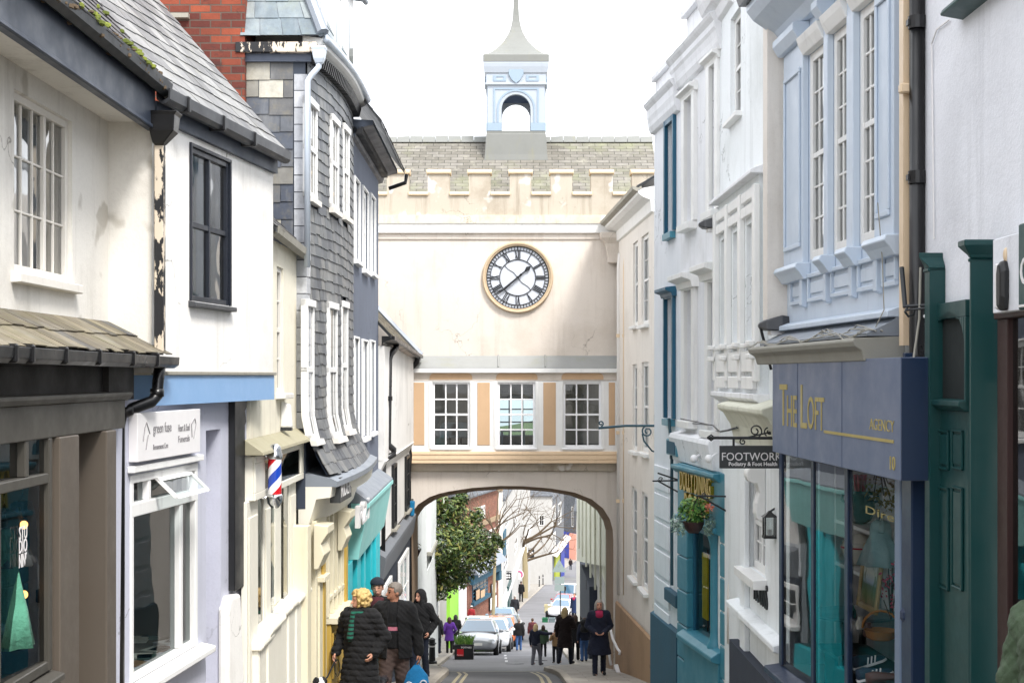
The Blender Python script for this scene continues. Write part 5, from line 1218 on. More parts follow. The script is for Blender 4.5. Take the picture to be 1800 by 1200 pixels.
cs=S4.s_of(1253,.0); c=S4.W(cs,-.03,0); mb=MB(); mb.lathe((c.x,c.y,0),[(.10,zsl+.02),(.10,zsl+.08),(.075,zsl+.12),(.062,zsl+.2),(.058,zsb-.2),(.07,zsb-.12),(.09,zsb-.05),(.09,zsb)],14); mb.build('column',M_['shop_teal'],T4,smooth=True,auto=40)
mb=MB(); S4.box(mb,s0,s0+.06,-.12,-.05,zsl,zsb); S4.box(mb,s0+.06,s1,-.12,-.05,zsb-.08,zsb); S4.box(mb,cs-.03,cs+.03,-.12,-.05,zsl,zsb)
sw=mb.build('shop_window',M_['teal_window'],T4,bev=.004); mb=MB(); S4.quad(mb,s0,cs+.1,zsl,zsb,-.08); mb.build('pane',M_['glass_shop'],sw)
mb=MB(); S4.quad(mb,-.3,sx1+.2,-6.5,zt4,-1.6); S4.box(mb,s0,s1,-1.6,-.12,zsl-.1,zsl); S4.box(mb,s0-.1,sx1,-1.6,-.1,zsb+.02,zsb+.1); mb.build('shop_interior',M_['interior'],T4)
t=thing('yellow_banner','tall yellow banner standing inside the teal dining shop window','banner',S4.W(S4.s_of(1243,-.4),-.4,zsl))
plain('yellow_card',(236,206,20),.5,emit=0); mb=MB(); a=S4.s_of(1240,-.14); S4.box(mb,a-.12,a+.12,-.15,-.13,zsl+.25,zsb-.35); mb.build('panel',M_['yellow_card'],t)
mb=MB(); mb.tube([S4.W(a,-.17,zsl),S4.W(a,-.17,zsb-.3)],.012,6); mb.build('pole',M_['iron'],t)
# ---- white house with the oriel
R3=Fac.px(1258,17.15,1388,12.85)
T3=R3.thing('oriel_house','tall white house with panelled oriel bay, hooded doorway and navy plinth','house')
wv=R3.rect(1284,1302,22,205); gw=R3.rect(1316,1345,842,1005)
z3=4.28
mb=MB(); R3.wall(mb,0,R3.L,-6,z3+1.6,[wv,gw],.16,depth=4.2); mb.build('wall',M_['r3_white'],T3)
R3.window(T3,wv,2,4,M_['white_paint'],M_['glass_old'],rec=.05,fw=.06,sash=True,sill=(.08,.06,.08))
R3.window(T3,gw,2,4,M_['white_paint'],M_['glass_old'],rec=.05,fw=.08,sash=True,sill=(.14,.10,.10),split=[.5])
mb=MB(); R3.prof(mb,-.1,1.3,[(-.02,z3-.14),(.05,z3-.1),(.08,z3),(.16,z3+.06),(.20,z3+.16),(.22,z3+.26),(-.02,z3+.32)],0,.0); mb.build('cornice',M_['r4_white'],T3,bev=.006)
# oriel
o0,o1=R3.s_of(1263,.09),R3.s_of(1334,.09); OO=.09; zt_=R3.z(1300,332,OO); zb_=R3.z(1300,690,OO); m0=(o0+o1)/2
n3=3; cw=(o1-o0)/n3; HO=[]
for i in range(n3):
    a=o0+cw*i+cw*.2; b=o0+cw*(i+1)-cw*.2; HO.append((a,b,zb_+(zt_-zb_)*.24,zb_+(zt_-zb_)*.80))
mb=MB(); R3.wall(mb,o0,o1,zb_,zt_,HO,.12,o=OO,depth=OO); mb.build('oriel',M_['r3_white'],T3)
for r in HO: R3.window(T3,r,2,4,M_['white_paint'],M_['glass_old'],o=OO,rec=.05,fw=.05,sash=True,sill=(.07,.05,.03),name='oriel_window')
mb=MB()
for i in range(n3+1):
    x=o0+cw*i; R3.box(mb,x-.07,x+.07,OO,OO+.06,zb_+.12,zt_-.1)
    for q in (.16,.22): R3.box(mb,x-.09,x+.09,OO+.06,OO+.12,zb_+(zt_-zb_)*q,zb_+(zt_-zb_)*q+.05)
for i in range(n3):
    a=o0+cw*i+.1; b=o0+cw*(i+1)-.1
    for (q0,q1) in ((.83,.88),(.90,.95),(.02,.08),(.10,.2)): R3.box(mb,a,b,OO,OO+.05,zb_+(zt_-zb_)*q0,zb_+(zt_-zb_)*q1)
mb.build('oriel_mouldings',M_['white_paint'],T3,bev=.008)
mb=MB(); R3.prof(mb,o0-.1,o1+.1,[(-.02,zt_),(OO+.10,zt_),(OO+.10,zt_+.04),(-.02,zt_+.12)]); mb.build('oriel_roof',M_['r4_white'],T3,bev=.006); mb=MB(); R3.prof(mb,o0-.1,o1+.1,[(-.02,zb_),(OO+.08,zb_),(OO+.08,zb_-.05),(OO,zb_-.1),(-.02,zb_-.2)]); mb.build('oriel_base',M_['r4_white'],T3,bev=.006)
# hood under the oriel
zh=R3.z(1310,715,.22); h0,h1=R3.s_of(1264,.22),R3.s_of(1342,.22)
mb=MB(); R3.prof(mb,h0,h1,[(-.02,zh+.08),(.24,zh),(.24,zh-.05),(.18,zh-.09),(.10,zh-.22),(.05,zh-.42),(-.02,zh-.44)]); mb.build('hood',M_['far_greenish'],T3,bev=.01)
# scroll console and door surround
mb=MB(); s=R3.s_of(1322,.12); zk=R3.z(1322,815,.12); hk=.62
sc=[(0,zk)]+[(.10+.09*math.cos(q),zk-.10+.09*math.sin(q)) for q in [1.57-.3*i for i in range(12)]]+[(.06,zk-.28),(.05+.055*math.cos(.6),zk-.44+.055),(.10,zk-.48),(.08,zk-.54),(.03,zk-.56),(0,zk-hk)]
R3.prof(mb,s-.09,s+.09,sc)
mb.build('scroll_console',M_['white_paint'],T3,bev=.01)
mb=MB(); R3.box(mb,R3.s_of(1300,.06),R3.s_of(1308,.06),0,.06,-5.5,zh-.44); mb.build('pilaster',M_['r3_white'],T3,bev=.01)
za=R3.z(1285,1045,.08); zb2=R3.z(1370,1113,.08)
mb=MB(); mb.loft([[R3.W(x,o,z+dz) for o,dz in ((0,.03),(.14,.0),(.14,-.06),(0,-.09))] for x,z in ((R3.s_of(1285,.08),-2.45),(R3.L-.05,-2.45))]); mb.build('plinth_course',M_['r3_white'],T3,bev=.008)
za=R3.z(1285,1122,.08)
mb=MB(); R3.box(mb,R3.s_of(1285,.08),R3.L,0,.10,-6,za+.0); mb.build('plinth',M_['plinth_navy'],T3)
mb=MB(); s0=R3.s_of(1322,.03); s1=R3.s_of(1345,.03); put_text(mb,'HOUNS',R3,s0,s1,R3.z(1333,1062,.03),R3.z(1333,1020,.03),.005,bold=.0,ext=.012); mb.build('lettering',M_['sign_black'],T3)
t=thing('downpipe','white rainwater pipe between the teal shop and the white oriel house','pipe',at(1284,1130,16.2))
mb=MB(); mb.tube([at(1288,760,16.2),at(1288,1010,16.2),at(1283,1040,16.2),at(1283,1130,16.2)],.035,10); mb.build('pipe',M_['white_pipe'],t,smooth=True)
for v in (830,940): mb=MB(); mb.tube([at(1288,v-4,16.2),at(1288,v+4,16.2)],.047,10); mb.build('collar',M_['white_pipe'],t)
# lantern
t=thing('wall_lantern','small black glazed lantern on the white oriel house wall','lantern',at(1353,945,13.6))
c=at(1353,0,13.5); zv=lambda v:(HOR-v)/FPX*13.5; r=.052
mb=MB()
for sx,sy in ((-1,-1),(1,-1),(1,1),(-1,1)): mb.box(c.x+sx*r-.007,c.x+sx*r+.007,c.y+sy*r-.007,c.y+sy*r+.007,zv(942),zv(908))
mb.box(c.x-r-.012,c.x+r+.012,c.y-r-.012,c.y+r+.012,zv(945),zv(941)); mb.loft([[c+Vector((x*w,y*w,z-c.z)) for x,y in ((-1,-1),(1,-1),(1,1),(-1,1))] for w,z in ((r+.02,zv(908)),(r*.5,zv(901)),(.008,zv(897)))]); mb.build('frame',M_['black_paint'],t)
mb=MB(); mb.box(c.x-r,c.x+r,c.y-r,c.y+r,zv(941),zv(908)); mb.build('glass',M_['glass_old'],t)
mb=MB(); mb.tube([c+Vector((0,0,zv(899)-c.z)),c+Vector((.1,.08,zv(890)-c.z)),c+Vector((.22,.12,zv(893)-c.z))],.01,6); mb.build('bracket',M_['iron'],t)
mb=MB(); mb.lathe((c.x,c.y,0),[(.02,zv(941)),(.02,zv(930))],8); mb.build('lamp_holder',M_['white_gloss'],t)
# street lamps on brackets
def hood_lamp(label,u,v,d,flip=0,scale=1.):
    c=at(u,v,d); t=thing('wall_lamp',label,'lamp',c); k=scale
    mb=MB(); 
    rings=[]
    for (x,w,z0,z1) in ((0,.03,-.02,.02),(.06,.12,-.045,.05),(.2,.14,-.05,.09),(.34,.11,-.03,.07),(.42,.04,-.02,.03)):
        rings.append([c+Vector((x*k,-w*k,z0*k)),c+Vector((x*k,w*k,z0*k)),c+Vector((x*k,w*.7*k,z1*k)),c+Vector((x*k,-w*.7*k,z1*k))])
    mb.loft(rings); mb.build('hood',M_['grey_gutter'],t,bev=.01)
    mb=MB(); mb.loft([[c+Vector((x*k,y*k,z*k)) for x,y in ((.1,-.09),(.3,-.08),(.3,.08),(.1,.09))] for z in (-.05,-.085)]); mb.build('lens',M_['sign_white'],t)
    return c,t
c,t=hood_lamp('dark hooded street lamp high on the oriel house edge',1228,395,16.6)
mb=MB(); mb.tube([c+Vector((.4,0,.02)),c+Vector((.55,.1,.02))],.02,6); mb.build('bracket',M_['iron'],t)
c,t=hood_lamp('dark hooded street lamp on a strut above the shop ledge',1333,572,12.9)
mb=MB(); mb.tube([c+Vector((.02,0,-.02)),c+Vector((.12,.02,-.40))],.014,6); mb.tube([c+Vector((.4,0,.0)),c+Vector((.42,.02,.15))],.018,6); mb.build('bracket',M_['iron'],t)
# FOOTWORKS hanging sign
d=13.2; A=at(1265,0,d); B=at(1386,0,d); FS=Fac((A.x,d),(B.x,d)); zz=lambda v:(HOR-v)/FPX*d
t=thing('hanging_sign','dark grey FOOTWORKS board hanging from an iron bar over the street','sign',Vector(((A.x+B.x)/2,d,zz(823))))
mb=MB(); FS.box(mb,0,FS.L,-.03,0,zz(823),zz(783)); mb.build('board',M_['sign_dark'],t,bev=.004)
mb=MB(); px=lambda u:(u-1265)/FPX*d
put_text(mb,'FOOTWORKS',FS,px(1269),px(1382),zz(809),zz(795),.002,bold=.0,ext=.003); put_text(mb,'Podiatry & Foot Health',FS,px(1281),px(1366),zz(820.5),zz(811.5),.002,bold=.02,ext=.003); mb.build('lettering',M_['sign_white'],t)
mb=MB()
for u in (1290,1362): mb.tube([Vector((FS.W(px(u),-.015,0).x,d+.015,zz(783))),Vector((FS.W(px(u),-.015,0).x,d+.015,zz(771)))],.012,6)
mb.build('hanger',M_['iron'],t)
t=thing('sign_bracket','iron bar with curled scrollwork that carries the FOOTWORKS board','bracket',at(1380,770,d))
mb=MB(); mb.tube([at(1245,769,d+.015),at(1400,770,d+.015)],.014,8)
def scroll(mb,c,r,turns,a0,d,dirn=1,th=.007,fade=.25):
    pts=[]
    n=int(22*turns)
    for i in range(n+1):
        q=i/n; a=a0+dirn*2*math.pi*turns*q; rr=r*(1-(1-fade)*q); pts.append(at(c[0]+rr*math.cos(a),c[1]-rr*math.sin(a),d))
    mb.tube(pts,th,5); return pts
scroll(mb,(1328,757),12,1.4,-1.2,d+.015); scroll(mb,(1352,758),9,1.3,4.2,d+.015,-1); scroll(mb,(1306,776),6,1.2,1.5,d+.015,1); mb.tube([at(1315,768,d+.015),at(1385,752,d+.015)],.008,5)
mb.tube([at(1243,769,d+.015),at(1250,764,d+.015),at(1257,769,d+.015),at(1250,774,d+.015),at(1243,769,d+.015)],.008,5); mb.build('scrollwork',M_['iron'],t)
# scrolled teal bracket
d=22.5; t=thing('scrolled_bracket','teal wrought iron sign bracket with large curled scrolls projecting over the street','bracket',at(1175,770,d))
mb=MB(); mb.tube([at(1052,752,d),at(1100,748,d),at(1178,748,d)],.02,8); scroll(mb,(1056,744),5,1.2,-1.5,d,1,.012)
scroll(mb,(1138,758),10,1.5,1.6,d,1,.014); scroll(mb,(1166,760),9,1.5,1.6,d,-1,.014); scroll(mb,(1167,805),9,1.5,1.2,d,1,.014)
mb.tube([at(1129,762,d),at(1132,775,d),at(1146,792,d),at(1160,797,d),at(1174,790,d),at(1178,776,d)],.014,6); mb.tube([at(1178,735,d),at(1178,840,d)],.02,8); mb.build('ironwork',M_['iron_teal'],t)
mb=MB(); c=at(1164,780,d); mb.hexa([c+Vector((x,y,z)) for z in (-.11,.11) for x,y in ((-.11,-.11),(.11,-.11),(.11,.11),(-.11,.11))]); mb.build('lamp_box',M_['iron_teal'],t,bev=.03,seg=2)
t=thing('meter_box','plain teal cabinet fixed under the lower teal window','box',R5.W(R5.s_of(1184,.1),.1,R5.z(1184,800,.1)))
mb=MB(); R5.box(mb,R5.s_of(1176,.1),R5.s_of(1194,.1),0,.14,R5.z(1184,800,.1),R5.z(1184,772,.1)); mb.build('cabinet',M_['shop_teal'],t,bev=.01); mb=MB(); R5.box(mb,R5.s_of(1178,.1),R5.s_of(1192,.1),.14,.15,R5.z(1184,797,.1),R5.z(1184,775,.1)); mb.build('door',M_['plinth_teal'],t)
# thin brackets by the teal shop + hanging basket
def arm_bracket(label,pts,d,m='iron'):
    t=thing('iron_bracket',label,'bracket',at(*pts[0][-1],d)); mb=MB()
    for p in pts: mb.tube([at(u,v,d) for u,v in p],.012,6)
    for (cu_,cv_,a) in ((pts[1][0][0]+6,pts[1][0][1]-2,0),): scroll(mb,(cu_,cv_),4,1.2,0,d,1,.007)
    mb.build('ironwork',M_[m],t); return t
arm_bracket('thin empty iron bracket projecting from the grooved white quoins',[[(1147,845),(1195,844)],[(1155,844),(1195,866)],[(1156,831),(1195,844)]],19.2)
arm_bracket('thin iron bracket holding the flower basket by the teal shop sign',[[(1224,871),(1279,872)],[(1231,872),(1279,899)],[(1279,863),(1279,909)]],16.4)
c=at(1219,925,16.9); t=thing('hanging_basket','round brown basket of green plants and coral flowers by the teal shop','hanging basket',c)
r=.125; mb=MB(); mb.lathe((c.x,c.y,c.z),[(.01,-.08),(.06,-.075),(.10,-.03),(r,.03),(r*1.03,.06),(r*.9,.06),(.02,.05)],20); mb.build('basket',M_['brown_wood'],t,smooth=True,auto=50)
def leaves(mb,c,rx,ry,rz,n,size,tr=(0,1),rng=random,shape=.45,up=.5,shell=.35):
    for _ in range(n):
        while True:
            p=Vector((rng.uniform(-1,1),rng.uniform(-1,1),rng.uniform(-1,1)))
            if shell<p.length<1: break
        q=c+Vector((p.x*rx,p.y*ry,p.z*rz)); nn=(p.normalized()*.8+Vector((rng.uniform(-1,1),rng.uniform(-1,1),rng.uniform(-1,1)+up))*.8).normalized()
        a=nn.orthogonal().normalized(); a=Matrix.Rotation(rng.uniform(0,6.28),3,nn)@a; b=nn.cross(a); s=size*rng.uniform(.6,1.25)
        mb.faces([q-a*s,q+b*s*shape-nn*s*.12,q+a*s,q-b*s*shape-nn*s*.12],[(0,1,2,3)],rng.uniform(*tr))
mb=MB(); leaves(mb,c+Vector((0,0,.19)),.19,.18,.17,520,.035,shell=.2); mb.build('foliage',M_['leaf_basket'],t)
mb=MB(); leaves(mb,c+Vector((.16,0,.23)),.09,.09,.06,60,.025,shell=0.); leaves(mb,c+Vector((-.03,-.1,.2)),.05,.05,.04,10,.02,shell=0.); mb.build('flowers',M_['blossom'],t)
mb=MB()
for sx in (-1,1):
    leaves(mb,c+Vector((sx*.2,0,.03)),.08,.10,.14,120,.025,shell=0.); leaves(mb,c+Vector((sx*.15,-.08,-.02)),.05,.05,.1,50,.022,shell=0.)
mb.build('trailing_leaves',M_['leaf_trail'],t)
mb=MB()
for k in range(3): a=2.1*k; mb.tube([c+Vector((r*math.cos(a),r*math.sin(a),.06)),at(1226,873,16.5)],.004,4)
mb.build('chains',M_['iron'],t)

# ---- the blue shop house
R2=Fac.px(1383,12.9,1596,9.55)
T2=R2.thing('blue_shop_house','pale blue panelled house with three tall white sashes above a slate-blue shop fascia','shop')
zl=.40; ztp=R2.z(1385,78)
wr=[R2.rect(1432,1457,78,430),R2.rect(1474,1497,42,425),R2.rect(1519,1547,2,405)]
zwt=2.72; zwb=.98
H=[(R2.s_of(a),R2.s_of(b),zwb,zwt) for a,b in ((1424,1458),(1466,1500),(1512,1549))]
mb=MB(); R2.wall(mb,0,R2.L-.12,zl,3.25,H,.14,depth=4); mb.build('wall',M_['loft_blue'],T2)
for r in H: R2.window(T2,r,3,6,M_['white_paint'],M_['glass_old'],rec=.0,fw=.075,bar=.02,sash=True,curtain='full')
mb=MB()
pil=[(1388,1422),(1459,1466),(1500,1512),(1550,1584)]
for i,(a,b) in enumerate(pil):
    s0,s1=R2.s_of(a),R2.s_of(b)
    R2.box(mb,s0,s1,0,.055,zwb-.05,2.86)
    if s1-s0>.3:
        R2.box(mb,s0+.06,s1-.06,.055,.075,zwb+.12,zwb+.16); R2.box(mb,s0+.06,s1-.06,.055,.075,2.6,2.64); R2.box(mb,s0+.06,s0+.09,.055,.075,zwb+.16,2.6); R2.box(mb,s1-.09,s1-.06,.055,.075,zwb+.16,2.6)
    R2.prof(mb,s0-.05,s1+.05,[(0,zwb-.02),(.12,zwb-.02),(.14,zwb-.06),(.10,zwb-.10),(.06,zwb-.16),(0,zwb-.16)])
    R2.prof(mb,s0-.03,s1+.03,[(0,2.86),(.1,2.86),(.15,2.94),(.15,3.0),(0,3.02)])
mb.build('pilasters',M_['loft_blue'],T2,bev=.006)
mb=MB(); z0,z1=.62,.86
for (a,b) in ((1393,1412),(1424,1455),(1465,1500),(1512,1545),(1555,1580)):
    s0,s1=R2.s_of(a),R2.s_of(b)
    R2.box(mb,s0,s1,0,.03,z0,z0+.035); R2.box(mb,s0,s1,0,.035,z1-.035,z1); R2.box(mb,s0,s0+.03,0,.03,z0+.035,z1-.035); R2.box(mb,s1-.03,s1,0,.03,z0+.035,z1-.035); R2.box(mb,s0+.06,s1-.06,0,.015,z0+.07,z1-.07)
for u in (1417,1459,1505,1549): 
    s=R2.s_of(u); R2.prof(mb,s-.04,s+.04,[(0,z0-.04),(.05,z0-.02),(.05,z1+.0),(.09,z1+.02),(.09,z1+.06),(0,z1+.06)])
R2.prof(mb,0,R2.L-.13,[(0,zl),(.10,zl),(.10,zl+.04),(.02,zl+.07),(0,zl+.07)])
mb.build('panels',M_['loft_blue'],T2,bev=.005)
mb=MB(); R2.prof(mb,-.05,R2.L-.1,[(-.02,3.02),(.06,3.02),(.12,3.1),(.3,3.22),(.36,3.3),(.36,3.36),(-.02,3.36)]); mb.build('cornice',M_['loft_blue'],T2,bev=.006)
mb=MB(); R2.prof(mb,-.1,R2.L-.1,[(-.02,3.36),(.42,3.36),(.44,3.42),(.44,3.50),(-.02,3.60)]); mb.build('eaves_gutter',M_['grey_gutter'],T2)
for r in H:
    mb=MB(); R2.prof(mb,r[0]-.02,r[1]+.02,[(0,zwt),(.06,zwt),(.10,zwt+.08),(.12,zwt+.14),(0,zwt+.14)]); mb.build('window_head',M_['white_paint'],T2,bev=.005)
mb=MB(); mb.box(at(1387,0,13.0).x-.22,at(1387,0,13.0).x+.02,12.88,13.1,.5,4.2); mb.build('end_pier',M_['r6_cream'],T2)
# ledge, lead flashing, fascia board
mb=MB(); R2.prof(mb,-.02,R2.L-.12,[(-.02,zl),(.03,zl),(.07,zl-.03),(.24,.29),(.24,.27),(-.02,.27)]); mb.build('lead_flashing',M_['lead'],T2)
mb=MB(); R2.prof(mb,-.06,R2.L-.12,[(-.02,.27),(.33,.255),(.345,.235),(.33,.20),(.28,.17),(.26,.10),(-.02,.10)]); mb.build('ledge',M_['cornice_moss'],T2,bev=.006)
of=.25; f0=R2.s_of(1358,of); f1=R2.s_of(1583,of)
mb=MB(); R2.box(mb,f0,f1,-.1,of,-.66,.115)
for u in (1402,1480): s=R2.s_of(u,of); R2.box(mb,s-.003,s+.003,of,of+.004,-.66,.115)
mb.build('fascia',M_['loft_sign'],T2,bev=.004)
mb=MB(); R2.box(mb,f1+.002,f1+.012,-.1,of-.004,-.655,.11); mb.build('fascia_end',M_['loft_navy'],T2)
mb=MB(); S=lambda u:R2.s_of(u,of); 
zT,zB=R2.z(1410,676,of),R2.z(1410,752,of)
put_text(mb,'T',R2,S(1371),S(1384),zB,zT,of+.002,ext=.003); put_text(mb,'HE',R2,S(1384),S(1401),zB,zT-.09,of+.002,ext=.003)
put_text(mb,'L',R2,S(1408),S(1419),zB,zT,of+.002,ext=.003); put_text(mb,'OFT',R2,S(1420),S(1449),zB,zT-.09,of+.002,ext=.003)
put_text(mb,'AGENCY',R2,S(1529),S(1572),R2.z(1550,757,of),R2.z(1550,737,of),of+.002,bold=-.01,ext=.002)
R2.box(mb,S(1449),S(1571),of,of+.005,zB-.012,zB+.008); put_text(mb,'10',R2,S(1565),S(1574),R2.z(1570,826,of),R2.z(1570,802,of),of+.002,ext=.003)
mb.build('lettering',M_['gold_flat'],T2)
mb=MB(); R2.box(mb,R2.s_of(1584.5,.115),R2.s_of(1602,.115),-.2,.115,-6,.12); mb.build('end_pilaster',M_['loft_navy'],T2,bev=.01)
gp=.10; zs=-2.58
mb=MB(); S=lambda u:R2.s_of(u,gp)
for (a,b) in ((1369,1374),(1425,1430),(1484,1490)): R2.box(mb,S(a),S(b),gp-.04,gp,zs,-.66)
R2.prof(mb,S(1366),S(1576),[(gp-.1,zs),(gp+.12,zs-.03),(gp+.12,zs-.09),(gp+.02,zs-.12),(gp-.1,zs-.12)]); R2.box(mb,S(1366),S(1576),gp-.1,gp,-5.5,zs-.12)
R2.box(mb,S(1374),S(1576),gp-.045,gp+.0,-.70,-.66)
sw=mb.build('shop_window',M_['loft_navy'],T2,bev=.006)
mb=MB(); R2.box(mb,S(1574),S(1584),gp-.2,gp+.008,-6,-.66); mb.build('grey_pilaster',M_['loft_grey'],T2,bev=.008)
mb=MB(); R2.quad(mb,S(1488),S(1576),zs,-.68,gp-.01); mb.build('pane',M_['glass_clear'],sw)
for (a,b) in ((1371,1428),(1428,1488)):
    mb=MB(); a_,b_=S(a),S(b); mb.face([R2.W(a_,gp-.01,zs),R2.W(b_,gp-.01-(b_-a_)*.045,zs),R2.W(b_,gp-.01-(b_-a_)*.045,-.68),R2.W(a_,gp-.01,-.68)]); mb.build('pane',M_['glass_loft'],sw)
mb=MB(); R2.quad(mb,-.2,R2.L,-5,-.4,-2.0); R2.box(mb,-.2,R2.L,-2.0,gp-.08,zs-.1,zs-.02); R2.box(mb,-.2,R2.L,-2.0,-.1,-.66,-.58); R2.box(mb,R2.L-.12,R2.L-.06,-2,0,-3,-.6); R2.box(mb,-.15,-.1,-2,0,-3,-.6); mb.build('shop_interior',M_['interior'],T2)
mb=MB(); S2=lambda u,o:R2.s_of(u,o)
sA,sB=S2(1494,-.45),R2.L-.14
zsh=[R2.z(1530,930,-.4),R2.z(1530,1010,-.4)]
for z in zsh: R2.box(mb,sA-.1,sB,-.75,-.35,z-.03,z)
R2.box(mb,sA-.13,sA-.10,-.75,-.35,-3,-.7); R2.quad(mb,sA-.1,sB,-2.05,-.7,-.76); mb.build('shelf_unit',M_['sign_white'],T2)
# things in the window
def urn(label,name,F,s,o,z,prof,m,cat,kids=None,sc=1.):
    c=F.W(s,o,z); t=thing(name,label,cat,c); mb=MB(); mb.lathe(c,[(r*sc,h*sc) for r,h in prof],22); mb.build('body',m,t,smooth=True,auto=50); return t,c
plain('ceramic_teal',(18,88,88),.2,coat=.5); plain('ceramic_white',(222,218,206),.25,coat=.4); plain('ceramic_blue',(140,178,204),.25,coat=.4); plain('wicker',(176,120,56),.8); plain('frame_gold',(190,164,112),.45,met=.3); plain('navy_shoe',(26,52,76),.7); plain('brown_leather',(86,46,38),.5); plain('teal_paint_glass',(60,150,150),.2); plain('red_candle',(190,30,60),.5); plain('pink_flower',(190,70,96),.7); plain('yellow_flower',(170,140,40),.7); plain('twig',(70,50,40),.9)
t,c=urn('dark teal glazed vase holding red candles on the top shelf','vase',R2,S2(1512,-.45),-.45,zsh[0],[(.05,0),(.09,.03),(.135,.12),(.12,.20),(.07,.25),(.08,.28),(.06,.28)],M_['ceramic_teal'],'vase')
mb=MB()
for k in (-1,1): mb.tube([c+Vector((k*.11,0,.18)),c+Vector((k*.16,0,.2)),c+Vector((k*.15,0,.25)),c+Vector((k*.07,0,.26))],.014,6)
mb.build('handle',M_['ceramic_teal'],t,smooth=True)
t=thing('candle_bundle','bundle of red candles standing in the dark teal vase','candles',c+Vector((0,0,.2))); mb=MB()
for k in range(6): a=k*1.05; mb.tube([c+Vector((.03*math.cos(a),.03*math.sin(a),.2)),c+Vector((.045*math.cos(a),.045*math.sin(a),.42))],.014,7)
mb.build('candles',M_['red_candle'],t)
t,c=urn('white tureen with a red band on the middle shelf','tureen',R2,S2(1512,-.5),-.5,zsh[1],[(.08,0),(.10,.02),(.15,.08),(.165,.15),(.155,.19),(.16,.20),(.10,.24),(.02,.27)],M_['ceramic_white'],'tureen')
mb=MB(); mb.lathe(c,[(.166,.148),(.168,.155),(.163,.163)],24); mb.build('red_band',M_['red'],t)
t,c=urn('small pale teapot beside the tureen','teapot',R2,S2(1497,-.42),-.42,zsh[1],[(.03,0),(.06,.03),(.065,.07),(.03,.10),(.01,.12)],M_['ceramic_white'],'teapot')
mb=MB(); mb.tube([c+Vector((-.05,0,.05)),c+Vector((-.10,0,.09))],.012,6); mb.build('spout',M_['ceramic_white'],t)
dress('hanging_dress','little pale blue gathered dress hanging before the shelves in the blue shop window',R2,S2(1548,-.25),-.25,R2.z(1548,915,-.25),.34,.24,M_['cloth_pale'],sk=2.2)
# painting on easel angle
oc=-.22; s=S2(1527,oc); z0=R2.z(1520,1068,oc); t=thing('framed_painting','small framed landscape painting leaning in the blue shop window','painting',R2.W(s,oc,z0))
tilt=.12; w,h=.50,.50
Wp=lambda x,y,e: R2.W(s+x,oc-y*tilt+e,z0+y)
mb=MB(); fw=.045
for (x0,x1,y0,y1) in ((-w/2,-w/2+fw,0,h),(w/2-fw,w/2,0,h),(-w/2+fw,w/2-fw,0,fw),(-w/2+fw,w/2-fw,h-fw,h)):
    mb.hexa([Wp(x0,y0,.03),Wp(x1,y0,.03),Wp(x1,y0,0),Wp(x0,y0,0),Wp(x0,y1,.03),Wp(x1,y1,.03),Wp(x1,y1,0),Wp(x0,y1,0)])
mb.build('frame',M_['frame_gold'],t,bev=.008)
m,nt,b=new_mat('landscape_canvas'); tc=N(nt,'ShaderNodeTexCoord'); spx=N(nt,'ShaderNodeSeparateXYZ'); nt.links.new(tc.outputs['Generated'],spx.inputs[0])
col=ramp(nt,spx.outputs['Z'],[(0,lin((150,130,90))),(.2,lin((120,140,90))),(.36,lin((100,130,110))),(.42,lin((170,190,210))),(.6,lin((214,216,206))),(1,lin((150,186,212)))])
col=mixc(nt,mr(nt,noise(nt,16,4,.6,stretch=(1,1,.4)),.52,.6,0,.75),col,lin((92,116,60))); nt.links.new(col,b.inputs['Base Color'])
mb=MB(); mb.face([Wp(-w/2+fw,fw,.012),Wp(w/2-fw,fw,.012),Wp(w/2-fw,h-fw,.012),Wp(-w/2+fw,h-fw,.012)]); mb.build('canvas',m,t)
# round table with things
zt2=R2.z(1520,1090,-.35); s=S2(1505,-.4); c=R2.W(s,-.38,zt2); t=thing('round_table','round grey table on black turned legs in the blue shop window','table',R2.W(s,-.38,-3))
mb=MB(); mb.lathe(c,[(.02,-.03),(.36,-.03),(.37,-.015),(.36,0),(.02,0)],30); mb.build('table_top',M_['lead'],t,smooth=True,auto=30)
for k in range(4):
    a=k*math.pi/2+.5; mb=MB(); p=c+Vector((.10*math.cos(a),.10*math.sin(a),0)); mb.lathe(p,[(.03,-.9),(.022,-.6),(.035,-.3),(.02,-.1),(.05,-.03)],10); mb.build('leg',M_['black_paint'],t,smooth=True)
s2=S2(1552,-.25); t,c2=urn('oval wicker basket on the grey round table','basket',R2,S2(1548,-.22),-.22,zt2,[(.09,0),(.13,.02),(.15,.09),(.155,.095),(.14,.09),(.02,.05)],M_['wicker'],'basket',sc=.8)
mb=MB(); mb.tube([c2+Vector((.14*math.cos(a),0,.09+.13*math.sin(a))) for a in [math.pi*i/10 for i in range(11)]],.01,6); mb.build('handle',M_['wicker'],t)
for (lab,u,o,sc,m) in (('small clear teal bottle on the round table',1497,-.28,.5,'teal_paint_glass'),('little glass jar on the round table beside the painting',1512,-.2,.45,'ceramic_white'),('squat pot on the round table near the basket',1526,-.16,.5,'brown_leather')):
    urn(lab,'jar',R2,S2(u,o),o,zt2,[(.06,0),(.08,.05),(.07,.13),(.04,.18),(.045,.22),(.03,.22)],M_[m],'jar',sc=sc)
urn('pale blue cup on the table behind the middle pane','cup',R2,S2(1460,-.5),-.5,zt2,[(.04,0),(.06,.02),(.10,.12),(.11,.15),(.09,.14),(.03,.04)],M_['ceramic_blue'],'cup')
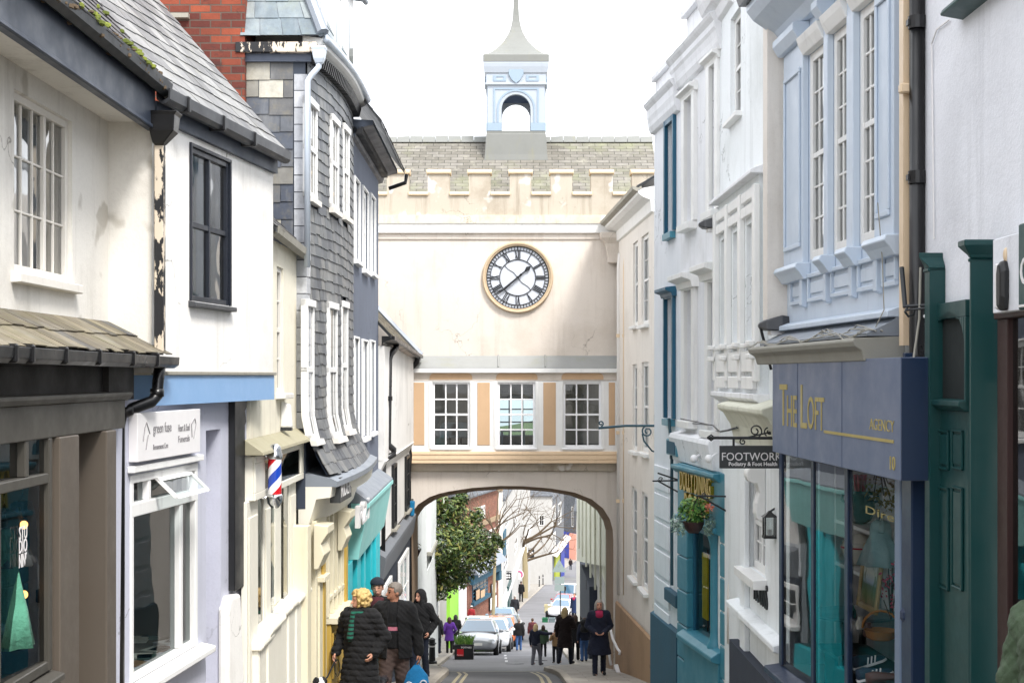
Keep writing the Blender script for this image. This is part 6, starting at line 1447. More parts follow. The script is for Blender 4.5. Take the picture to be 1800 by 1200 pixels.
# flowers
for (lab,u,v,o,m,nb) in (('spray of pink blossom beside the painting','1566',1030,-.3,'pink_flower',90),('trailing dry yellow flowers hanging at the top of the blue shop window','1545',870,-.6,'yellow_flower',160)):
    u=float(u); c=R2.W(S2(u,o),o,R2.z(u,v,o)); t=thing('flower_spray',lab,'flowers',c); mb=MB()
    if 'pink' in lab: leaves(mb,c+Vector((0,0,.03)),.10,.10,.22,nb,.022,shell=0)
    else: leaves(mb,c,.22,.12,.2,nb,.03,shell=0)
    mb.build('blossom',M_[m],t); mb=MB()
    for k in range(7): mb.tube([c+Vector((0,0,-.25 if 'pink' in lab else .3)),c+Vector((random.uniform(-.1,.1),random.uniform(-.08,.08),random.uniform(-.1,.2)))],.005,4)
    mb.build('stems',M_['twig'],t)
# trainers + shoes on a low shelf
zlow=R2.z(1520,1165,-.2); mb=MB(); R2.box(mb,S2(1488,-.3),R2.L-.15,-.45,-.05,zlow-.03,zlow); t=R2.thing('low_shelf','dark low shelf carrying shoes in the blue shop window','shelf'); mb.build('board',M_['dark_board'],t)
mb=MB(); R2.box(mb,S2(1490,-.3),S2(1490,-.3)+.03,-.4,-.1,-3,zlow-.03); R2.box(mb,R2.L-.2,R2.L-.17,-.4,-.1,-3,zlow-.03); mb.build('leg',M_['dark_board'],t)
def shoe(label,u,o,z,m,rot,stripes=True,group=None):
    c=R2.W(S2(u,o),o,z); t=thing('shoe',label,'shoe',c,0,group); Rm=Matrix.Rotation(rot,3,'Z')@Matrix.Rotation(-.25,3,'Y'); P=lambda x,y,zz:c+Rm@Vector((x,y,zz))
    mb=MB(); rings=[]
    for (x,w,h) in ((-.13,.02,.05),(-.12,.035,.09),(-.06,.04,.095),(0,.042,.075),(.06,.045,.055),(.11,.04,.045),(.14,.02,.03)):
        rings.append([P(x,-w,.012),P(x,w,.012),P(x,w*.9,h*.6),P(x,w*.4,h),P(x,-w*.4,h),P(x,-w*.9,h*.6)])
    mb.loft(rings); mb.build('upper',m,t,smooth=True)
    mb=MB(); rings=[]
    for (x,w) in ((-.135,.02),(-.12,.04),(0,.047),(.1,.048),(.145,.02)): rings.append([P(x,-w,0),P(x,w,0),P(x,w,.018),P(x,-w,.018)])
    mb.loft(rings); mb.build('sole',M_['white_gloss'] if stripes else M_['dark_board'],t)
    if stripes:
        mb=MB()
        for k in range(3):
            x=-.03+k*.03
            mb.hexa([P(x,-.047,.02),P(x+.01,-.047,.02),P(x+.01,-.043,.02),P(x,-.043,.02),P(x+.02,-.040,.07),P(x+.03,-.040,.066),P(x+.03,-.034,.066),P(x+.02,-.034,.07)])
        mb.build('stripes',M_['white_gloss'],t)
shoe('navy trainer with white stripes, propped behind the other trainer',1527,-.14,zlow+.05,M_['navy_shoe'],.2)
shoe('navy trainer with white stripes, lying in front on the low shelf',1537,-.10,zlow+.01,M_['navy_shoe'],.0)
shoe('dark brown leather shoe at the left of the low shelf',1504,-.12,zlow,M_['brown_leather'],.1,False); shoe('dull brown shoe at the right of the low shelf',1555,-.14,zlow,M_['brown_leather'],-.2,False)
mb=MB(); put_text(mb,'Dire',R2,S2(1522,gp-.015),S2(1572,gp-.015),R2.z(1545,910,gp),R2.z(1545,896,gp),gp-.014,ext=.001); mb.build('lettering',M_['gold_flat'],sw)
# pipes between blue shop and white wall
t=thing('downpipe','tall black soil pipe with collars between the blue shop and white wall','pipe',at(1612,1200,9.35))
mb=MB(); d=9.35; mb.tube([at(1612,-60,d),at(1612,1500,d)],.05,14); mb.build('pipe',M_['black_pipe'],t,smooth=True)
for v in (40,312,635,960): mb=MB(); mb.tube([at(1612,v-11,d),at(1612,v+11,d)],.058,14); mb.box(at(1600,0,d).x-.02,at(1624,0,d).x+.02,d-.02,d+.03,at(0,v+5,d).z,at(0,v-5,d).z); mb.build('collar',M_['black_pipe'],t)
t=thing('downpipe','navy painted rainwater pipe with faceted knob beside the blue shop window','pipe',at(1594,1200,9.3))
mb=MB(); d=9.3; mb.tube([at(1595,738,d),at(1595,1500,d)],.026,12); mb.box(at(1589,0,d).x,at(1603,0,d).x,d-.03,d+.03,at(0,740,d).z,at(0,620,d).z); c=at(1595,1080,d); mb.lathe(c,[(.03,-.05),(.05,-.02),(.05,.02),(.03,.05)],8); mb.build('pipe',M_['loft_navy'],t,bev=.004)
mb=MB(); d=9.3; mb.box(at(1590,0,d).x,at(1602,0,d).x,d-.05,d-.03,at(0,740,d).z,at(0,640,d).z); mb.build('grey_casing',M_['loft_grey'],t)
mb=MB(); s=R2.L; mb.box(at(1582,0,9.5).x,at(1601,0,9.5).x,9.42,9.52,.2,3.6); t=T2; mb.build('cream_strip',M_['cream_pipe'],t)
mb=MB(); mb.box(at(1580,0,9.4).x,at(1603,0,9.4).x,9.36,9.42,at(0,165,9.4).z,at(0,148,9.4).z); mb.build('strip_moulding',M_['cream_pipe'],t,bev=.01)
# cables over the ledge
t=thing('cable_bundle','tangle of pale cables lying along the ledge over the slate-blue fascia','cable',R2.W(R2.L/2,.3,.27))
mb=MB()
for q in range(5):
    pts=[]
    for k in range(16):
        s=R2.L*(k/15)*.98+.0; o=.30-.04*q+random.uniform(-.02,.02); pts.append(R2.W(s,o,.275+.012*q+.02*math.sin(k*1.3+q)+(.03 if k in (9,12) else 0)))
    mb.tube(pts,.005,5)
mb.tube([R2.W(R2.L-.25,.16,.3),R2.W(R2.L-.2,.1,.45),R2.W(R2.L-.3,.08,.8),R2.W(R2.L-.34,.1,1.2)],.004,4)
mb.build('cables',M_['old_gutter'],t)

# ---- white wall with the green shopfront (nearest right)
paint('recess_shade_green',(6,22,22),.9)  # near-black green that paints the shade inside the arched recess
R1=Fac((2.712,9.5),(2.70,3.5))
T1=R1.thing('green_shop','white rendered house with dark green pilastered shopfront at near right','shop')
zc=.72; 
mb=MB(); R1.wall(mb,0.06,R1.L,-.05,4.5,[],0,depth=3.5)
mb.build('wall',M_['r1_white'],T1)
mb=MB(); s=R1.s_of(1668,.08); R1.prof(mb,s,s+2.2,[(-.02,R1.z(1670,22,.1)+.1),(.12,R1.z(1670,22,.1)+.04),(.14,R1.z(1670,22,.1)),(-.02,R1.z(1670,22,.1)-.03)]); mb.build('sill',M_['green_paint'],T1,bev=.01)
def green_pilaster(ua,ub,vt,o):
    s0,s1=R1.s_of(ua,o),R1.s_of(ub,o*.0)
    zt_=R1.z((ua+ub)/2,vt,o)
    mb=MB(); R1.box(mb,s0,s1,0,o,-5,zt_-.10); R1.prof(mb,s0-.0,s1+.0,[(0,zt_-.10),(o+.01,zt_-.10),(o+.01,zt_-.12),(0,zt_-.12)])
    W=R1.W
    mb.loft([[W(s0-e,0,z),W(s0-e,o+e,z),W(s1+e,o+e,z),W(s1+e,0,z)] for e,z in ((.0,zt_-.10),(.01,zt_-.08),(.035,zt_-.05),(.05,zt_-.03),(.05,zt_)) ])
    return mb.build('pilaster',M_['green_paint'],T1,bev=.005)
green_pilaster(1634,1653,440,.10); green_pilaster(1704,1757,415,.16)
sd0,sd1=R1.s_of(1652),R1.s_of(1712); zat=R1.z(1680,560); zsp=R1.z(1680,610); ztr=R1.z(1680,712)
mb=MB(); R1.quad(mb,sd0-.1,sd1+.1,-5,zat+.10,.012); R1.box(mb,sd0,sd1,.012,.05,zat,zat+.10)
n=12; m0=(sd0+sd1)/2; hw=(sd1-sd0)/2-.03
arcp=[(m0+hw*math.cos(math.pi*(1-i/n)),zsp+hw*.72*math.sin(math.pi*(1-i/n))) for i in range(n+1)]
for (a,b) in zip(arcp,arcp[1:]): mb.hexa([R1.W(a[0],.05,a[1]),R1.W(b[0],.05,b[1]),R1.W(b[0],.012,b[1]),R1.W(a[0],.012,a[1]),R1.W(a[0],.05,zat),R1.W(b[0],.05,zat),R1.W(b[0],.012,zat),R1.W(a[0],.012,zat)])
R1.box(mb,sd0,m0-hw,.012,.05,ztr,zat); R1.box(mb,m0+hw,sd1,.012,.05,ztr,zat); R1.prof(mb,sd0,sd1,[(.012,ztr+.04),(.09,ztr+.03),(.09,ztr),(.05,ztr-.03),(.012,ztr-.03)])
mb.build('door_surround',M_['green_paint'],T1,bev=.004)
mb=MB(); mb.face([R1.W(m0-hw,.018,ztr+.04),R1.W(m0+hw,.018,ztr+.04),R1.W(m0+hw,.018,zsp)]+[R1.W(x,.018,z) for x,z in reversed(arcp)]+[R1.W(m0-hw,.018,zsp)]); mb.build('painted_arch_recess',M_['recess_shade_green'],T1)  # flat sheet, the recess and its shade are only dark colour
mb=MB(); R1.box(mb,sd0,sd1,.012,.03,-4.5,ztr-.03)
for (ua,ub,va,vb) in ((1684,1703,755,825),(1684,1703,855,1035),(1660,1678,755,825),(1660,1678,855,1035)):
    a,b=R1.s_of(ua),R1.s_of(ub); z1=R1.z((ua+ub)/2,va); z0=R1.z((ua+ub)/2,vb)
    for (x0,x1,y0,y1) in ((a,b,z0,z0+.015),(a,b,z1-.015,z1),(a,a+.015,z0,z1),(b-.015,b,z0,z1)): R1.box(mb,x0,x1,.03,.045,y0,y1)
    R1.box(mb,a+.03,b-.03,.03,.04,z0+.03,z1-.03)
mb.build('door',M_['green_paint'],T1,bev=.004)
sf=R1.s_of(1756,.05)
mb=MB(); R1.box(mb,sf,sf+.16,0,.06,-5,R1.z(1765,560,.05)); R1.box(mb,sf,R1.L,0,.08,R1.z(1770,560,.05),R1.z(1770,545,.05)); mb.build('door_frame',M_['brown_wood'],T1,bev=.005)
mb=MB(); R1.quad(mb,sf+.16,R1.L,-5,R1.z(1770,560,.05),.03); mb.build('shop_pane',M_['glass_dark'],T1)
mb=MB(); R1.quad(mb,sf+.1,R1.L,-5,R1.z(1770,560,.05),.01); mb.build('shop_interior',M_['dark_board'],T1)
mb=MB(); s0=R1.s_of(1742,.14); s1=R1.s_of(1790,.14); R1.box(mb,s0,s1,0,.13,R1.z(1765,548,.14),R1.z(1765,415,.14)); mb.build('white_panel',M_['r1_white'],T1,bev=.004)
t=R1.thing('shop_sign','dark green signboard with a white letter at the right edge of the street','sign')
s2=R1.s_of(1790,.16); zb=R1.z(1795,545,.14); zt_=R1.z(1795,395,.14); mb=MB(); R1.box(mb,s2,s2+1.6,.02,.16,zb,zt_); mb.build('board',M_['green_paint'],t,bev=.006)
mb=MB(); put_text(mb,'C',R1,s2+.035,s2+.16,zb+.12,zb+.26,.162,ext=.003); mb.build('lettering',M_['sign_white'],t)
mb=MB(); R1.box(mb,s2+.01,s2+1.6,.16,.166,zb+.012,zb+.024); mb.build('line',M_['sign_white'],t)
t=thing('bulkhead_lamp','black and chrome outdoor lamp on the white panel above the green shop door','lamp',R1.W(R1.s_of(1760,.2),.2,R1.z(1760,550,.2)))
s=R1.s_of(1762,.15); zt_=R1.z(1764,458,.15); zb=R1.z(1764,545,.15); h=zt_-zb
pr=[(-.05,0),(.05,0),(.07,h*.25),(.07,h*.8),(.03,h),(-.03,h),(-.06,h*.8),(-.06,h*.25)]
mb=MB(); mb.loft([[R1.W(s+x*.7,.13,zb+z) for x,z in pr],[R1.W(s+x*.7,.155,zb+z) for x,z in pr],[R1.W(s+x*.5,.175,zb+h*.5+(z-h*.5)*.8) for x,z in pr]]); mb.build('housing',M_['black_paint'],t,bev=.006)
mb=MB(); mb.loft([[R1.W(s-.065+x*.35,.13,zb+z) for x,z in pr],[R1.W(s-.065+x*.3,.165,zb+h*.5+(z-h*.5)*.9) for x,z in pr]]); mb.build('lens',M_['sign_white'],t,bev=.006)
mb=MB(); mb.ball(R1.W(s,.13,zt_+.03),.018,.015,.04); mb.build('plate',M_['cream_pipe'],t,smooth=True)
# iron sign bracket between pilasters, festoon lights, cable
d=8.75; t=thing('iron_bracket','long black iron sign bracket with stays in front of the green door','bracket',at(1705,660,8.6))
mb=MB(); mb.tube([at(1594,538,d+.4),at(1708,534,d)],.012,6); mb.tube([at(1594,545,d+.4),at(1640,540,d+.2),at(1708,590,d)],.008,6); mb.tube([at(1708,505,d),at(1709,600,d),at(1706,612,d),at(1698,610,d),at(1696,605,d)],.012,6)
mb.tube([at(1596,538,d+.4),at(1591,548,d+.4),at(1597,556,d+.4),at(1606,552,d+.4),at(1608,540,d+.4)],.009,6)
mb.tube([at(1585,470,d+.6),at(1591,540,d+.5)],.016,6); mb.tube([at(1665,425,d+.2),at(1665,505,d+.2),at(1670,512,d+.2),at(1690,515,d+.1),at(1705,522,d)],.012,6); mb.tube([at(1665,423,d+.2),at(1665,500,d+.2)],.022,6); mb.build('ironwork',M_['iron'],t)
t=thing('fairy_lights','string of small white lights looping down the first green pilaster','string lights',at(1645,1000,9.0))
mb=MB(); pts=[at(1622+18*(k%2)+ (14 if k>3 else 0),460+k*48,9.05) for k in range(14)]
mb.tube(pts,.005,5); mb.build('cable',M_['iron'],t); mb=MB()
for p in pts[1:]: mb.ball(p+Vector((.01,-.02,0)),.013,n=6,m=4)
mb.build('bulbs',M_['white_gloss'],t)
t=thing('cable','loose pale cable hanging beside the black soil pipe','cable',at(1618,760,9.1))
mb=MB(); mb.tube([at(1618,470,9.1),at(1616,560,9.05),at(1606,630,9.0),at(1602,690,9.0),at(1610,740,9.0),at(1622,758,9.05),at(1630,760,9.1)],.008,6); mb.build('cable_run',M_['old_gutter'],t)
t=thing('cable','thin white phone cable clipped up the white wall to the green sill','cable',at(1648,420,9.3))
mb=MB(); mb.tube([R1.W(R1.s_of(1672),.012,R1.z(1672,35)),R1.W(R1.s_of(1650),.012,R1.z(1650,52)),R1.W(R1.s_of(1641),.012,R1.z(1641,78)),R1.W(R1.s_of(1645),.012,R1.z(1645,420))],.006,5); mb.build('cable_run',M_['sign_white'],t)
t=thing('small_notice','small white notice with a dark letter on the black pipe','notice',at(1609,995,9.25))
mb=MB(); d=9.28; a=at(1603,993,d); b=at(1614,981,d); mb.box(a.x,b.x,d-.012,d,a.z,b.z); mb.build('plate',M_['sign_white'],t); FN=Fac((a.x,d),(b.x,d)); mb=MB(); put_text(mb,'EL',FN,.008,FN.L-.008,a.z+.008,b.z-.008,.014,bold=.02,ext=.001); mb.build('lettering',M_['sign_black'],t)

t=thing('cable','dark telephone wires strung along the white facades above the teal shop','cable',R3.W(.5,.1,-.6))
mb=MB()
for k,(v0,v1,o) in enumerate(((742,757,.06),(735,768,.05))):
    pts=[R5.W(R5.s_of(1200+k*3),.05,R5.z(1200,v0))]+[R3.W(.1+x*.7,o+.02*x,R3.z(1285,v0+10+8*k)-.05*math.sin(x*1.5)) for x in range(4)]
    mb.tube(pts,.007,5)
mb.build('wire',M_['iron'],t)
# ================================================================ GROUND
def path_x(tab,d):
    ds=[a for a,_ in tab]; xs=[b for _,b in tab]; return float(np.interp(d,ds,xs))
KL=[(-8,-1.4),(31.6,-1.40),(35,-1.6),(38,-2.0),(45,-2.3),(60,-2.45),(80,-2.4),(100,-1.6),(119,.2),(140,1.3),(170,3.1),(200,5.3),(235,8.5),(255,11.4),(300,18),(420,36)]
KR=[(-8,1.0),(30,1.0),(33,.9),(36,.80),(38,1.0),(42,1.9),(60,2.2),(80,2.6),(100,3.6),(119,5.0),(140,6.2),(170,8.4),(200,10.8),(235,14.5),(255,18),(300,25),(420,44)]
WL=[(-8,-4.5),(119,-4.5),(170,-2),(235,3),(255,6),(300,12),(420,30)]
WR=[(-8,4.5),(60,4.5),(119,8),(170,12),(235,19),(300,30),(420,50)]
ds=[-8,-4,0,4,8,12,16,20,23,26,28,30,31.6,33,34.5,36,37,38,40,42,45,50,55,60,65,70,75,80,90,100,110,119,130,140,155,170,185,200,220,235,255,275,300,340,420]
def strip(name,fa,fb,mats,dz,kind='structure',d0=-99,d1=999,tm=0):
    mb=MB(); pr=None
    for d in ds:
        if d<d0 or d>d1: continue
        a,b=Vector((fa(d),d,gz(d)+dz)),Vector((fb(d),d,gz(d)+dz))
        if pr: mb.face([pr[0],pr[1],b,a])
        pr=(a,b)
    o=mb.build(name,mats,None); tag(o,kind=kind); return o
kl=lambda d:path_x(KL,d); kr=lambda d:path_x(KR,d)
mb=MB(); xs=[-400,-60,-12,12,60,400]; dd=[-60,-8,20,31.6,45,64,78,119,170,235,300,420,700]
for i in range(len(dd)-1):
    for j in range(5):
        f=lambda x,d: Vector((x,d,(gz(min(max(d,-8),420)))-.5))
        mb.face([f(xs[j],dd[i]),f(xs[j+1],dd[i]),f(xs[j+1],dd[i+1]),f(xs[j],dd[i+1])])
tag(mb.build('ground',M_['paving']),kind='structure')
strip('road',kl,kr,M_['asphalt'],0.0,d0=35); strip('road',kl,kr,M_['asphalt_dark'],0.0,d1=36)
strip('pavement',lambda d:path_x(WL,d),lambda d:kl(d)-.12,M_['paving'],.11)
strip('pavement',lambda d:kr(d)+.12,lambda d:path_x(WR,d),M_['paving'],.11)
def kerb(f,sg):
    mb=MB(); pr=None
    for d in ds:
        x=f(d); r=[Vector((x,d,gz(d)-.02)),Vector((x,d,gz(d)+.10)),Vector((x+sg*.02,d,gz(d)+.115)),Vector((x+sg*.14,d,gz(d)+.115)),Vector((x+sg*.14,d,gz(d)-.02))]
        if pr: 
            for k in range(4): mb.face([pr[k],pr[k+1],r[k+1],r[k]])
        pr=r
    tag(mb.build('kerb',M_['kerb']),kind='structure')
kerb(kl,-1); kerb(kr,1)
for (f,sg,name) in ((kl,1,'a'),(kr,-1,'b')):
    for q in ((.22,.29),(.36,.43)):
        mb=MB(); pr=None
        for d in [x for x in ds if x<=34.5]:
            a,b=Vector((f(d)+sg*q[0],d,gz(d)+.004)),Vector((f(d)+sg*q[1],d,gz(d)+.004))
            if pr: mb.face([pr[0],pr[1],b,a])
            pr=(a,b)
        tag(mb.build('road_marking',M_['road_yellow']),kind='structure')
mb=MB(); 
mb.face([Vector((kl(35),35.0,gz(35.0)+.004)),Vector((kr(35),35.0,gz(35.0)+.004)),Vector((kr(35.4),35.4,gz(35.4)+.004)),Vector((kl(35.4),35.4,gz(35.4)+.004))]); tag(mb.build('road_joint',M_['kerb']),kind='structure')
mb=MB()
for d in (50,54,58,62,66,70,74,78,84,90):
    x=kl(d)+2.1; mb.face([Vector((x,d,gz(d)+.004)),Vector((x+.1,d,gz(d)+.004)),Vector((x+.1,d+2.,gz(d+2.)+.004)),Vector((x,d+2.,gz(d+2.)+.004))])
tag(mb.build('road_marking',M_['road_white']),kind='structure')
mb=MB(); f=lambda x,d,z: Vector((x,d,z))
for i in range(12):
    x0=-120+i*20; z=-14+3*math.sin(i*.9)+2*math.sin(i*2.1); z2=-14+3*math.sin((i+1)*.9)+2*math.sin((i+1)*2.1)
    mb.face([f(x0,380,-38),f(x0+20,380,-38),f(x0+20,470,z2),f(x0,470,z)])
leafmat('hill',[(0,(96,112,78)),(1,(120,132,90))],.9); tag(mb.build('hill',M_['hill']),kind='structure')

# ================================================================ BEYOND THE ARCH
def house(name,label,cat,A,B,ztop,zbot,m,wins=(),depth=6,fm='white_paint',pm='glass_dark',reveal=.1,surround=None,gable=None,rm='slate_far'):
    F=Fac(A,B); T=thing(name,label,cat,F.W(0,0,zbot),F.rz)
    mb=MB(); F.wall(mb,0,F.L,zbot,ztop,[w[:4] for w in wins],reveal,depth=depth)
    if gable:
        mb.face([F.W(0,0,ztop),F.W(F.L,0,ztop),F.W(F.L/2,0,ztop+gable)])
    mb.build('wall',M_[m],T)
    for w in wins: F.window(T,w[:4],2,w[4] if len(w)>4 else 2,M_[fm],M_[pm],rec=.02,fw=.1,bar=.04,sash=False,surround=surround)
    mb=MB()
    if gable:
        for (s0,s1,z0,z1) in ((-.15,F.L/2,ztop-.1,ztop+gable+.02),(F.L/2,F.L+.15,ztop+gable+.02,ztop-.1)):
            mb.hexa([F.W(s0,.15,z0),F.W(s1,.15,z1),F.W(s1,-depth,z1),F.W(s0,-depth,z0),F.W(s0,.15,z0+.12),F.W(s1,.15,z1+.12),F.W(s1,-depth,z1+.12),F.W(s0,-depth,z0+.12)])
    else:
        F.prof(mb,-.1,F.L+.1,[(.25,ztop),(.25,ztop+.1),(-depth*.5,ztop+depth*.42),(-depth,ztop),(-.05,ztop-.02)])
    mb.build('roof',M_[rm],T)
    return F,T
XY=lambda u,d:(at(u,0,d).x,d)
# oriel house, left
FB1,TB1=house('bay_house','white house with a projecting bay window just beyond the arch at left','house',(-2.75,34.2),(-2.75,53),1.,-11.5,'r3_white')
DBY=46; bx0,bx1=at(724,0,DBY).x,at(757,0,DBY).x; zt_=(HOR-850)/FPX*DBY; z0=(HOR-970)/FPX*DBY; z1=(HOR-995)/FPX*DBY
FBb=Fac((-3.35,DBY),(bx1,DBY)); r=FBb.rect(731,748,872,955)
mb=MB(); FBb.wall(mb,0,FBb.L,z0,zt_,[(r[0],r[1],z0+.25,zt_-.1)],.1,depth=3.2); mb.build('bay',M_['r3_white'],TB1)
FBb.window(TB1,(r[0],r[1],z0+.25,zt_-.1),1,2,M_['white_paint'],M_['glass_dark'],rec=.0,fw=.06,bar=.04,name='bay_window')
mb=MB(); mb.box(-2.75,bx1+.06,DBY-.1,DBY+3.3,z0-.12,z0+.02); mb.build('bay_ledge',M_['cornice_moss'],TB1,bev=.02); mb=MB(); mb.box(-2.75,bx1-.12,DBY+.1,DBY+3.1,z1-.12,z0-.12); mb.box(-2.75,bx1-.1,DBY+.05,DBY+3.15,z1-.2,z1-.12); mb.build('bay_base',M_['r3_white'],TB1,bev=.01)
c=at(728,965,35.3); t=thing('window_box','rustic planter of trailing plants on the wall just inside the arch','planter',c)
mb=MB(); mb.loft([[c+Vector((x*w,y*w*.7,z)) for x,y in ((-1,-1),(1,-1),(1,1),(-1,1))] for w,z in ((.08,-.22),(.18,0))]); mb.build('trough',M_['brown_wood'],t); mb=MB(); leaves(mb,c+Vector((0,0,.05)),.2,.16,.14,140,.035,shell=0); mb.build('foliage',M_['leaf_magnolia'],t)
# low white house, green shop, pale shop
FB2,_=house('white_shop','low white rendered shop behind the magnolia','shop',(-3.5,47),(-3.35,66),(HOR-900)/FPX*55,-13.5,'far_white')
FB3,T3b=house('green_shop','narrow lime green shopfront beyond the magnolia','shop',(-3.05,66.2),(-2.95,78),-8.6,-15.5,'far_white')
plaster('lime_wall',(150,214,70),(110,160,60),.2); mb=MB(); FB3.box(mb,0,FB3.L*.85,0,.1,-15.5,-9.4); FB3.box(mb,0,.3,.1,.16,-15.5,-9.4); mb.build('shopfront',M_['lime_wall'],T3b)
FB4,_=house('pale_shop','pale shopfront between the green shop and the brick pub','shop',(-2.93,78.2),(-2.8,88),-10,-17,'sign_white')
# white gabled house behind
house('gabled_house','white gabled house showing over the magnolia','house',XY(796,98),XY(842,98),(HOR-905)/FPX*98,-19,'far_white',[( .35,.85,(HOR-935)/FPX*98,(HOR-908)/FPX*98,2)],depth=6,gable=1.3)
# brick pub
D5=100; z5=lambda v:(HOR-v)/FPX*D5; A=XY(822,92); B=XY(876,D5); F5b=Fac(A,B)
sr=lambda ua,ub,va,vb:F5b.rect(ua,ub,va,vb)
wins=[sr(838,851,892,912)+(2,),sr(858,870,932,955)+(2,),sr(834,846,932,955)+(2,)]
FB5,T5b=house('brick_pub','red brick pub with stone band, teal fascia and chalkboards beside the road bend','pub',A,B,z5(858),-19,'brick_far',wins,depth=8,surround=(.1,.05))
F=FB5; mb=MB(); F.box(mb,0,F.L,0,.12,F.z(850,922),F.z(850,914)); mb.build('stone_band',M_['far_stone'],T5b)
mb=MB(); F.prof(mb,.2,F.L-.15,[(0,F.z(850,978)),(.1,F.z(850,978)),(.7,F.z(850,996)),(0,F.z(850,996))]); mb.build('canopy_roof',M_['lead'],T5b)
mb=MB(); F.box(mb,.2,F.L-.5,0,.35,F.z(850,1013),F.z(850,998)); F.box(mb,F.L-.85,F.L-.2,0,.3,F.z(866,1022),F.z(866,1006)); mb.build('fascia',M_['plinth_teal'],T5b)
mb=MB(); put_text(mb,'DAN IT',F,F.s_of(832),F.s_of(850),F.z(841,1009),F.z(841,1001),.355,ext=.01,bold=.02); mb.build('lettering',M_['sign_white'],T5b)
r=F.rect(830,856,1015,1050); F.window(T5b,r,4,5,M_['teal_window'],M_['glass_dark'],o=.05,rec=0,fw=.08,bar=.05,name='shop_window')
mb=MB(); F.box(mb,F.s_of(828),F.s_of(858),0,.2,F.z(845,1055),F.z(845,1049)); mb.build('sill',M_['plinth_teal'],T5b)
for i,(u0,u1,va,vb,m) in enumerate(((862,869,1025,1042,'sign_white'),(859,870,1048,1068,'sign_white'),(842,849,1036,1052,'tan_panel'),(834,840,1036,1052,'tan_panel'))):
    mb=MB(); rr=F.rect(u0,u1,va,vb); F.box(mb,rr[0]-.06,rr[1]+.06,0.06,.12,rr[2]-.06,rr[3]+.06); p=mb.build('notice_board',M_['iron'],T5b); mb=MB(); F.box(mb,rr[0],rr[1],.12,.13,rr[2],rr[3]); mb.build('notice',M_[m],p)
# cream pillar + row of white shops
D6=104; mb=MB(); t=thing('rendered_pillar','tall cream rendered wall end beside the brick pub','wall',(at(878,0,D6).x,D6,-18)); mb.box(at(875,0,D6).x,at(883,0,D6).x,D6,D6+2,-19,(HOR-862)/FPX*D6); mb.build('wall',M_['r6_cream'],t); mb=MB(); mb.box(at(874,0,D6).x,at(884,0,D6).x,D6-.1,D6+2,(HOR-862)/FPX*D6,(HOR-860)/FPX*D6); mb.build('coping',M_['far_stone'],t)
A=XY(883,112); B=XY(932,172)
F6b=Fac(A,B); wv=[F6b.rect(886,893,975,1000)+(2,),F6b.rect(889,894,905,925)+(2,),F6b.rect(889,894,945,962)+(2,),F6b.rect(918,922,905,925)+(2,),F6b.rect(925,928,955,972)+(2,),F6b.rect(905,910,945,970)+(2,),F6b.rect(918,922,950,972)+(2,),F6b.rect(905,910,900,925)+(2,)]
F6b,T6b=house('shop_row','row of white rendered shops climbing along the far pavement','shop',A,B,(HOR-880)/FPX*112,-27,'far_white',wv,depth=8)
F=F6b; mb=MB(); F.box(mb,.6,4,0,.1,F.z(887,935+40),F.z(887,930)); mb.build('signboard',M_['plinth_teal'],T6b)
mb=MB(); F.box(mb,F.s_of(891),F.s_of(897),0,.15,-22,F.z(894,1022)); mb.build('door',M_['green_paint'],T6b)
mb=MB(); F.box(mb,F.s_of(883),F.s_of(890),0,.08,-22,F.z(886,1045)); F.box(mb,0,F.L,0,.25,F.z(905,1003),F.z(905,999)); mb.build('shopfront',M_['white_paint'],T6b)
def board(label,name,cat,u0,u1,v0,v1,d,m,th=.05,mark=None,bracket=True):
    a=at(u0,v1,d); b=at(u1,v0,d); t=thing(name,label,cat,((a.x+b.x)/2,d,a.z)); mb=MB(); mb.box(a.x,b.x,d-th,d+th,a.z,b.z); mb.build('board',M_[m],t,bev=.005)
    if bracket: mb=MB(); mb.tube([Vector(((a.x+b.x)/2,d,b.z+.1)),Vector(((a.x+b.x)/2,d,b.z))],.03,5); mb.tube([Vector((a.x-1.0,d,b.z+.1)),Vector((b.x,d,b.z+.1))],.03,5); mb.build('bracket',M_['iron'],t)
    if mark: mb=MB(); mark(mb,a,b,d-th-.005); mb.build('emblem',M_['sign_white'],t)
    return t
def xmark(mb,a,b,y):
    c=Vector(((a.x+b.x)/2,y,(a.z+b.z)/2)); s=(b.x-a.x)*.3
    for k in range(4):
        an=math.pi/4+k*math.pi/2; mb.ball(c+Vector((math.cos(an)*s*.8,0,math.sin(an)*s*.8)),s*.5,.01,s*.42)
def star(mb,a,b,y):
    c=Vector(((a.x+b.x)/2,y,(a.z+b.z)/2+.1)); s=(b.x-a.x)*.3
    for k in range(5):
        an=math.pi/2+k*2*math.pi/5; mb.ball(c+Vector((math.cos(an)*s*.7,0,math.sin(an)*s*.7)),s*.42,.01,s*.42)
board('black square hanging sign with a white four-petal emblem on the far left shops','hanging_sign','sign',887.5,899,1006,1018,118,'sign_black',mark=xmark)
board('black hanging sign with a white five-petal emblem farther down the far pavement','hanging_sign','sign',928.5,939,965,980,165,'sign_black',mark=star)
t=board('round white hanging sign with a pink arc above two walkers','hanging_sign','sign',906,908,1000,1001,140,'sign_white',bracket=False)
c=at(912,1009,140); mb=MB(); mb.lathe(c,[(.48,-.06),(.48,.06)],24,'Y'); mb.build('disc',M_['sign_white'],t); plain('pink',(226,64,130),.5); mb=MB(); mb.tube([c+Vector((.33*math.cos(a),-.08,.33*math.sin(a))) for a in [1.9-k*.2 for k in range(14)]],.07,6); mb.build('arc',M_['pink'],t)
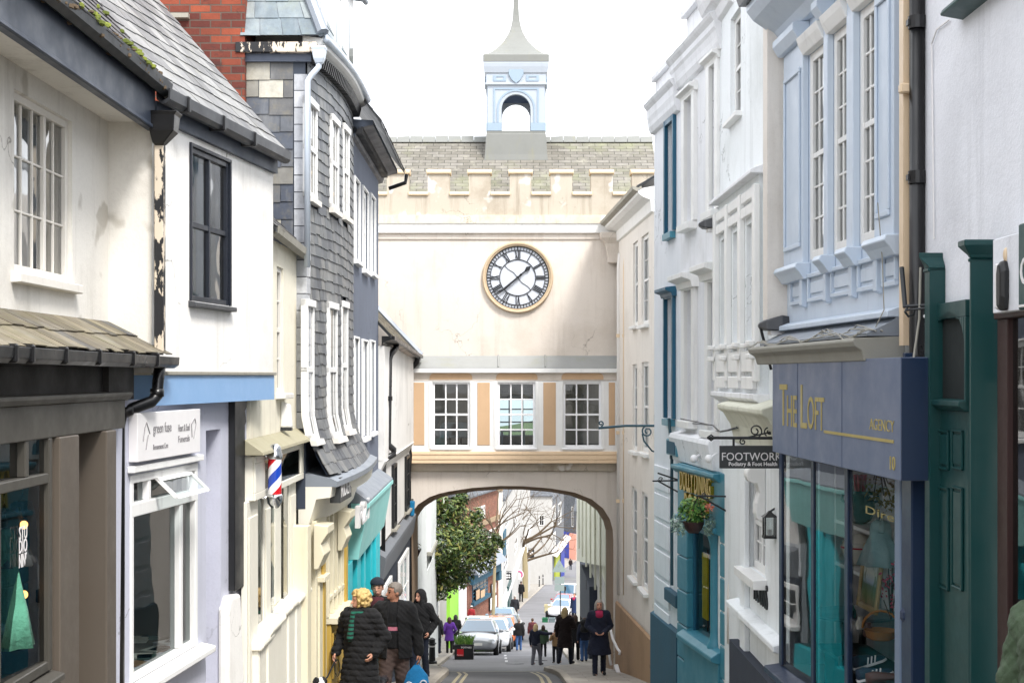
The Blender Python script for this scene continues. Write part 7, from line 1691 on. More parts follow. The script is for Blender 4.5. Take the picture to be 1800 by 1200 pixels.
# feather flag
c=gpoint(945,1004); d=c.y; t=thing('feather_flag','tall pink feather flag standing on the far pavement','flag',c); k=d/FPX
plain('flag_pink',(232,60,96),.7); mb=MB(); cols=[]
for (v,x0,x1) in ((952,947,952),(955,945,953),(965,944.5,951.5),(980,943.5,949.5),(992,943,947)): cols.append((at(x0,v,d),at(x1,v,d)))
for (a,b) in zip(cols,cols[1:]):
    for o in (0,.04): mb.face([a[0]+Vector((0,o,0)),a[1]+Vector((0,.2+o,0)),b[1]+Vector((0,.2+o,0)),b[0]+Vector((0,o,0))])
mb.build('flag',M_['flag_pink'],t); mb=MB(); mb.tube([c,cols[0][0]],.03,6); mb.build('pole',M_['sign_white'],t)
# big white gable and neighbours
house('white_gable_house','large blank white gable wall beyond the bare tree','house',XY(926,186),XY(971,186),(HOR-872)/FPX*186,-30,'far_white',[(1.6,2.3,-19.6,-18.2,2)],depth=10)
A=XY(969,196); B=XY(991,215); Fg=Fac(A,B); wv=[Fg.rect(971,976,890,925)+(3,),Fg.rect(981,986,885,920)+(3,),Fg.rect(971,976,938,965)+(2,)]
Fg,Tg=house('grey_house','grey rendered house with tall white windows and an awning below','house',A,B,(HOR-873)/FPX*200,-33,'far_grey',wv,depth=8,surround=(.15,.05))
mb=MB(); Fg.prof(mb,0,Fg.L*1.2,[(0,Fg.z(980,957)),(.8,Fg.z(980,963)),(.8,Fg.z(980,965)),(0,Fg.z(980,961))]); mb.build('awning',M_['r6_cream'],Tg)
plain('lime_dull',(178,190,40),.6); plain('royal_blue',(40,60,170),.6)
mb=MB(); Fg.box(mb,Fg.s_of(974),Fg.s_of(982),.0,.2,-33,Fg.z(978,962)); mb.build('lime_shopfront',M_['lime_dull'],Tg); mb=MB(); Fg.box(mb,Fg.s_of(983),Fg.s_of(990),.0,.2,-33,Fg.z(986,965)); mb.build('blue_shopfront',M_['royal_blue'],Tg)
A=XY(989,262); B=XY(1019,256); Fh=Fac(A,B)
Fh,Th=house('slate_hung_house','grey slate-hung house with a bowed front at the far bend','house',A,B,(HOR-862)/FPX*258,-36,'slate_far',[Fh.rect(1004,1008,890,925)+(2,)],depth=8)
mb=MB(); Fh.box(mb,0,Fh.L,0,.5,-36,Fh.z(1000,935)); mb.build('shopfront',M_['royal_blue'],Th); mb=MB(); Fh.box(mb,Fh.s_of(1003,.5),Fh.L,.5,.8,-33.8,Fh.z(1008,936)); mb.build('pink_shopfront',M_['far_pink'],Th)
house('brick_house','small red brick house above the slate-hung front at the far bend','house',XY(1002,275),XY(1030,275),(HOR-855)/FPX*275,-36,'brick_far',[],depth=8)
house('white_terrace','white rendered terrace filling the far end of the valley street','house',XY(880,230),XY(935,226),(HOR-850)/FPX*228,-36,'far_white',[(.8+1.3*k,1.5+1.3*k,z,z+1.5,2) for k in range(3) for z in (-24.6,-21.6)],depth=8)
house('white_terrace','plain white terrace behind the far bend at right','house',XY(1010,300),XY(1090,296),(HOR-850)/FPX*298,-38,'far_white',[],depth=8)
# right side
F7,T7=house('jettied_house','tall cream house with a jettied upper storey just beyond the arch at right','house',(2.98,56),(2.72,34.3),1.4,-6.3,'far_greenish',[],depth=5)
mb=MB(); zA=(HOR-985)/FPX*56; 
mb.loft([[Vector((x,y,z)) for y,z in ((56,zA),(36,gz(36)+2.6),(36,0.5),(56,0.5))] for x in (2.55,2.9)])
mb.build('upper_storey',M_['far_greenish'],T7)
for k in range(7):
    y=38+k*2.6; mb=MB(); mb.box(2.5,2.56,y,y+.12,-6.5+.0,.4); mb.build('batten',M_['far_greenish'],T7)
mb=MB(); mb.box(3.0,3.3,36,56,-12.5,-5); mb.build('lower_wall',M_['far_white'],T7)
mb=MB(); D=56; a=at(1030,990,D); b=at(1050,1062,D); mb.box(2.72,3.0,50,57,-12.5+.8,b.z*0+at(0,985,57).z); mb.build('shopfront',M_['plinth_navy'],T7)
F8,T8=house('white_end_house','white rendered house end projecting into the street beyond the arch at right','house',XY(1013,72),XY(1052,71.8),(HOR-900)/FPX*72,-15,'far_white',[],depth=12)
d=52; A=at(1030,0,d); B=at(1075,0,d); FN=Fac((A.x,d),(B.x,d)); zz=lambda v:(HOR-v)/FPX*d
t=thing('hanging_sign','dark blue and black hanging sign with white lower-case letters beyond the arch','sign',((A.x+B.x)/2,d,zz(1038)))
mb=MB(); FN.box(mb,0,FN.L*.62,-.06,0,zz(1036),zz(1018)); mb.build('board',M_['sign_black'],t); mb=MB(); plain('navy_blue',(20,40,110),.5); FN.box(mb,FN.L*.60,FN.L,-.055,.01,zz(1038),zz(1025)); mb.build('blue_end',M_['navy_blue'],t)
mb=MB(); put_text(mb,'con',FN,.22,FN.L*.6,zz(1030),zz(1023),.004,bold=.02,ext=.004); mb.build('lettering',M_['sign_white'],t)
# bare tree
def grow(mb,p,dirv,r,l,depth,rng,minr=.02):
    pts=[p]; rs=[r]; q=p.copy(); dv=dirv.copy()
    n=4
    for k in range(n):
        dv=(dv+Vector((rng.uniform(-.2,.2),rng.uniform(-.2,.2),rng.uniform(-.12,.16)))).normalized(); q=q+dv*l/n; pts.append(q.copy()); rs.append(r*(1-.45*(k+1)/n))
    mb.tube(pts,rs,5 if r<.1 else 8,caps=False)
    if depth<=0 or r<minr: return
    for k in range(rng.choice((2,3,3))):
        i=rng.choice((2,3,4,4)); a=dirv.orthogonal().normalized(); a=Matrix.Rotation(rng.uniform(0,6.28),3,dirv)@a
        nd=(dv*.75+a*rng.uniform(.45,1.0)+Vector((0,0,rng.uniform(-.15,.25)))).normalized()
        grow(mb,pts[i],nd,rs[i]*.68,l*rng.uniform(.62,.85),depth-1,rng)
c=gpoint(921,1012,.1); c.y=150; c.x=at(920,0,150).x; c.z=gz(150)
rng=random.Random(5); t=thing('bare_tree','large leafless tree with pale spreading branches above the far shops','tree',c); mb=MB()
top=c+Vector((0,0,5.5)); mb.tube([c,c+Vector((.1,0,3)),top],[.5,.42,.36],10); mb.build('trunk',M_['bark_pale'],t)
mb=MB(); rng=random.Random(9)
for k in range(14):
    a=k*2*math.pi/14+.3; grow(mb,top+Vector((0,0,-1.6+k*.17)),Vector((math.cos(a)*1.2,math.sin(a)*.5,.5)).normalized(),.14,3.7,5,rng,.008)
mb.build('branches',M_['bark'],t)
# second thin tree left
c=Vector((at(868,0,96).x,96-6,gz(90))); t=thing('bare_tree','slender leafless tree with fine twigs in front of the brick pub','tree',c); mb=MB(); top=c+Vector((.2,0,6.5)); mb.tube([c,c+Vector((.1,0,3)),top],[.12,.10,.08],8); mb.build('trunk',M_['bark_pale'],t); mb=MB(); rng=random.Random(3)
for k in range(12): a=k*.7; grow(mb,top+Vector((0,0,-1.2+k*.14)),Vector((math.cos(a)*.9,math.sin(a)*.5,.7)).normalized(),.05,2.1,5,rng,.004)
mb.build('branches',M_['bark'],t)
# magnolia
D=52; c=Vector((at(752,0,D).x,D,gz(D))); t=thing('evergreen_tree','glossy dark evergreen magnolia overhanging the pavement beyond the arch','tree',c)
mb=MB(); ctr=at(800,965,D); 
mb.tube([c,c+Vector((.05,0,2)),Vector((ctr.x-.2,D,ctr.z-.3))],[.10,.085,.07],8); mb.build('trunk',M_['bark'],t)
mb=MB(); rng=random.Random(2); lim=[]
blobs=[(790,915,1.0),(815,930,1.05),(775,960,1.1),(820,965,1.05),(790,990,1.15),(760,1005,.9),(840,950,.75),(850,985,.6),(775,1030,.75),(800,890,.55),(812,875,.35),(862,960,.42),(872,945,.25),(806,1010,.75),(755,1040,.5),(838,905,.4),(880,955,.2),(775,900,.55),(770,880,.5)]
for (u,v,r) in blobs:
    p=at(u,v,D+rng.uniform(-.7,.7)); lim.append((p,r)); s=Vector((ctr.x-.2,D,ctr.z-.3)); mb.tube([s,(s+p)/2+Vector((0,0,.15)),p],[.06,.04,.02],5)
mb.build('limbs',M_['bark'],t)
mb=MB()
for p,r in lim: leaves(mb,p,r*.80,r*.9,r*.75,int(560*r*r+60),.115,rng=rng,shape=.36,up=.5,shell=.25)
mb.build('crown',M_['leaf_magnolia'],t)
# bollards, bins, crates, sign posts
def bollard(label,p,h=1.0,r=.06,m='black_paint',group=None,proto=None):
    if proto: o=copy_tree(proto); o.location=p; o['label']=label; return o
    t=thing('bollard',label,'bollard',p,0,group); mb=MB(); mb.lathe(p,[(r*1.5,0),(r*1.5,.08),(r,.1),(r*.9,h*.75),(r*1.3,h*.76),(r*1.3,h*.8),(r*.9,h*.82),(r,h*.95),(r*.3,h)],12); mb.build('post',M_[m],t,smooth=True,auto=40)
    mb=MB(); mb.lathe(p,[(r*1.02,h*.66),(r*1.02,h*.71)],12); mb.build('band',M_['sign_white'],t); return t
p=gpoint(759.5,1166,.11); bollard('tall black cast bollard on the near left pavement',p,h=(1166-1120)*p.y/FPX,r=.10,group=None)
pp=None
for lab,u,v in (('black bollard on the far pavement, leftmost of the three in a row',948,1030),('black bollard on the far pavement, middle of the three in a row',954.5,1027),('black bollard on the far pavement, rightmost of the three in a row',961,1022)):
    p=gpoint(u,v,.11); pp0=bollard(lab,p,h=1.35,r=.07,group='bollards on the far pavement',proto=pp); pp=pp or pp0
c=gpoint(958,1004,.11); t=thing('litter_bin','dark square bin beside the white gable wall','bin',c); mb=MB(); mb.box(c.x-.4,c.x+.4,c.y-.3,c.y+.3,c.z,c.z+1.2); mb.build('body',M_['sign_dark'],t,bev=.05); mb=MB(); mb.box(c.x-.42,c.x+.42,c.y-.34,c.y+.34,c.z+1.2,c.z+1.35); mb.build('lid',M_['sign_black'],t,bev=.05)
c=gpoint(985,1098,.0); d=c.y; t=thing('road_sign','road sign post seen from behind with a triangle over two plates','sign',c); k=d/FPX
mb=MB(); mb.tube([c,at(985,970,d)],.04,8); mb.build('post',M_['sign_dark'],t)
plaster('sign_back',(150,166,164),(110,124,122),.2)
mb=MB(); mb.loft([[at(u,v,d-.06+o) for u,v in ((970,1005),(996,1005),(983,982))] for o in (0,.03)]); mb.build('triangle_plate',M_['sign_back'],t)
mb=MB(); mb.loft([[at(u,v,d-.06+o) for u,v in ((975,1025.5),(992,1025.5),(992,1013),(975,1013))] for o in (0,.03)]); mb.loft([[at(u,v,d-.06+o) for u,v in ((975,1038),(992,1038),(992,1026.5),(975,1026.5))] for o in (0,.03)]); mb.build('square_plate',M_['sign_back'],t)
c=gpoint(993,1066,.0); t=thing('bollard','thin black post by the cars at the right of the road','post',c); mb=MB(); mb.lathe(c,[(.09,0),(.09,.1),(.06,.12),(.06,1.5),(.11,1.55),(.12,1.9),(.03,1.95)],10); mb.build('post',M_['black_paint'],t); mb=MB(); mb.lathe(c,[(.063,1.1),(.063,1.2)],10); mb.build('band',M_['sign_white'],t)
plain('crate_green',(30,110,72),.5); plain('crate_grey',(120,136,140),.5); plain('crate_black',(36,38,40),.6); plain('beige',(200,190,150),.7)
def crate(label,u,v,w,h,m,lift=0):
    c=gpoint(u,v,.0); c.z+=lift; t=thing('crate',label,'crate',c,0,None); q=c.y/FPX; W2,H2=w*q/2,h*q
    mb=MB(); b=.04
    mb.box(c.x-W2,c.x+W2,c.y-.25,c.y+.25,c.z,c.z+.03)
    for (x0,x1,y0,y1) in ((-W2,W2,-.25,-.25+b),(-W2,W2,.25-b,.25),(-W2,-W2+b,-.25+b,.25-b),(W2-b,W2,-.25+b,.25-b)): mb.box(c.x+x0,c.x+x1,c.y+y0,c.y+y1,c.z+.03,c.z+H2)
    mb.build('body',M_[m],t,bev=.01); mb=MB(); mb.box(c.x-W2-.03,c.x+W2+.03,c.y-.28,c.y-.25,c.z+H2*.8,c.z+H2); mb.build('rim',M_[m],t)
crate('green market crate on the road edge, left of the grey crate',958,1093,10,8,'crate_green'); crate('grey market crate on the road edge beside the green crate',970,1093,11,8,'crate_grey')
crate('wide black crate standing behind the green and grey crates',967,1086,16,10,'crate_black',.1); crate('tall beige box stacked behind the black crate',963,1080,12,14,'beige',.2)
# planter by the road with TOTNES board
c=gpoint(816,1158,.0); q=c.y/FPX; t=thing('planter','black square roadside planter with a red panel and tufty grass','planter',c); w=16.5*q
mb=MB(); mb.box(c.x-w,c.x+w,c.y-.35,c.y+.35,c.z,c.z+27*q); mb.box(c.x-w-.03,c.x+w+.03,c.y-.38,c.y+.38,c.z+27*q,c.z+28.5*q); mb.build('box',M_['sign_black'],t,bev=.01)
mb=MB(); mb.box(c.x-w+.10,c.x-w+16*q,c.y-.362,c.y-.35,c.z+9*q,c.z+21*q); mb.build('red_panel',M_['red'],t)
FP=Fac((c.x-w,c.y-.35),(c.x+w,c.y-.35)); mb=MB(); put_text(mb,'TOTNES',FP,11*q,30*q,c.z+22.5*q,c.z+25.5*q,.004,bold=.02,ext=.002); put_text(mb,'Planters',FP,4.5*q,15*q,c.z+10*q,c.z+12*q,.016,ext=.002); mb.build('lettering',M_['sign_white'],t)
mb=MB(); rng=random.Random(4)
for k in range(260):
    a=rng.uniform(0,6.28); b=Vector((c.x+rng.uniform(-w*.85,w*.85),c.y+rng.uniform(-.3,.3),c.z+27*q)); e=b+Vector((math.cos(a)*.22,math.sin(a)*.15,rng.uniform(.12,.38))); m_=(b+e)/2+Vector((0,0,.08)); s=Vector((.012,0,0))
    mb.faces([b-s,b+s,m_+s,m_-s,e],[(0,1,2,3),(3,2,4)],rng.uniform(.4,1))
mb.build('grass',M_['leaf_basket'],t)
# A board + handrails
c=gpoint(826,1118,.11); t=thing('pavement_board','black framed pavement board with a pale rosette outside the pale shop','sign',c); q=c.y/FPX; h=36*q; mb=MB()
mb.box(c.x-.32,c.x+.32,c.y-.03,c.y+.03,c.z,c.z+h); mb.build('frame',M_['sign_white'],t); mb=MB(); mb.box(c.x-.26,c.x+.26,c.y-.04,c.y-.03,c.z+.1,c.z+h-.08); mb.build('panel',M_['sign_black'],t); mb=MB(); mb.lathe(Vector((c.x,c.y-.04,c.z+h*.68)),[(.16,-.012),(.16,0)],16,'Y'); mb.lathe(Vector((c.x,c.y-.05,c.z+h*.68)),[(.08,-.012),(.08,0)],16,'Y'); mb.build('rosette',M_['gold_flat'],t)
t=thing('handrail','white metal handrail stepping down beside the arch and tan plinth','handrail',at(1075,1165,30.5)); mb=MB()
mb.tube([at(1066,1100,31),at(1068,1130,30.8),at(1074,1168,30.6)],.03,8); mb.tube([at(1072,1098,30.8),at(1077,1122,30.6),at(1086,1140,30.3),at(1090,1145,30.2),at(1089,1150,30.2)],.03,8); mb.build('rail',M_['white_gloss'],t,smooth=True)
mb=MB(); mb.tube([at(1083,1168,30.2),at(1090,1192,30)],.05,6); mb.build('foot',M_['white_gloss'],t)

# ================================================================ CARS
def pm(name,c,rough=.25,met=.0):
    m,nt,b=new_mat(name); b.inputs['Base Color'].default_value=(*lin(c),1); b.inputs['Roughness'].default_value=rough; b.inputs['Metallic'].default_value=met; b.inputs['Coat Weight'].default_value=.6; M_[name]=m; return m
pm('car_silver',(186,190,194),.3,.5); pm('car_white',(226,228,230)); pm('car_orange',(214,104,36)); pm('car_black',(26,28,32)); pm('car_blue',(70,116,170),.25,.3); pm('car_red',(190,36,44)); pm('car_lightblue',(160,186,204),.3,.3)
plain('headlight',(226,232,238),.1,met=.3); plain('plate_white',(230,230,224),.4); plain('plate_yellow',(230,200,60),.4); plain('tail_red',(170,20,24),.3); plain('alloy',(170,172,176),.3,met=.8)
def car(label,paintm,pos,rz,kind='hatch',front=True,group=None):
    """car with its nose towards local -Y"""
    t=bpy.data.objects.new('parked_car',None); COL.objects.link(t); MATW[t.name]=Matrix.Identity(4); tag(t,label,'car',group)
    van=kind=='van'; H=1.95 if van else (1.50 if kind!='estate' else 1.46); Lr=2.05 if kind!='estate' else 2.25
    secs=[(-2.02,.56,.30,.58),(-1.96,.74,.24,.70),(-1.75,.83,.20,.80),(-1.35,.87,.19,.88),(-.95,.88,.19,.95),(0,.88,.19,.98),(1.0,.88,.19,1.0),(Lr-.35,.86,.20,1.0),(Lr-.08,.80,.26,.95),(Lr,.68,.34,.86)]
    mb=MB(); rings=[]
    for (y,w,zb,zt) in secs:
        half=[(w*.80,zb),(w*.97,zb+.10),(w,zb+.28),(w*.985,zt-.16),(w*.93,zt-.05),(w*.6,zt+.0),(w*.25,zt+.02)]
        rings.append([Vector((x,y,z)) for x,z in half]+[Vector((-x,y,z)) for x,z in reversed(half)])
    mb.loft(rings); mb.build('body',M_[paintm],t,smooth=True,sub=1)
    ys=(-1.0,-.30,1.15 if kind!='estate' else 1.5,Lr-.18) if not van else (-1.25,-.85,1.8,Lr-.05)
    def sec(y,w,z): return [Vector((w,y,z)),Vector((w*.5,y,z+.02)),Vector((-w*.5,y,z+.02)),Vector((-w,y,z))]
    mb=MB(); base=[Vector((.80,ys[0],.95)),Vector((-.80,ys[0],.95)),Vector((-.80,ys[3],.98)),Vector((.80,ys[3],.98))]; rw=.60 if not van else .74
    roof=[Vector((rw-.02,ys[1],H-.06)),Vector((-rw+.02,ys[1],H-.06)),Vector((-rw,ys[2],H-.03)),Vector((rw,ys[2],H-.03))]
    mid=[Vector((rw,(ys[1]+ys[2])/2-.1,H)),Vector((-rw,(ys[1]+ys[2])/2-.1,H))]
    mb.faces(base+roof+mid,[(0,1,5,4),(1,2,6,9,5),(2,3,7,6),(3,0,4,8,7),(4,5,9,8),(8,9,6,7)]); mb.build('cabin',M_[paintm],t,bev=.05,seg=3)
    def panel(quad,ins=.06,off=.012,name='window',split=0):
        c=sum(quad,Vector())/4; n=(quad[1]-quad[0]).cross(quad[3]-quad[0]).normalized()
        if n.dot(c-Vector((0,.3,.9)))<0: n=-n
        pts=[p+(c-p).normalized()*ins*1.5+n*off for p in quad]; mb=MB()
        if split:
            for k in range(split):
                a,b=k/split+.015,(k+1)/split-.015; L=lambda p,q,x:p*(1-x)+q*x
                mb.face([L(pts[0],pts[1],a),L(pts[0],pts[1],b),L(pts[3],pts[2],b),L(pts[3],pts[2],a)])
        else: mb.face(pts)
        mb.build(name,M_['glass_car_reflect_tint'],t)
    panel([base[0],base[1],roof[1],roof[0]],.05,name='windscreen'); panel([base[2],base[3],roof[3],roof[2]],.07,name='rear_window')
    if not van or True:
        panel([base[3],base[0],roof[0],roof[3]],.07,split=3,name='side_window'); panel([base[1],base[2],roof[2],roof[1]],.07,split=3,name='side_window')
    for sx in (-1,1):
        mb=MB(); mb.loft([[Vector((sx*x,y,z)) for x,y,z in ((.52,-1.97,.70),(.80,-1.80,.74),(.83,-1.55,.84),(.66,-1.78,.80))],[Vector((sx*x,y,z)) for x,y,z in ((.50,-2.02,.62),(.80,-1.90,.62),(.86,-1.60,.72),(.68,-1.90,.72))]]); mb.build('headlight',M_['headlight'],t,bev=.01)
        mb=MB(); mb.box(min(sx*.66,sx*.80),max(sx*.66,sx*.80),Lr-.10,Lr-.02,.62,.92); mb.build('tail_light',M_['tail_red'],t,bev=.02)
        mb=MB(); mb.ball((sx*.98,-.72,1.0),.11,.06,.08); mb.build('wing_mirror',M_[paintm],t,smooth=True)
    mb=MB(); mb.loft([[Vector((x,-2.025+abs(x)*.12,z)) for x,z in ((-.48,.36),(.48,.36),(.56,.52),(.40,.56),(-.40,.56),(-.56,.52))],[Vector((x,-1.9,z)) for x,z in ((-.48,.36),(.48,.36),(.56,.52),(.40,.56),(-.40,.56),(-.56,.52))]]); mb.build('grille',M_['black_rubber'],t)
    mb=MB(); mb.box(-.26,.26,-2.05,-2.02,.40,.51); mb.build('number_plate',M_['plate_white'],t); mb=MB(); mb.box(-.26,.26,Lr+.0,Lr+.02,.62,.73); mb.build('number_plate',M_['plate_yellow'],t)
    for sx in (-1,1):
        for y in (-1.28,1.28):
            mb=MB(); xo=sx*.80; mb.lathe((xo,y,.31),[(.20,-.10),(.30,-.10),(.315,-.06),(.315,.06),(.30,.10),(.20,.10)],22,'X'); wh=mb.build('wheel',M_['black_rubber'],t,smooth=True,auto=40)
            mb=MB(); mb.lathe((xo+sx*.075,y,.31),[(.02,-.03),(.20,-.03),(.215,.02),(.19,.03),(.03,.035)],20,'X'); mb.build('rim',M_['alloy'],wh)
    slope=math.atan2(gz(pos.y+2)-gz(pos.y-2),4)
    t.rotation_euler=(slope,0,rz); t.location=pos
    return t
m,nt,b=new_mat('glass_car_reflect_tint'); b.inputs['Base Color'].default_value=(.05,.12,.19,1); b.inputs['Roughness'].default_value=.05; b.inputs['Specular IOR Level'].default_value=1.0; b.inputs['Coat Weight'].default_value=1.; M_['glass_car_reflect_tint']=m  # bluish reflection of the car windows put into the base colour
g='cars parked along the left kerb'
def carat(u,v,**kw):
    p=gpoint(u,v); return p
lc=[('silver hatchback parked nearest behind the black planter','car_silver',842,61,'hatch'),('white car parked second behind the silver hatchback','car_white',866,66.5,'hatch'),('orange car parked third along the left kerb','car_orange',880,72,'hatch'),('black car parked fourth along the left kerb','car_black',889,78,'hatch'),('light blue estate car parked farthest along the left kerb','car_lightblue',884,91,'estate'),('white car with a red roof box half hidden behind the silver hatchback','car_white',842,74,'estate')]
for lab,m,u,d,k in lc:
    x=at(u,0,d).x
    car(lab,m,Vector((x,d,gz(d))),-.04 if d<70 else -.06,k,group=g)
for lab,m,u,d,k in (('white car with blue reflection tinted into its windscreen parked by the market crates','car_white',989,112,'hatch'),('red car parked in the middle of the right hand row','car_red',991,126,'hatch'),('white van parked behind the red car','car_white',1000,140,'van')):
    car(lab,m,Vector((at(u,0,d).x,d,gz(d))),-.25,k,group='cars parked along the right kerb')

for lab,u,v in (('round iron manhole cover in the road in front of the silver hatchback',905,1166),('small iron drain grating by the right hand kerb',950,1160)):
    c=gpoint(u,v); t=thing('manhole_cover' if 'manhole' in lab else 'drain_grating',lab,'manhole cover' if 'manhole' in lab else 'drain',c); sl=(gz(c.y+.5)-gz(c.y-.5))
    mb=MB(); n=20; r=.32 if 'manhole' in lab else .26
    pts=[(r*math.cos(2*math.pi*k/n),r*math.sin(2*math.pi*k/n)) for k in range(n)] if 'manhole' in lab else [(-.25,-.18),(.25,-.18),(.25,.18),(-.25,.18)]
    mb.loft([[c+Vector((x,y,y*sl+z)) for x,y in pts] for z in (-.02,.012)]); mb.build('cover',M_['iron'],t)
    mb=MB(); mb.loft([[c+Vector((x*.7,y*.7,y*.7*sl+z)) for x,y in pts] for z in (.011,.018)]); mb.build('tread',M_['grey_gutter'],t)
# ================================================================ PEOPLE AND DOGS (grown from distance fields, one smooth surface each)
class Sdf:
    def __init__(s, lo, hi, h):
        s.h=h; s.lo=np.array(lo,float); n=[int(math.ceil((hi[i]-lo[i])/h))+2 for i in range(3)]
        s.ax=[s.lo[i]+h*np.arange(n[i]) for i in range(3)]; s.v=np.full(n,1.0,dtype=np.float32)
    def sub(s, a, b):
        sl=[]
        for i in range(3):
            i0=max(0,int((a[i]-s.lo[i])/s.h)-1); i1=min(len(s.ax[i]),int((b[i]-s.lo[i])/s.h)+3)
            if i1<=i0: return None
            sl.append(slice(i0,i1))
        X=s.ax[0][sl[0]][:,None,None]; Y=s.ax[1][sl[1]][None,:,None]; Z=s.ax[2][sl[2]][None,None,:]
        return tuple(sl),X,Y,Z
    def blend(s, sl, d, k):
        o=s.v[sl]
        if k>0:
            q=np.clip(.5+.5*(o-d)/k,0,1); s.v[sl]=o*(1-q)+d*q-k*q*(1-q)
        else: s.v[sl]=np.minimum(o,d)
    def cap(s, a, b, ra, rb=None, k=.02, flat=1.0):
        a=np.array(a,float); b=np.array(b,float); rb=ra if rb is None else rb; m=max(ra,rb)+k+3*s.h
        r=s.sub(np.minimum(a,b)-m, np.maximum(a,b)+m)
        if r is None: return s
        sl,X,Y,Z=r; ab=b-a; ab2=ab.copy(); ab2[1]/=flat
        px,py,pz=X-a[0],(Y-a[1])/flat,Z-a[2]; L=max(1e-9,float(ab2@ab2))
        t=np.clip((px*ab2[0]+py*ab2[1]+pz*ab2[2])/L,0,1)
        d=np.sqrt((px-t*ab2[0])**2+(py-t*ab2[1])**2+(pz-t*ab2[2])**2)-(ra+(rb-ra)*t)
        s.blend(sl,d*min(1,flat+.15),k); return s
    def ell(s, c, r, k=.02, R=None):
        c=np.array(c,float); r=np.array(r,float); m=max(r)+k+3*s.h
        q=s.sub(c-m,c+m)
        if q is None: return s
        sl,X,Y,Z=q; x,y,z=X-c[0],Y-c[1],Z-c[2]
        if R is not None: x,y,z=(R[0][0]*x+R[1][0]*y+R[2][0]*z),(R[0][1]*x+R[1][1]*y+R[2][1]*z),(R[0][2]*x+R[1][2]*y+R[2][2]*z)
        k0=np.sqrt((x/r[0])**2+(y/r[1])**2+(z/r[2])**2); k1=np.sqrt((x/r[0]**2)**2+(y/r[1]**2)**2+(z/r[2]**2)**2)
        s.blend(sl,k0*(k0-1)/np.maximum(k1,1e-6),k); return s
    def grid(s): return s.ax[0][:,None,None],s.ax[1][None,:,None],s.ax[2][None,None,:]
    def cut(s, f): X,Y,Z=s.grid(); s.v=np.maximum(s.v,f(X,Y,Z)); return s      # keep where f<0
    def disp(s, f): X,Y,Z=s.grid(); s.v=s.v+f(X,Y,Z); return s
    def mesh(s):
        v=s.v; n=v.shape; ins=v<0
        C=[(0,0,0),(1,0,0),(0,1,0),(1,1,0),(0,0,1),(1,0,1),(0,1,1),(1,1,1)]
        g=lambda a,c:a[c[0]:n[0]-1+c[0],c[1]:n[1]-1+c[1],c[2]:n[2]-1+c[2]]
        cnt=sum(g(ins,c).astype(np.int8) for c in C); act=(cnt>0)&(cnt<8)
        idx=np.argwhere(act)
        if len(idx)==0: return np.zeros((0,3)),np.zeros((0,4),int)
        I,J,K=idx.T; acc=np.zeros((len(idx),3)); num=np.zeros(len(idx))
        for a in range(8):
            for b in range(a+1,8):
                if bin(a^b).count('1')!=1: continue
                ca,cb=np.array(C[a]),np.array(C[b]); va=v[I+ca[0],J+ca[1],K+ca[2]]; vb=v[I+cb[0],J+cb[1],K+cb[2]]
                m=(va<0)!=(vb<0); t=np.where(m,va/np.where(m,va-vb,1),0)
                acc+=m[:,None]*(ca+t[:,None]*(cb-ca)); num+=m
        P=s.lo+s.h*(idx+acc/num[:,None])
        ids=-np.ones(act.shape,int); ids[I,J,K]=np.arange(len(idx)); F=[]
        for ax in range(3):
            sl0=[slice(None)]*3; sl1=[slice(None)]*3; sl0[ax]=slice(0,n[ax]-1); sl1[ax]=slice(1,n[ax])
            ch=ins[tuple(sl0)]!=ins[tuple(sl1)]; e=np.argwhere(ch); o=[x for x in range(3) if x!=ax]
            ok=(e[:,o[0]]>0)&(e[:,o[1]]>0)&(e[:,o[0]]<n[o[0]]-1)&(e[:,o[1]]<n[o[1]]-1); e=e[ok]
            if len(e)==0: continue
            q=[]
            for (p,r) in ((-1,-1),(0,-1),(0,0),(-1,0)):
                w=e.copy(); w[:,o[0]]+=p; w[:,o[1]]+=r; q.append(ids[w[:,0],w[:,1],w[:,2]])
            q=np.array(q).T; fl=ins[tuple(sl0)][e[:,0],e[:,1],e[:,2]]
            if ax==1: fl=~fl
            q[~fl]=q[~fl][:,::-1]; F.append(q)
        return P,np.concatenate(F)
def sdf_obj(name, sd, T, parent, mats, pick=None, smooth=True):
    P,F=sd.mesh()
    if len(P)==0: return None
    if not isinstance(mats,(list,tuple)): mats=[mats]
    Q=P@np.array(T[0]).T+np.array(T[1])
    me=bpy.data.meshes.new(name); me.from_pydata(Q.tolist(),[],F.tolist())
    for m in mats: me.materials.append(m)
    if pick is not None:
        c=P[F].mean(axis=1); me.polygons.foreach_set('material_index',np.asarray(pick(c[:,0],c[:,1],c[:,2]),dtype=np.int32))
    me.polygons.foreach_set('use_smooth',[True]*len(F)); me.update()
    o=bpy.data.objects.new(name,me); COL.objects.link(o); o.parent=parent; return o
for nm,c,c2 in (('skin_fair',(214,160,134),(190,130,108)),('skin_mid',(196,140,112),(170,112,90))):
    m=fabric(nm,c,.55,c2)
plain('face_dark',(50,34,30),.5); plain('lips',(160,84,78),.5)
for nm,c in (('black',(13,13,17)),('navy',(20,29,54)),('navy_blue2',(30,52,98)),('jeans',(70,110,168)),('jeans_dark',(24,32,52)),('brown_tr',(92,74,68)),('purple',(104,52,164)),('darkred',(92,36,44)),('green',(70,96,70)),('quilt_green',(84,104,78)),('grey_tr',(128,128,138)),('dkbrown',(40,26,28)),('charcoal',(38,40,46)),('pinkred',(190,40,90)),('white_sh',(214,214,214)),('scarf_green',(24,110,90)),('blue_bag',(24,134,196)),('beanie',(40,46,60)),('redcoat',(176,44,50)),('tan_c',(176,140,100)),('pinkc',(214,130,150))): fabric('f_'+nm,c)
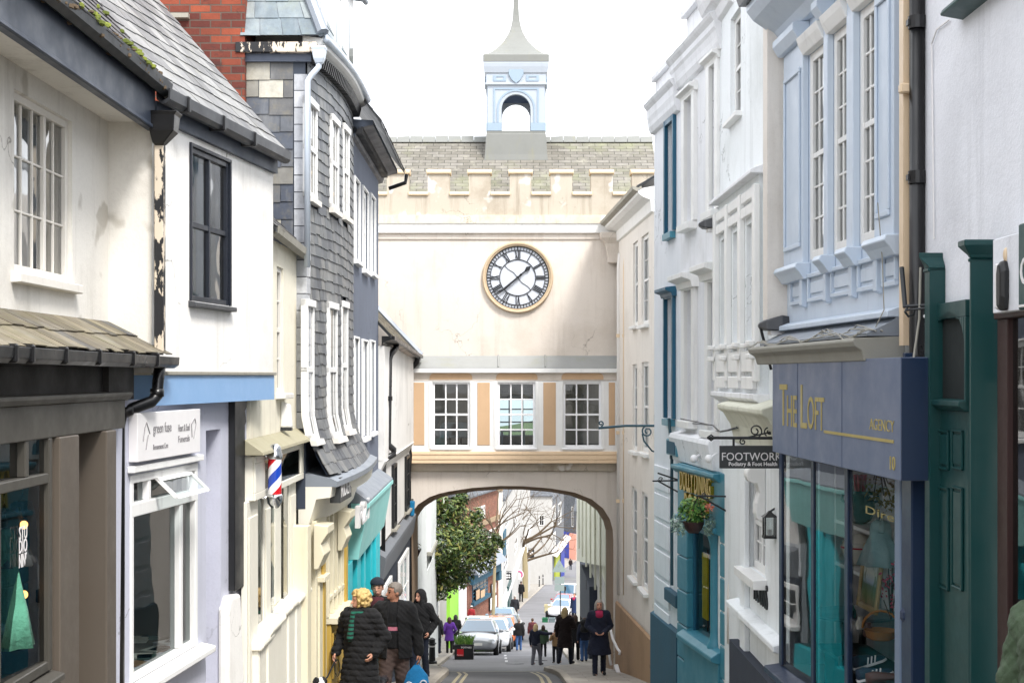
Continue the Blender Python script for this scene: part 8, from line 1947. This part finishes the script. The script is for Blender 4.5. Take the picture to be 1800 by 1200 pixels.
for nm,c,c2 in (('blonde',(214,184,120),(150,112,60)),('ltblonde',(222,198,150),(170,136,90)),('greyh',(150,140,130),(90,80,72)),('brownh',(84,58,42),(40,26,20)),('blackh',(28,24,24),(12,10,10)),('silver',(186,180,172),(120,112,104))): fabric('h_'+nm,c,.6,c2,scale=60.)
def person(label,loc,H,face=0.,vox=.016,skin='skin_fair',top='f_black',legs='f_black',shoes='f_black',hair=('short','h_brownh'),arms=('down','down'),stride=(0.,0.),coat=.82,thick=.03,puff=0.,hood=False,cap=None,scarf=None,head_yaw=0.,head_pitch=0.,open_front=None,quilt=False,boots=0.,skirt=0.,jumper=None,wide=1.,group=None,backpack=None,legwidth=1.):
    k=H/1.75; t=thing('person',label,'person',loc,0,group)
    A=Matrix.Rotation(face,3,'Z')*k; T=(np.array([[A[i][j] for j in range(3)] for i in range(3)]),(0,0,0)); h=vox/k
    poses={'down':((.07,-.03,-.29),(.08,.03,-.55)),'bag':((.09,-.04,-.29),(.13,.0,-.56)),'pocket':((.12,-.09,-.27),(.05,.09,-.46)),'front':((.08,-.03,-.28),(-.09,.21,-.40)),'out':((.26,.07,-.05),(.52,.14,-.02)),'up':((.08,.12,-.24),(-.04,.24,-.02)),'lead':((.10,-.05,-.27),(.12,.10,-.48)),'swing':((.06,-.12,-.27),(.07,-.16,-.52)),'swingf':((.06,.06,-.28),(.03,.22,-.47))}
    sh=[np.array([sx*.175*wide,0.01,1.42]) for sx in (-1,1)]; el=[];wr=[]
    for i,sx in ((0,-1),(1,1)):
        e,w=poses[arms[i]]; el.append(sh[i]+np.array([sx*e[0],-e[1],e[2]])); wr.append(sh[i]+np.array([sx*w[0],-w[1],w[2]]))
    hip=[np.array([sx*.088,0,.92]) for sx in (-1,1)]; an=[]; kn=[]
    for i,sx in ((0,-1),(1,1)):
        lift=.10*max(0,-stride[i])/.3
        an.append(np.array([sx*.10,-stride[i],.085+lift])); kn.append((hip[i]+an[i])/2+np.array([sx*.005,-.03-.06*abs(stride[i])/.3,.02]))
    Rh=Matrix.Rotation(head_yaw,3,'Z')@Matrix.Rotation(head_pitch,3,'X'); Rn=np.array([[Rh[i][j] for j in range(3)] for i in range(3)]); c0=np.array([0,.0,1.50])
    hp=lambda x,y,z: c0+Rn@np.array([x,y,z-1.50])
    Ri=Rn.T
    def hl(x,y,z):
        px,py,pz=x-c0[0],y-c0[1],z-c0[2]; return (Ri[0][0]*px+Ri[0][1]*py+Ri[0][2]*pz, Ri[1][0]*px+Ri[1][1]*py+Ri[1][2]*pz, Ri[2][0]*px+Ri[2][1]*py+Ri[2][2]*pz+1.50)
    allp=np.array(sh+el+wr+an+kn); lo=allp.min(0)-.18; hi=allp.max(0)+.18; lo=np.minimum(lo,[-.3,-.3,-.02]); hi=np.maximum(hi,[.3,.28,1.82])
    # body
    b=Sdf(lo,hi,h)
    b.ell(hp(0,.005,1.655),(.077,.096,.098),.0,Rn).ell(hp(0,-.025,1.585),(.056,.066,.062),.03,Rn)
    b.cap(hp(0,-.092,1.635),hp(0,-.112,1.605),.010,.015,.012); b.ell(hp(0,-.082,1.565),(.03,.02,.014),.012,Rn)
    for sx in (-1,1): b.ell(hp(sx*.078,.01,1.625),(.012,.022,.034),.008,Rn)
    b.cap((0,.015,1.42),hp(0,.01,1.56),.060,.052,.03)
    b.cap((0,0,.95),(0,0,1.10),.145*wide,.125*wide,.05,.68).cap((0,0,1.10),(0,.0,1.33),.125*wide,.155*wide,.06,.66).cap(sh[0]*.9+[0,0,.1405],sh[1]*.9+[0,0,.1405],.05,.05,.05)
    for i,sx in ((0,-1),(1,1)):
        b.cap(sh[i],el[i],.052,.040,.03).cap(el[i],wr[i],.038,.026,.02)
        b.cap(hip[i],kn[i],.085,.055,.04).cap(kn[i],an[i],.052,.034,.03).cap(an[i]+[0,0,-.04],an[i]+[0,-.14,-.05],.038,.03,.02)
        f=(wr[i]-el[i]); f=f/np.linalg.norm(f); fw=np.array([0,-1,0])-f*np.dot(f,[0,-1,0]); fw/=max(1e-6,np.linalg.norm(fw)); inn=np.cross(f,fw); inn*= (1 if np.dot(inn,[-sx,0,0])>0 else -1)
        if vox<=.013:
            for q in (-.018,.0,.018): b.cap(wr[i]+f*.015+fw*q,wr[i]+f*.075+fw*q*1.2,.019,.016,.01)
            for q,L in ((.030,.034),(.010,.040),(-.010,.037),(-.029,.029)):
                p0=wr[i]+f*.082+fw*q; p1=p0+f*L+inn*.012; p2=p1+f*L*.55+inn*.028
                b.cap(p0,p1,.0098,.009,.003); b.cap(p1,p2,.009,.008,.003)
            p0=wr[i]+f*.03+fw*.03+inn*.01; p1=p0+f*.035+fw*.025+inn*.012; b.cap(p0,p1,.013,.0105,.006); b.cap(p1,p1+f*.028+inn*.01,.0105,.009,.003)
        else:
            b.cap(wr[i]+f*.015,wr[i]+f*.085,.032,.028,.01)
            for q in (.026,.009,-.009,-.026): b.cap(wr[i]+f*.08+fw*q,wr[i]+f*.14+fw*q+inn*.02,.0115,.010,.002)
            b.cap(wr[i]+f*.03+fw*.03,wr[i]+f*.08+fw*.055,.013,.011,.004)
    def facepick(x,y,z):
        X,Y,Z=hl(x,y,z); r=np.zeros(len(x),int)
        e=(((np.abs(X)-.031)/.014)**2+((Z-1.642)/.0075)**2<1)&(Y<-.05); e|=(((np.abs(X)-.031)/.019)**2+((Z-1.664)/.0055)**2<1)&(Y<-.05); r[e]=1
        l=((X/.024)**2+((Z-1.567)/.009)**2<1)&(Y<-.06); r[l]=2; return r
    sdf_obj('body',b,T,t,[M_[skin],M_['face_dark'],M_['lips']],facepick)
    # trousers and shoes
    g=Sdf(lo,hi,h); th=.012
    g.cap((0,0,.93),(0,0,1.04),.150*wide,.135*wide,.04,.70)
    for i in (0,1): g.cap(hip[i]+[0,0,.0],kn[i],(.090+th)*legwidth,(.060+th)*legwidth,.04).cap(kn[i],an[i]+[0,0,-.02],(.058+th)*legwidth,(.050+th)*legwidth,.03)
    g.disp(lambda X,Y,Z: .004*np.sin(Z*70+X*18)*np.sin(X*30+Y*25+Z*22)); sdf_obj('trousers',g,T,t,M_[legs])
    s=Sdf(lo,hi,h)
    for i,sx in ((0,-1),(1,1)):
        s.cap(an[i]+[0,.02,-.045],an[i]+[sx*.02,-.17,-.055],.048,.040,.02)
        if boots: s.cap(an[i]+[0,.01,-.02],kn[i]+[0,.0,-.04],.060,.066,.02)
    s.cut(lambda X,Y,Z:-(Z-.0)); sdf_obj('shoes' if not boots else 'boots',s,T,t,M_[shoes])
    # jacket / coat
    c=Sdf(lo,hi,h); th=thick
    c.cap((0,0,1.0),(0,.0,1.32),(.150+th)*wide,(.165+th)*wide,.06,.72); c.cap(sh[0]*[.86,1,1]+[0,0,.0],sh[1]*[.86,1,1]+[0,0,.0],.070+th*.5,None,.05); c.cap((0,.012,1.42),(0,.012,1.49),.075+th*.3,.070,.03)
    if coat<.95: c.cap((0,0,1.02),(0,0,coat-.1),(.152+th)*wide,(.158+th+skirt+.10*(.95-coat))*wide,.05,.76)
    for i in (0,1): c.cap(sh[i],el[i],.062+th*.7,.050+th*.7,.03).cap(el[i],wr[i]-(wr[i]-el[i])*.03,.048+th*.7,.040+th*.5,.02)
    if hood: c.ell((0,.09,1.47),(.12,.08,.07),.04)
    if puff:
        c.disp(lambda X,Y,Z: -puff*(np.abs(np.sin(np.pi*(Z+.06*np.abs(X))/.075))**.6-.5))
    if quilt: c.disp(lambda X,Y,Z: -.011*(np.minimum(np.abs(np.sin((Z*.8+X*.8+Y)*46)),np.abs(np.sin((Z*.8-X*.8-Y)*46)))**.4))
    c.disp(lambda X,Y,Z: .007*np.sin(Z*28+X*14+1.3)*np.sin(X*22-Y*17+Z*9)+.004*np.sin(Z*75+np.abs(X)*60+Y*20)*np.sin(X*35+Z*20)); 
    # body must not poke through the hem; sleeves stay
    hem=coat
    def hemf(X,Y,Z):
        inside=np.abs(X)<(.155*wide+.05); return np.where(inside|(Z<hem-.25),(hem-Z),-1.) if all(a not in ('x',) for a in arms) else (hem-Z)
    wz=min(w[2] for w in wr)
    if hem>wz-.02: 
        X,Y,Z=c.grid(); m=np.full(c.v.shape,False)
        arm=Sdf(lo,hi,h)
        for i in (0,1): arm.cap(sh[i],el[i],.064+th*.7,.052+th*.7,.03).cap(el[i],wr[i]-(wr[i]-el[i])*.03,.050+th*.7,.042+th*.5,.02)
        c.v=np.minimum(np.maximum(c.v,hem-Z),arm.v)
    else: c.cut(lambda X,Y,Z:hem-Z)
    if open_front: c.cut(lambda X,Y,Z: -(np.maximum(np.abs(X-.01)-open_front*(.6+.5*(1.5-Z)), Y+.02)))
    c.v=np.maximum(c.v,-(np.maximum(0,0)+b.v+.0)*0-9)  # keep array float
    sdf_obj('coat' if coat<.75 else 'jacket',c,T,t,M_[top])
    if open_front:
        j=Sdf(lo,hi,h); j.cap((0,-.012,.98),(0,-.015,1.34),.158*wide,.165*wide,.05,.74).cap(sh[0]*.8,sh[1]*.8,.06,None,.04); j.cap((0,.01,1.4),(0,.01,1.47),.07,.066,.03); j.cut(lambda X,Y,Z:.93-Z)
        sdf_obj('jumper',j,T,t,[M_['f_black'],M_['f_charcoal'],M_['f_pinkc'],M_['f_navy']],lambda x,y,z:np.where((z>1.235)&(z<1.262)&(np.abs(x)<.12),1,np.where((z>1.165)&(z<1.215)&(np.abs(x)<.12),2,np.where((z>1.14)&(z<1.155),3,0))))
    # hair / hat / hood
    if hair:
        st,hm=hair; q=Sdf(np.array([-.24,-.24,1.22])+[0,0,0],(.24,.24,1.86),min(h,.012)); 
        if st=='hood':
            q.ell(hp(0,.02,1.645),(.108,.128,.138),.0,Rn).cap(hp(0,.07,1.55),(0,.05,1.44),.10,.09,.04)
            q.cap(hp(-.07,-.02,1.54),(-.06,-.06,1.43),.05,.05,.03); q.cap(hp(.07,-.02,1.54),(.06,-.06,1.43),.05,.05,.03)
            def keep(X,Y,Z): x,y,z=hl(X,Y,Z); return np.maximum(-(y+.045)+0*x, -(1-((x/.068)**2+((z-1.625)/.098)**2))*.06)
            q.cut(lambda X,Y,Z: np.minimum(-(hl(X,Y,Z)[1]+.05), .06*(1-((hl(X,Y,Z)[0]/.070)**2+((hl(X,Y,Z)[2]-1.62)/.10)**2))))
        else:
            if st=='curly':
                rg=random.Random(3); q.ell(hp(0,.03,1.66),(.115,.12,.115),.02,Rn)
                for _ in range(110):
                    a=rg.uniform(0,6.28); e=rg.uniform(-.9,1.2); p=(math.cos(a)*math.cos(e)*.118,.03+math.sin(a)*math.cos(e)*.125,1.645+math.sin(e)*.125)
                    q.ell(hp(*p),(rg.uniform(.016,.03),)*3,.012)
            else:
                q.ell(hp(0,.012,1.665),(.088,.106,.103),.0,Rn)
                if st in ('long','bob'):
                    zl=1.40 if st=='long' else 1.50
                    q.ell(hp(0,.055,1.58),(.10,.07,.14),.03,Rn)
                    for sx in (-1,1): q.cap(hp(sx*.074,.0,1.65),hp(sx*.088,.02,zl),.034,.028,.03)
                    q.cap(hp(0,.08,1.6),hp(0,.075,zl),.075,.07,.03,.7)
            fr=.055 if st in('long','bob','curly') else .035; zt=1.70
            q.cut(lambda X,Y,Z: np.minimum(-(hl(X,Y,Z)[1]+fr), np.minimum(zt+.25*np.abs(hl(X,Y,Z)[0])*0-hl(X,Y,Z)[2],.5)))
            if st=='short': q.cut(lambda X,Y,Z: (1.60-hl(X,Y,Z)[2])*.8-(hl(X,Y,Z)[1]-.03)*.9-.02)
            q.disp(lambda X,Y,Z: .004*np.sin(X*160+np.sin(Z*60)*2)*np.sin(Y*150+Z*40))
        sdf_obj('hood' if st=='hood' else 'hair',q,T,t,M_[hm])
    if cap:
        q=Sdf((-.16,-.24,1.55),(.16,.18,1.84),min(h,.012)); q.ell(hp(0,.01,1.685),(.098,.112,.092),.0,Rn); q.cut(lambda X,Y,Z: 1.675-hl(X,Y,Z)[2])
        if cap[0]=='peak': q.ell(hp(0,-.11,1.688),(.07,.07,.014),.012,Rn)
        sdf_obj('hat',q,T,t,M_[cap[1]])
    if scarf:
        q=Sdf((-.22,-.26,1.1),(.22,.2,1.6),min(h,.012))
        for a in range(10):
            a0,a1=a*math.pi/5,(a+1)*math.pi/5; q.cap((.085*math.sin(a0),-.005-.085*math.cos(a0),1.475+.012*math.cos(a0*2)),(.085*math.sin(a1),-.005-.085*math.cos(a1),1.475+.012*math.cos(a1*2)),.036,None,.015)
        if scarf[1]: q.cap((-.04,-.12,1.47),(-.055,-.185,1.16),.036,.044,.02)
        else: q.ell((0,-.12,1.42),(.09,.05,.075),.03)
        m2=M_[scarf[2]] if len(scarf)>2 else M_[scarf[0]]
        sdf_obj('scarf',q,T,t,[M_[scarf[0]],m2],lambda x,y,z:((np.floor(z*38)%2)).astype(int) if len(scarf)>2 else np.zeros(len(x),int))
    Mw=Matrix.Translation(Vector(loc)); 
    R3=Matrix.Rotation(face,3,'Z')
    W=lambda p: Vector(loc)+R3@(Vector(p)*k)
    return t,W,[W(w) for w in wr],k
def P(label,u,vh,vf,dz=.11,**kw):
    p=gpoint(u,vf,dz); H=(vf-vh)/FPX*p.y
    return person(label,p,H,**kw)
# the couple, the capped man and the hooded man at left
gw=lambda d,dz=.11: gz(d)+dz
d=17.0; r=person('woman with curly blonde hair in a long black padded coat and green striped scarf',Vector((at(633,0,d).x,d,gw(d))),1.60,face=-.35,vox=.0095,hair=('curly','h_blonde'),coat=.32,thick=.045,puff=.016,skirt=.035,arms=('lead','pocket'),scarf=('f_scarf_green',True,'f_black'),head_yaw=-.75,head_pitch=.1,wide=1.06,hood=True)
hand_w=r[2][0]
d=17.9; r=person('grey-haired man in an open dark jacket, striped jumper and brown trousers with a blue bag',Vector((at(693,0,d).x,d,gw(d))),1.70,face=-.12,vox=.0095,hair=('short','h_greyh'),legs='f_brown_tr',coat=.80,thick=.045,open_front=.085,arms=('pocket','bag'),head_yaw=-.95,wide=1.12,stride=(.12,-.12),legwidth=1.18,skin='skin_mid')
bagh=r[2][1]
d=19.6; person('man in a dark cap walking close behind the grey-haired man',Vector((at(663,0,d).x,d,gw(d))),1.78,face=0.,vox=.012,hair=('short','h_brownh'),cap=('round','f_beanie'),scarf=('f_darkred',False),arms=('down','down'))
P('bearded man in a black hoodie with the hood up and hands in his pockets',738,1037,1196,face=-.3,vox=.011,hair=('hood','f_black'),legs='f_jeans_dark',shoes='f_white_sh',coat=.84,thick=.04,arms=('pocket','pocket'),head_yaw=-.35,stride=(.10,-.10))
# carrier bag
t=thing('carrier_bag','bright blue carrier bag with white rings carried by the grey-haired man','bag',bagh-Vector((0,0,.62)))
b0=bagh+Vector((-.03,-.02,-.17)); k=1; mb=MB(); rings=[]
for (z,w,dp) in ((-.50,.12,.07),(-.44,.17,.10),(-.25,.17,.09),(-.12,.15,.06),(-.05,.09,.035),(0.02,.03,.02)):
    rings.append([b0+Vector((w*math.cos(a)*(1+.08*math.sin(3*a+z*9)),dp*math.sin(a),z)) for a in [2*math.pi*j/18 for j in range(18)]])
mb.loft(rings); mb.build('bag_body',M_['f_blue_bag'],t,smooth=True)
mb=MB()
for (x,z) in ((-.07,-.40),(.07,-.38),(0,-.27),(-.09,-.22),(.09,-.2),(0,-.46)):
    mb.tube([b0+Vector((x+.04*math.cos(a),-.105+abs(x)*.25-(z+.3)*.08*0,z+.04*math.sin(a))) for a in [2*math.pi*j/14 for j in range(15)]],.009,5)
mb.build('ring_print',M_['sign_white'],t)
mb=MB(); 
for s in (-1,1): mb.tube([b0+Vector((s*.03,0,.0)),bagh+Vector((s*.008,-.01,-.075))],.008,5)
mb.build('handles',M_['f_blue_bag'],t)
# dogs
def dog(label,loc,S,face,c1,c2,pick):
    t=thing('dog',label,'dog',loc); A=Matrix.Rotation(face,3,'Z')*S; T=(np.array([[A[i][j] for j in range(3)] for i in range(3)]),(0,0,0)); h=.011/S
    q=Sdf((-.25,-.75,-.02),(.25,.75,1.0),h)
    q.cap((0,-.18,.50),(0,.20,.52),.135,.105,.05); q.ell((0,-.18,.46),(.12,.14,.16),.05); q.cap((0,-.26,.56),(0,-.40,.74),.085,.07,.05)
    q.ell((0,-.45,.79),(.075,.085,.075),.03).cap((0,-.5,.775),(0,-.61,.755),.045,.03,.03); q.ell((0,-.625,.765),(.016,.014,.014),.006)
    for sx in (-1,1):
        q.cap((sx*.055,-.41,.85),(sx*.085,-.41,.80),.022,.030,.015); q.ell((sx*.09,-.42,.79),(.014,.03,.05),.012)
        q.cap((sx*.075,-.24,.44),(sx*.075,-.22,.24),.055,.032,.03).cap((sx*.075,-.22,.24),(sx*.075,-.24,.05),.030,.025,.015).cap((sx*.075,-.24,.03),(sx*.075,-.29,.025),.032,.028,.015)
        q.cap((sx*.075,.24,.46),(sx*.08,.20,.30),.075,.045,.03).cap((sx*.08,.20,.30),(sx*.08,.33,.20),.042,.028,.02).cap((sx*.08,.33,.20),(sx*.08,.31,.05),.026,.023,.015).cap((sx*.08,.30,.03),(sx*.08,.25,.025),.030,.027,.015)
    q.cap((0,.30,.56),(0,.48,.50),.035,.04,.03).cap((0,.48,.50),(0,.58,.56),.042,.02,.02)
    q.disp(lambda X,Y,Z:.006*np.sin(X*60+Z*30)*np.sin(Y*50+Z*45)); sdf_obj('body',q,T,t,[M_[c1],M_[c2],M_['face_dark']],pick)
    mb=MB(); R3=Matrix.Rotation(face,3,'Z'); cc=Vector(loc)+R3@Vector((0,-.335,.655))*S; mb.tube([cc+R3@Vector((.087*math.cos(a),-.04*math.sin(a)*.9,.075*math.sin(a)))*S for a in [2*math.pi*j/16 for j in range(17)]],.012,6); mb.build('collar',M_['red'],t)
    return cc
d=16.1; c=dog('black and white dog on a lead beside the long padded coat',Vector((at(548,0,d).x,d+.2,gw(d))),.74,.35,'f_black','f_white_sh',lambda x,y,z:np.where(((np.abs(x)<.028)&(y<-.40)&(z>.74))|((y<-.30)&(z<.72)&(z>.3)&(np.abs(x)<.09))|(z<.12)|((y<-.52)),np.where((y<-.608),2,1),0))
t=thing('dog_lead','black webbing dog lead held by the curly blonde woman','lead',c); mb=MB(); e=hand_w+Vector((0,-.03,-.08)); mb.tube([e,(c+e)/2+Vector((0,0,-.03)),c+Vector((0,-.02,.05))],[.012,.010,.010],6); mb.build('webbing',M_['f_black'],t); mb=MB(); mb.tube([e+Vector((.03*math.cos(a)+.02,0,-.10+.10*math.sin(a))) for a in [2*math.pi*j/12 for j in range(13)]],.006,5); mb.build('loop',M_['f_black'],t)
d=17.1; dog('brown and grey dog walking between the couple',Vector((at(668,0,d).x,d+.35,gw(d))),.66,.1,'f_dkbrown','f_greyc' if 'f_greyc' in M_ else 'f_charcoal',lambda x,y,z:np.where((y<-.5),np.where(y<-.608,2,1),0))
# walkers beyond the arch, left pavement
g='people walking away down the street'
P('man in a dark coat on the left pavement, left of the purple coat',768,1079,1148,face=3.0,top='f_charcoal',legs='f_jeans_dark',hair=('short','h_brownh'),coat=.7,arms=('down','down'),stride=(.1,-.1))
P('woman in a bright purple coat and black leggings on the left pavement',790,1084,1147,face=3.3,top='f_purple',legs='f_black',hair=('bob','h_brownh'),coat=.62,skirt=.05,arms=('pocket','pocket'))
P('woman with long black hair in black at the right of the purple coat',801,1080,1141,face=3.1,top='f_black',legs='f_black',hair=('long','h_blackh'),coat=.75,arms=('front','front'))
P('person in a red jacket and white hat beyond the parked cars',829,1064,1104,face=2.8,top='f_redcoat',legs='f_jeans_dark',hair=('short','h_brownh'),cap=('round','f_white_sh'),coat=.8,vox=.02)
# on the road
P('person in a black padded jacket and blue jeans walking down the road',912,1087,1143,dz=0,face=3.14,top='f_black',legs='f_jeans',hair=('short','h_greyh'),coat=.85,thick=.05,puff=.012,arms=('down','down'),stride=(.14,-.14))
P('person in a dark red jacket walking down the road behind the child',936,1086,1136,dz=0,face=3.2,top='f_darkred',legs='f_black',hair=('short','h_brownh'),coat=.82,arms=('down','down'),stride=(.1,-.1))
P('child in a navy jumper and grey trousers reaching out an arm',942,1096,1169,dz=0,face=2.6,top='f_navy',legs='f_grey_tr',shoes='f_black',hair=('bob','h_ltblonde'),coat=.86,arms=('out','down'),stride=(.2,-.12),vox=.014,legwidth=1.15)
P('child in a green coat with a yellow panel behind the reaching child',955,1098,1154,dz=0,face=3.0,top='f_green',legs='f_black',hair=('bob','h_brownh'),coat=.75,arms=('down','down'),stride=(.1,-.1))
P('small smiling child in a pale top facing the street',977,1103,1164,dz=0,face=-.2,top='f_tan_c',legs='f_charcoal',hair=('bob','h_brownh'),coat=.85,arms=('up','down'),vox=.014)
P('blonde woman in a long dark brown padded coat walking away',993,1067,1168,dz=.11,face=2.7,top='f_dkbrown',legs='f_jeans_dark',hair=('long','h_ltblonde'),coat=.55,thick=.045,puff=.014,skirt=.02,arms=('up','down'),stride=(.22,-.25),vox=.012)
P('brown-haired woman in black just beyond the blonde woman',1011,1080,1160,dz=.11,face=3.0,top='f_black',legs='f_black',hair=('long','h_brownh'),coat=.7,arms=('down','front'),stride=(.1,-.1))
P('man in a navy jacket and blue jeans seen from behind with a backpack',1027,1085,1162,dz=.11,face=3.3,top='f_navy',legs='f_jeans',hair=('short','h_brownh'),coat=.86,arms=('down','down'),stride=(.12,-.1))
pb=gpoint(1027,1162,.11); q=pb.y/FPX; t=thing('backpack','black backpack on the back of the man in jeans','backpack',pb+Vector((0,-.14,1.0))); s=Sdf((-.25,-.2,-.02),(.25,.2,.5),.015); s.cap((-.06,0,.08),(.06,0,.08),.09,None,.04).cap((-.05,0,.32),(.05,0,.32),.085,None,.06).cap((0,0,.1),(0,0,.3),.11,None,.05); s.cap((0,-.07,.10),(0,-.07,.16),.06,None,.03); sdf_obj('pack',s,(np.eye(3),(0,0,0)),t,M_['f_black'])
mb=MB()
for sx in (-1,1): mb.tube([pb+Vector((sx*.09,-.12,1.42)),pb+Vector((sx*.12,.0,1.48)),pb+Vector((sx*.12,.14,1.36))],.02,6)
mb.build('strap',M_['f_black'],t)
P('grey-haired woman in a navy coat, pink scarf and knee boots walking up under the arch',1053,1054,1186,dz=.11,face=0.,vox=.0105,top='f_navy',legs='f_navy',shoes='f_charcoal',hair=('bob','h_silver'),coat=.50,thick=.035,skirt=.05,arms=('front','front'),scarf=('f_pinkred',False),boots=1,stride=(.10,-.08),hood=True,wide=1.05)
# far people
P('grey-haired person in a dark coat seen from behind near the light blue car',905,1046,1092,dz=.11,face=3.14,top='f_charcoal',legs='f_black',hair=('short','h_silver'),coat=.75,vox=.022)
P('woman with long golden hair on the far pavement',906,1023,1058,dz=.11,face=3.14,top='f_black',legs='f_black',hair=('long','h_blonde'),coat=.75,vox=.022)
P('tall man in black beside the woman with golden hair',916,1021,1057,dz=.11,face=3.0,top='f_black',legs='f_black',hair=('short','h_brownh'),coat=.8,vox=.022)
P('person in grey trousers standing on the far pavement by the road signs',971,992,1015,dz=.11,face=2.6,top='f_tan_c',legs='f_grey_tr',hair=('short','h_brownh'),vox=.028)
P('distant walker in dark clothes at the far bend',1003,981,1001,dz=.11,face=3.1,top='f_dkbrown',legs='f_jeans_dark',hair=('short','h_brownh'),vox=.03)
P('person in a navy coat and pink scarf standing by the market crates',1010,1042,1094,dz=.0,face=-.6,top='f_navy_blue2',legs='f_jeans_dark',hair=('short','h_brownh'),coat=.6,scarf=('f_pinkred',False),vox=.02)
# nearest: shoulder in a green quilted jacket
d=6.6; person('person in a green quilted jacket cut off by the right edge of the view',Vector((2.53,d,gw(d)-.03)),1.72,face=1.9,vox=.008,hair=('short','h_greyh'),top='f_quilt_green',legs='f_jeans_dark',coat=.78,thick=.04,quilt=True,arms=('down','down'))
# ================================================================ LIGHT, AIR, CAMERA
w=bpy.data.worlds.new('World'); SC.world=w; w.use_nodes=True; nt=w.node_tree; bg=nt.nodes['Background']
sky=nt.nodes.new('ShaderNodeTexSky'); sky.sky_type='NISHITA'; sky.sun_disc=False
SUN_EL,SUN_AZ=math.radians(52),math.radians(145)      # azimuth clockwise from +Y: behind and to the right of the camera
sky.sun_elevation=SUN_EL; sky.sun_rotation=SUN_AZ; sky.air_density=1.0; sky.dust_density=3.0
tc=nt.nodes.new('ShaderNodeTexCoord'); mp=nt.nodes.new('ShaderNodeMapping'); mp.inputs['Scale'].default_value=(1,1,2.6); nt.links.new(tc.outputs['Generated'],mp.inputs[0])
nz=nt.nodes.new('ShaderNodeTexNoise'); nz.inputs['Scale'].default_value=2.4; nz.inputs['Detail'].default_value=6; nz.inputs['Roughness'].default_value=.55; nt.links.new(mp.outputs[0],nz.inputs['Vector'])
cr=nt.nodes.new('ShaderNodeValToRGB'); cr.color_ramp.elements[0].position=.36; cr.color_ramp.elements[0].color=(SKYV*.26,SKYV*.28,SKYV*.31,1); cr.color_ramp.elements[1].position=.62; cr.color_ramp.elements[1].color=(SKYV,SKYV,SKYV*1.01,1); nt.links.new(nz.outputs[0],cr.inputs[0])
mx=nt.nodes.new('ShaderNodeMix'); mx.data_type='RGBA'; mx.inputs[0].default_value=.88; nt.links.new(sky.outputs[0],mx.inputs[6]); nt.links.new(cr.outputs[0],mx.inputs[7]); nt.links.new(mx.outputs[2],bg.inputs['Color']); bg.inputs['Strength'].default_value=.12
ld=bpy.data.lights.new('sun','SUN'); ld.energy=SUNE; ld.angle=math.radians(14); ld.color=(1,.965,.92); lo=bpy.data.objects.new('sun',ld); COL.objects.link(lo)
dv=Vector((math.sin(SUN_AZ)*math.cos(SUN_EL),math.cos(SUN_AZ)*math.cos(SUN_EL),math.sin(SUN_EL))); lo.rotation_euler=dv.to_track_quat('Z','Y').to_euler(); lo.location=(0,-10,30)
cd=bpy.data.cameras.new('camera'); cd.sensor_width=36; cd.lens=FPX/1800*36; cd.shift_y=(HOR-600)/1800; cd.clip_end=2000; cd.clip_start=.1
co=bpy.data.objects.new('camera',cd); COL.objects.link(co); co.location=(0,0,0); co.rotation_euler=(math.pi/2,0,0); SC.camera=co
SC.view_settings.view_transform='Standard'; SC.view_settings.look='None'; SC.view_settings.gamma=1; SC.view_settings.use_curve_mapping=False; SC.view_settings.exposure=EXPO
SC.cycles.max_bounces=8; SC.cycles.diffuse_bounces=4; SC.cycles.transparent_max_bounces=12; SC.cycles.caustics_reflective=False; SC.cycles.caustics_refractive=False
SC.cycles.use_denoising=True
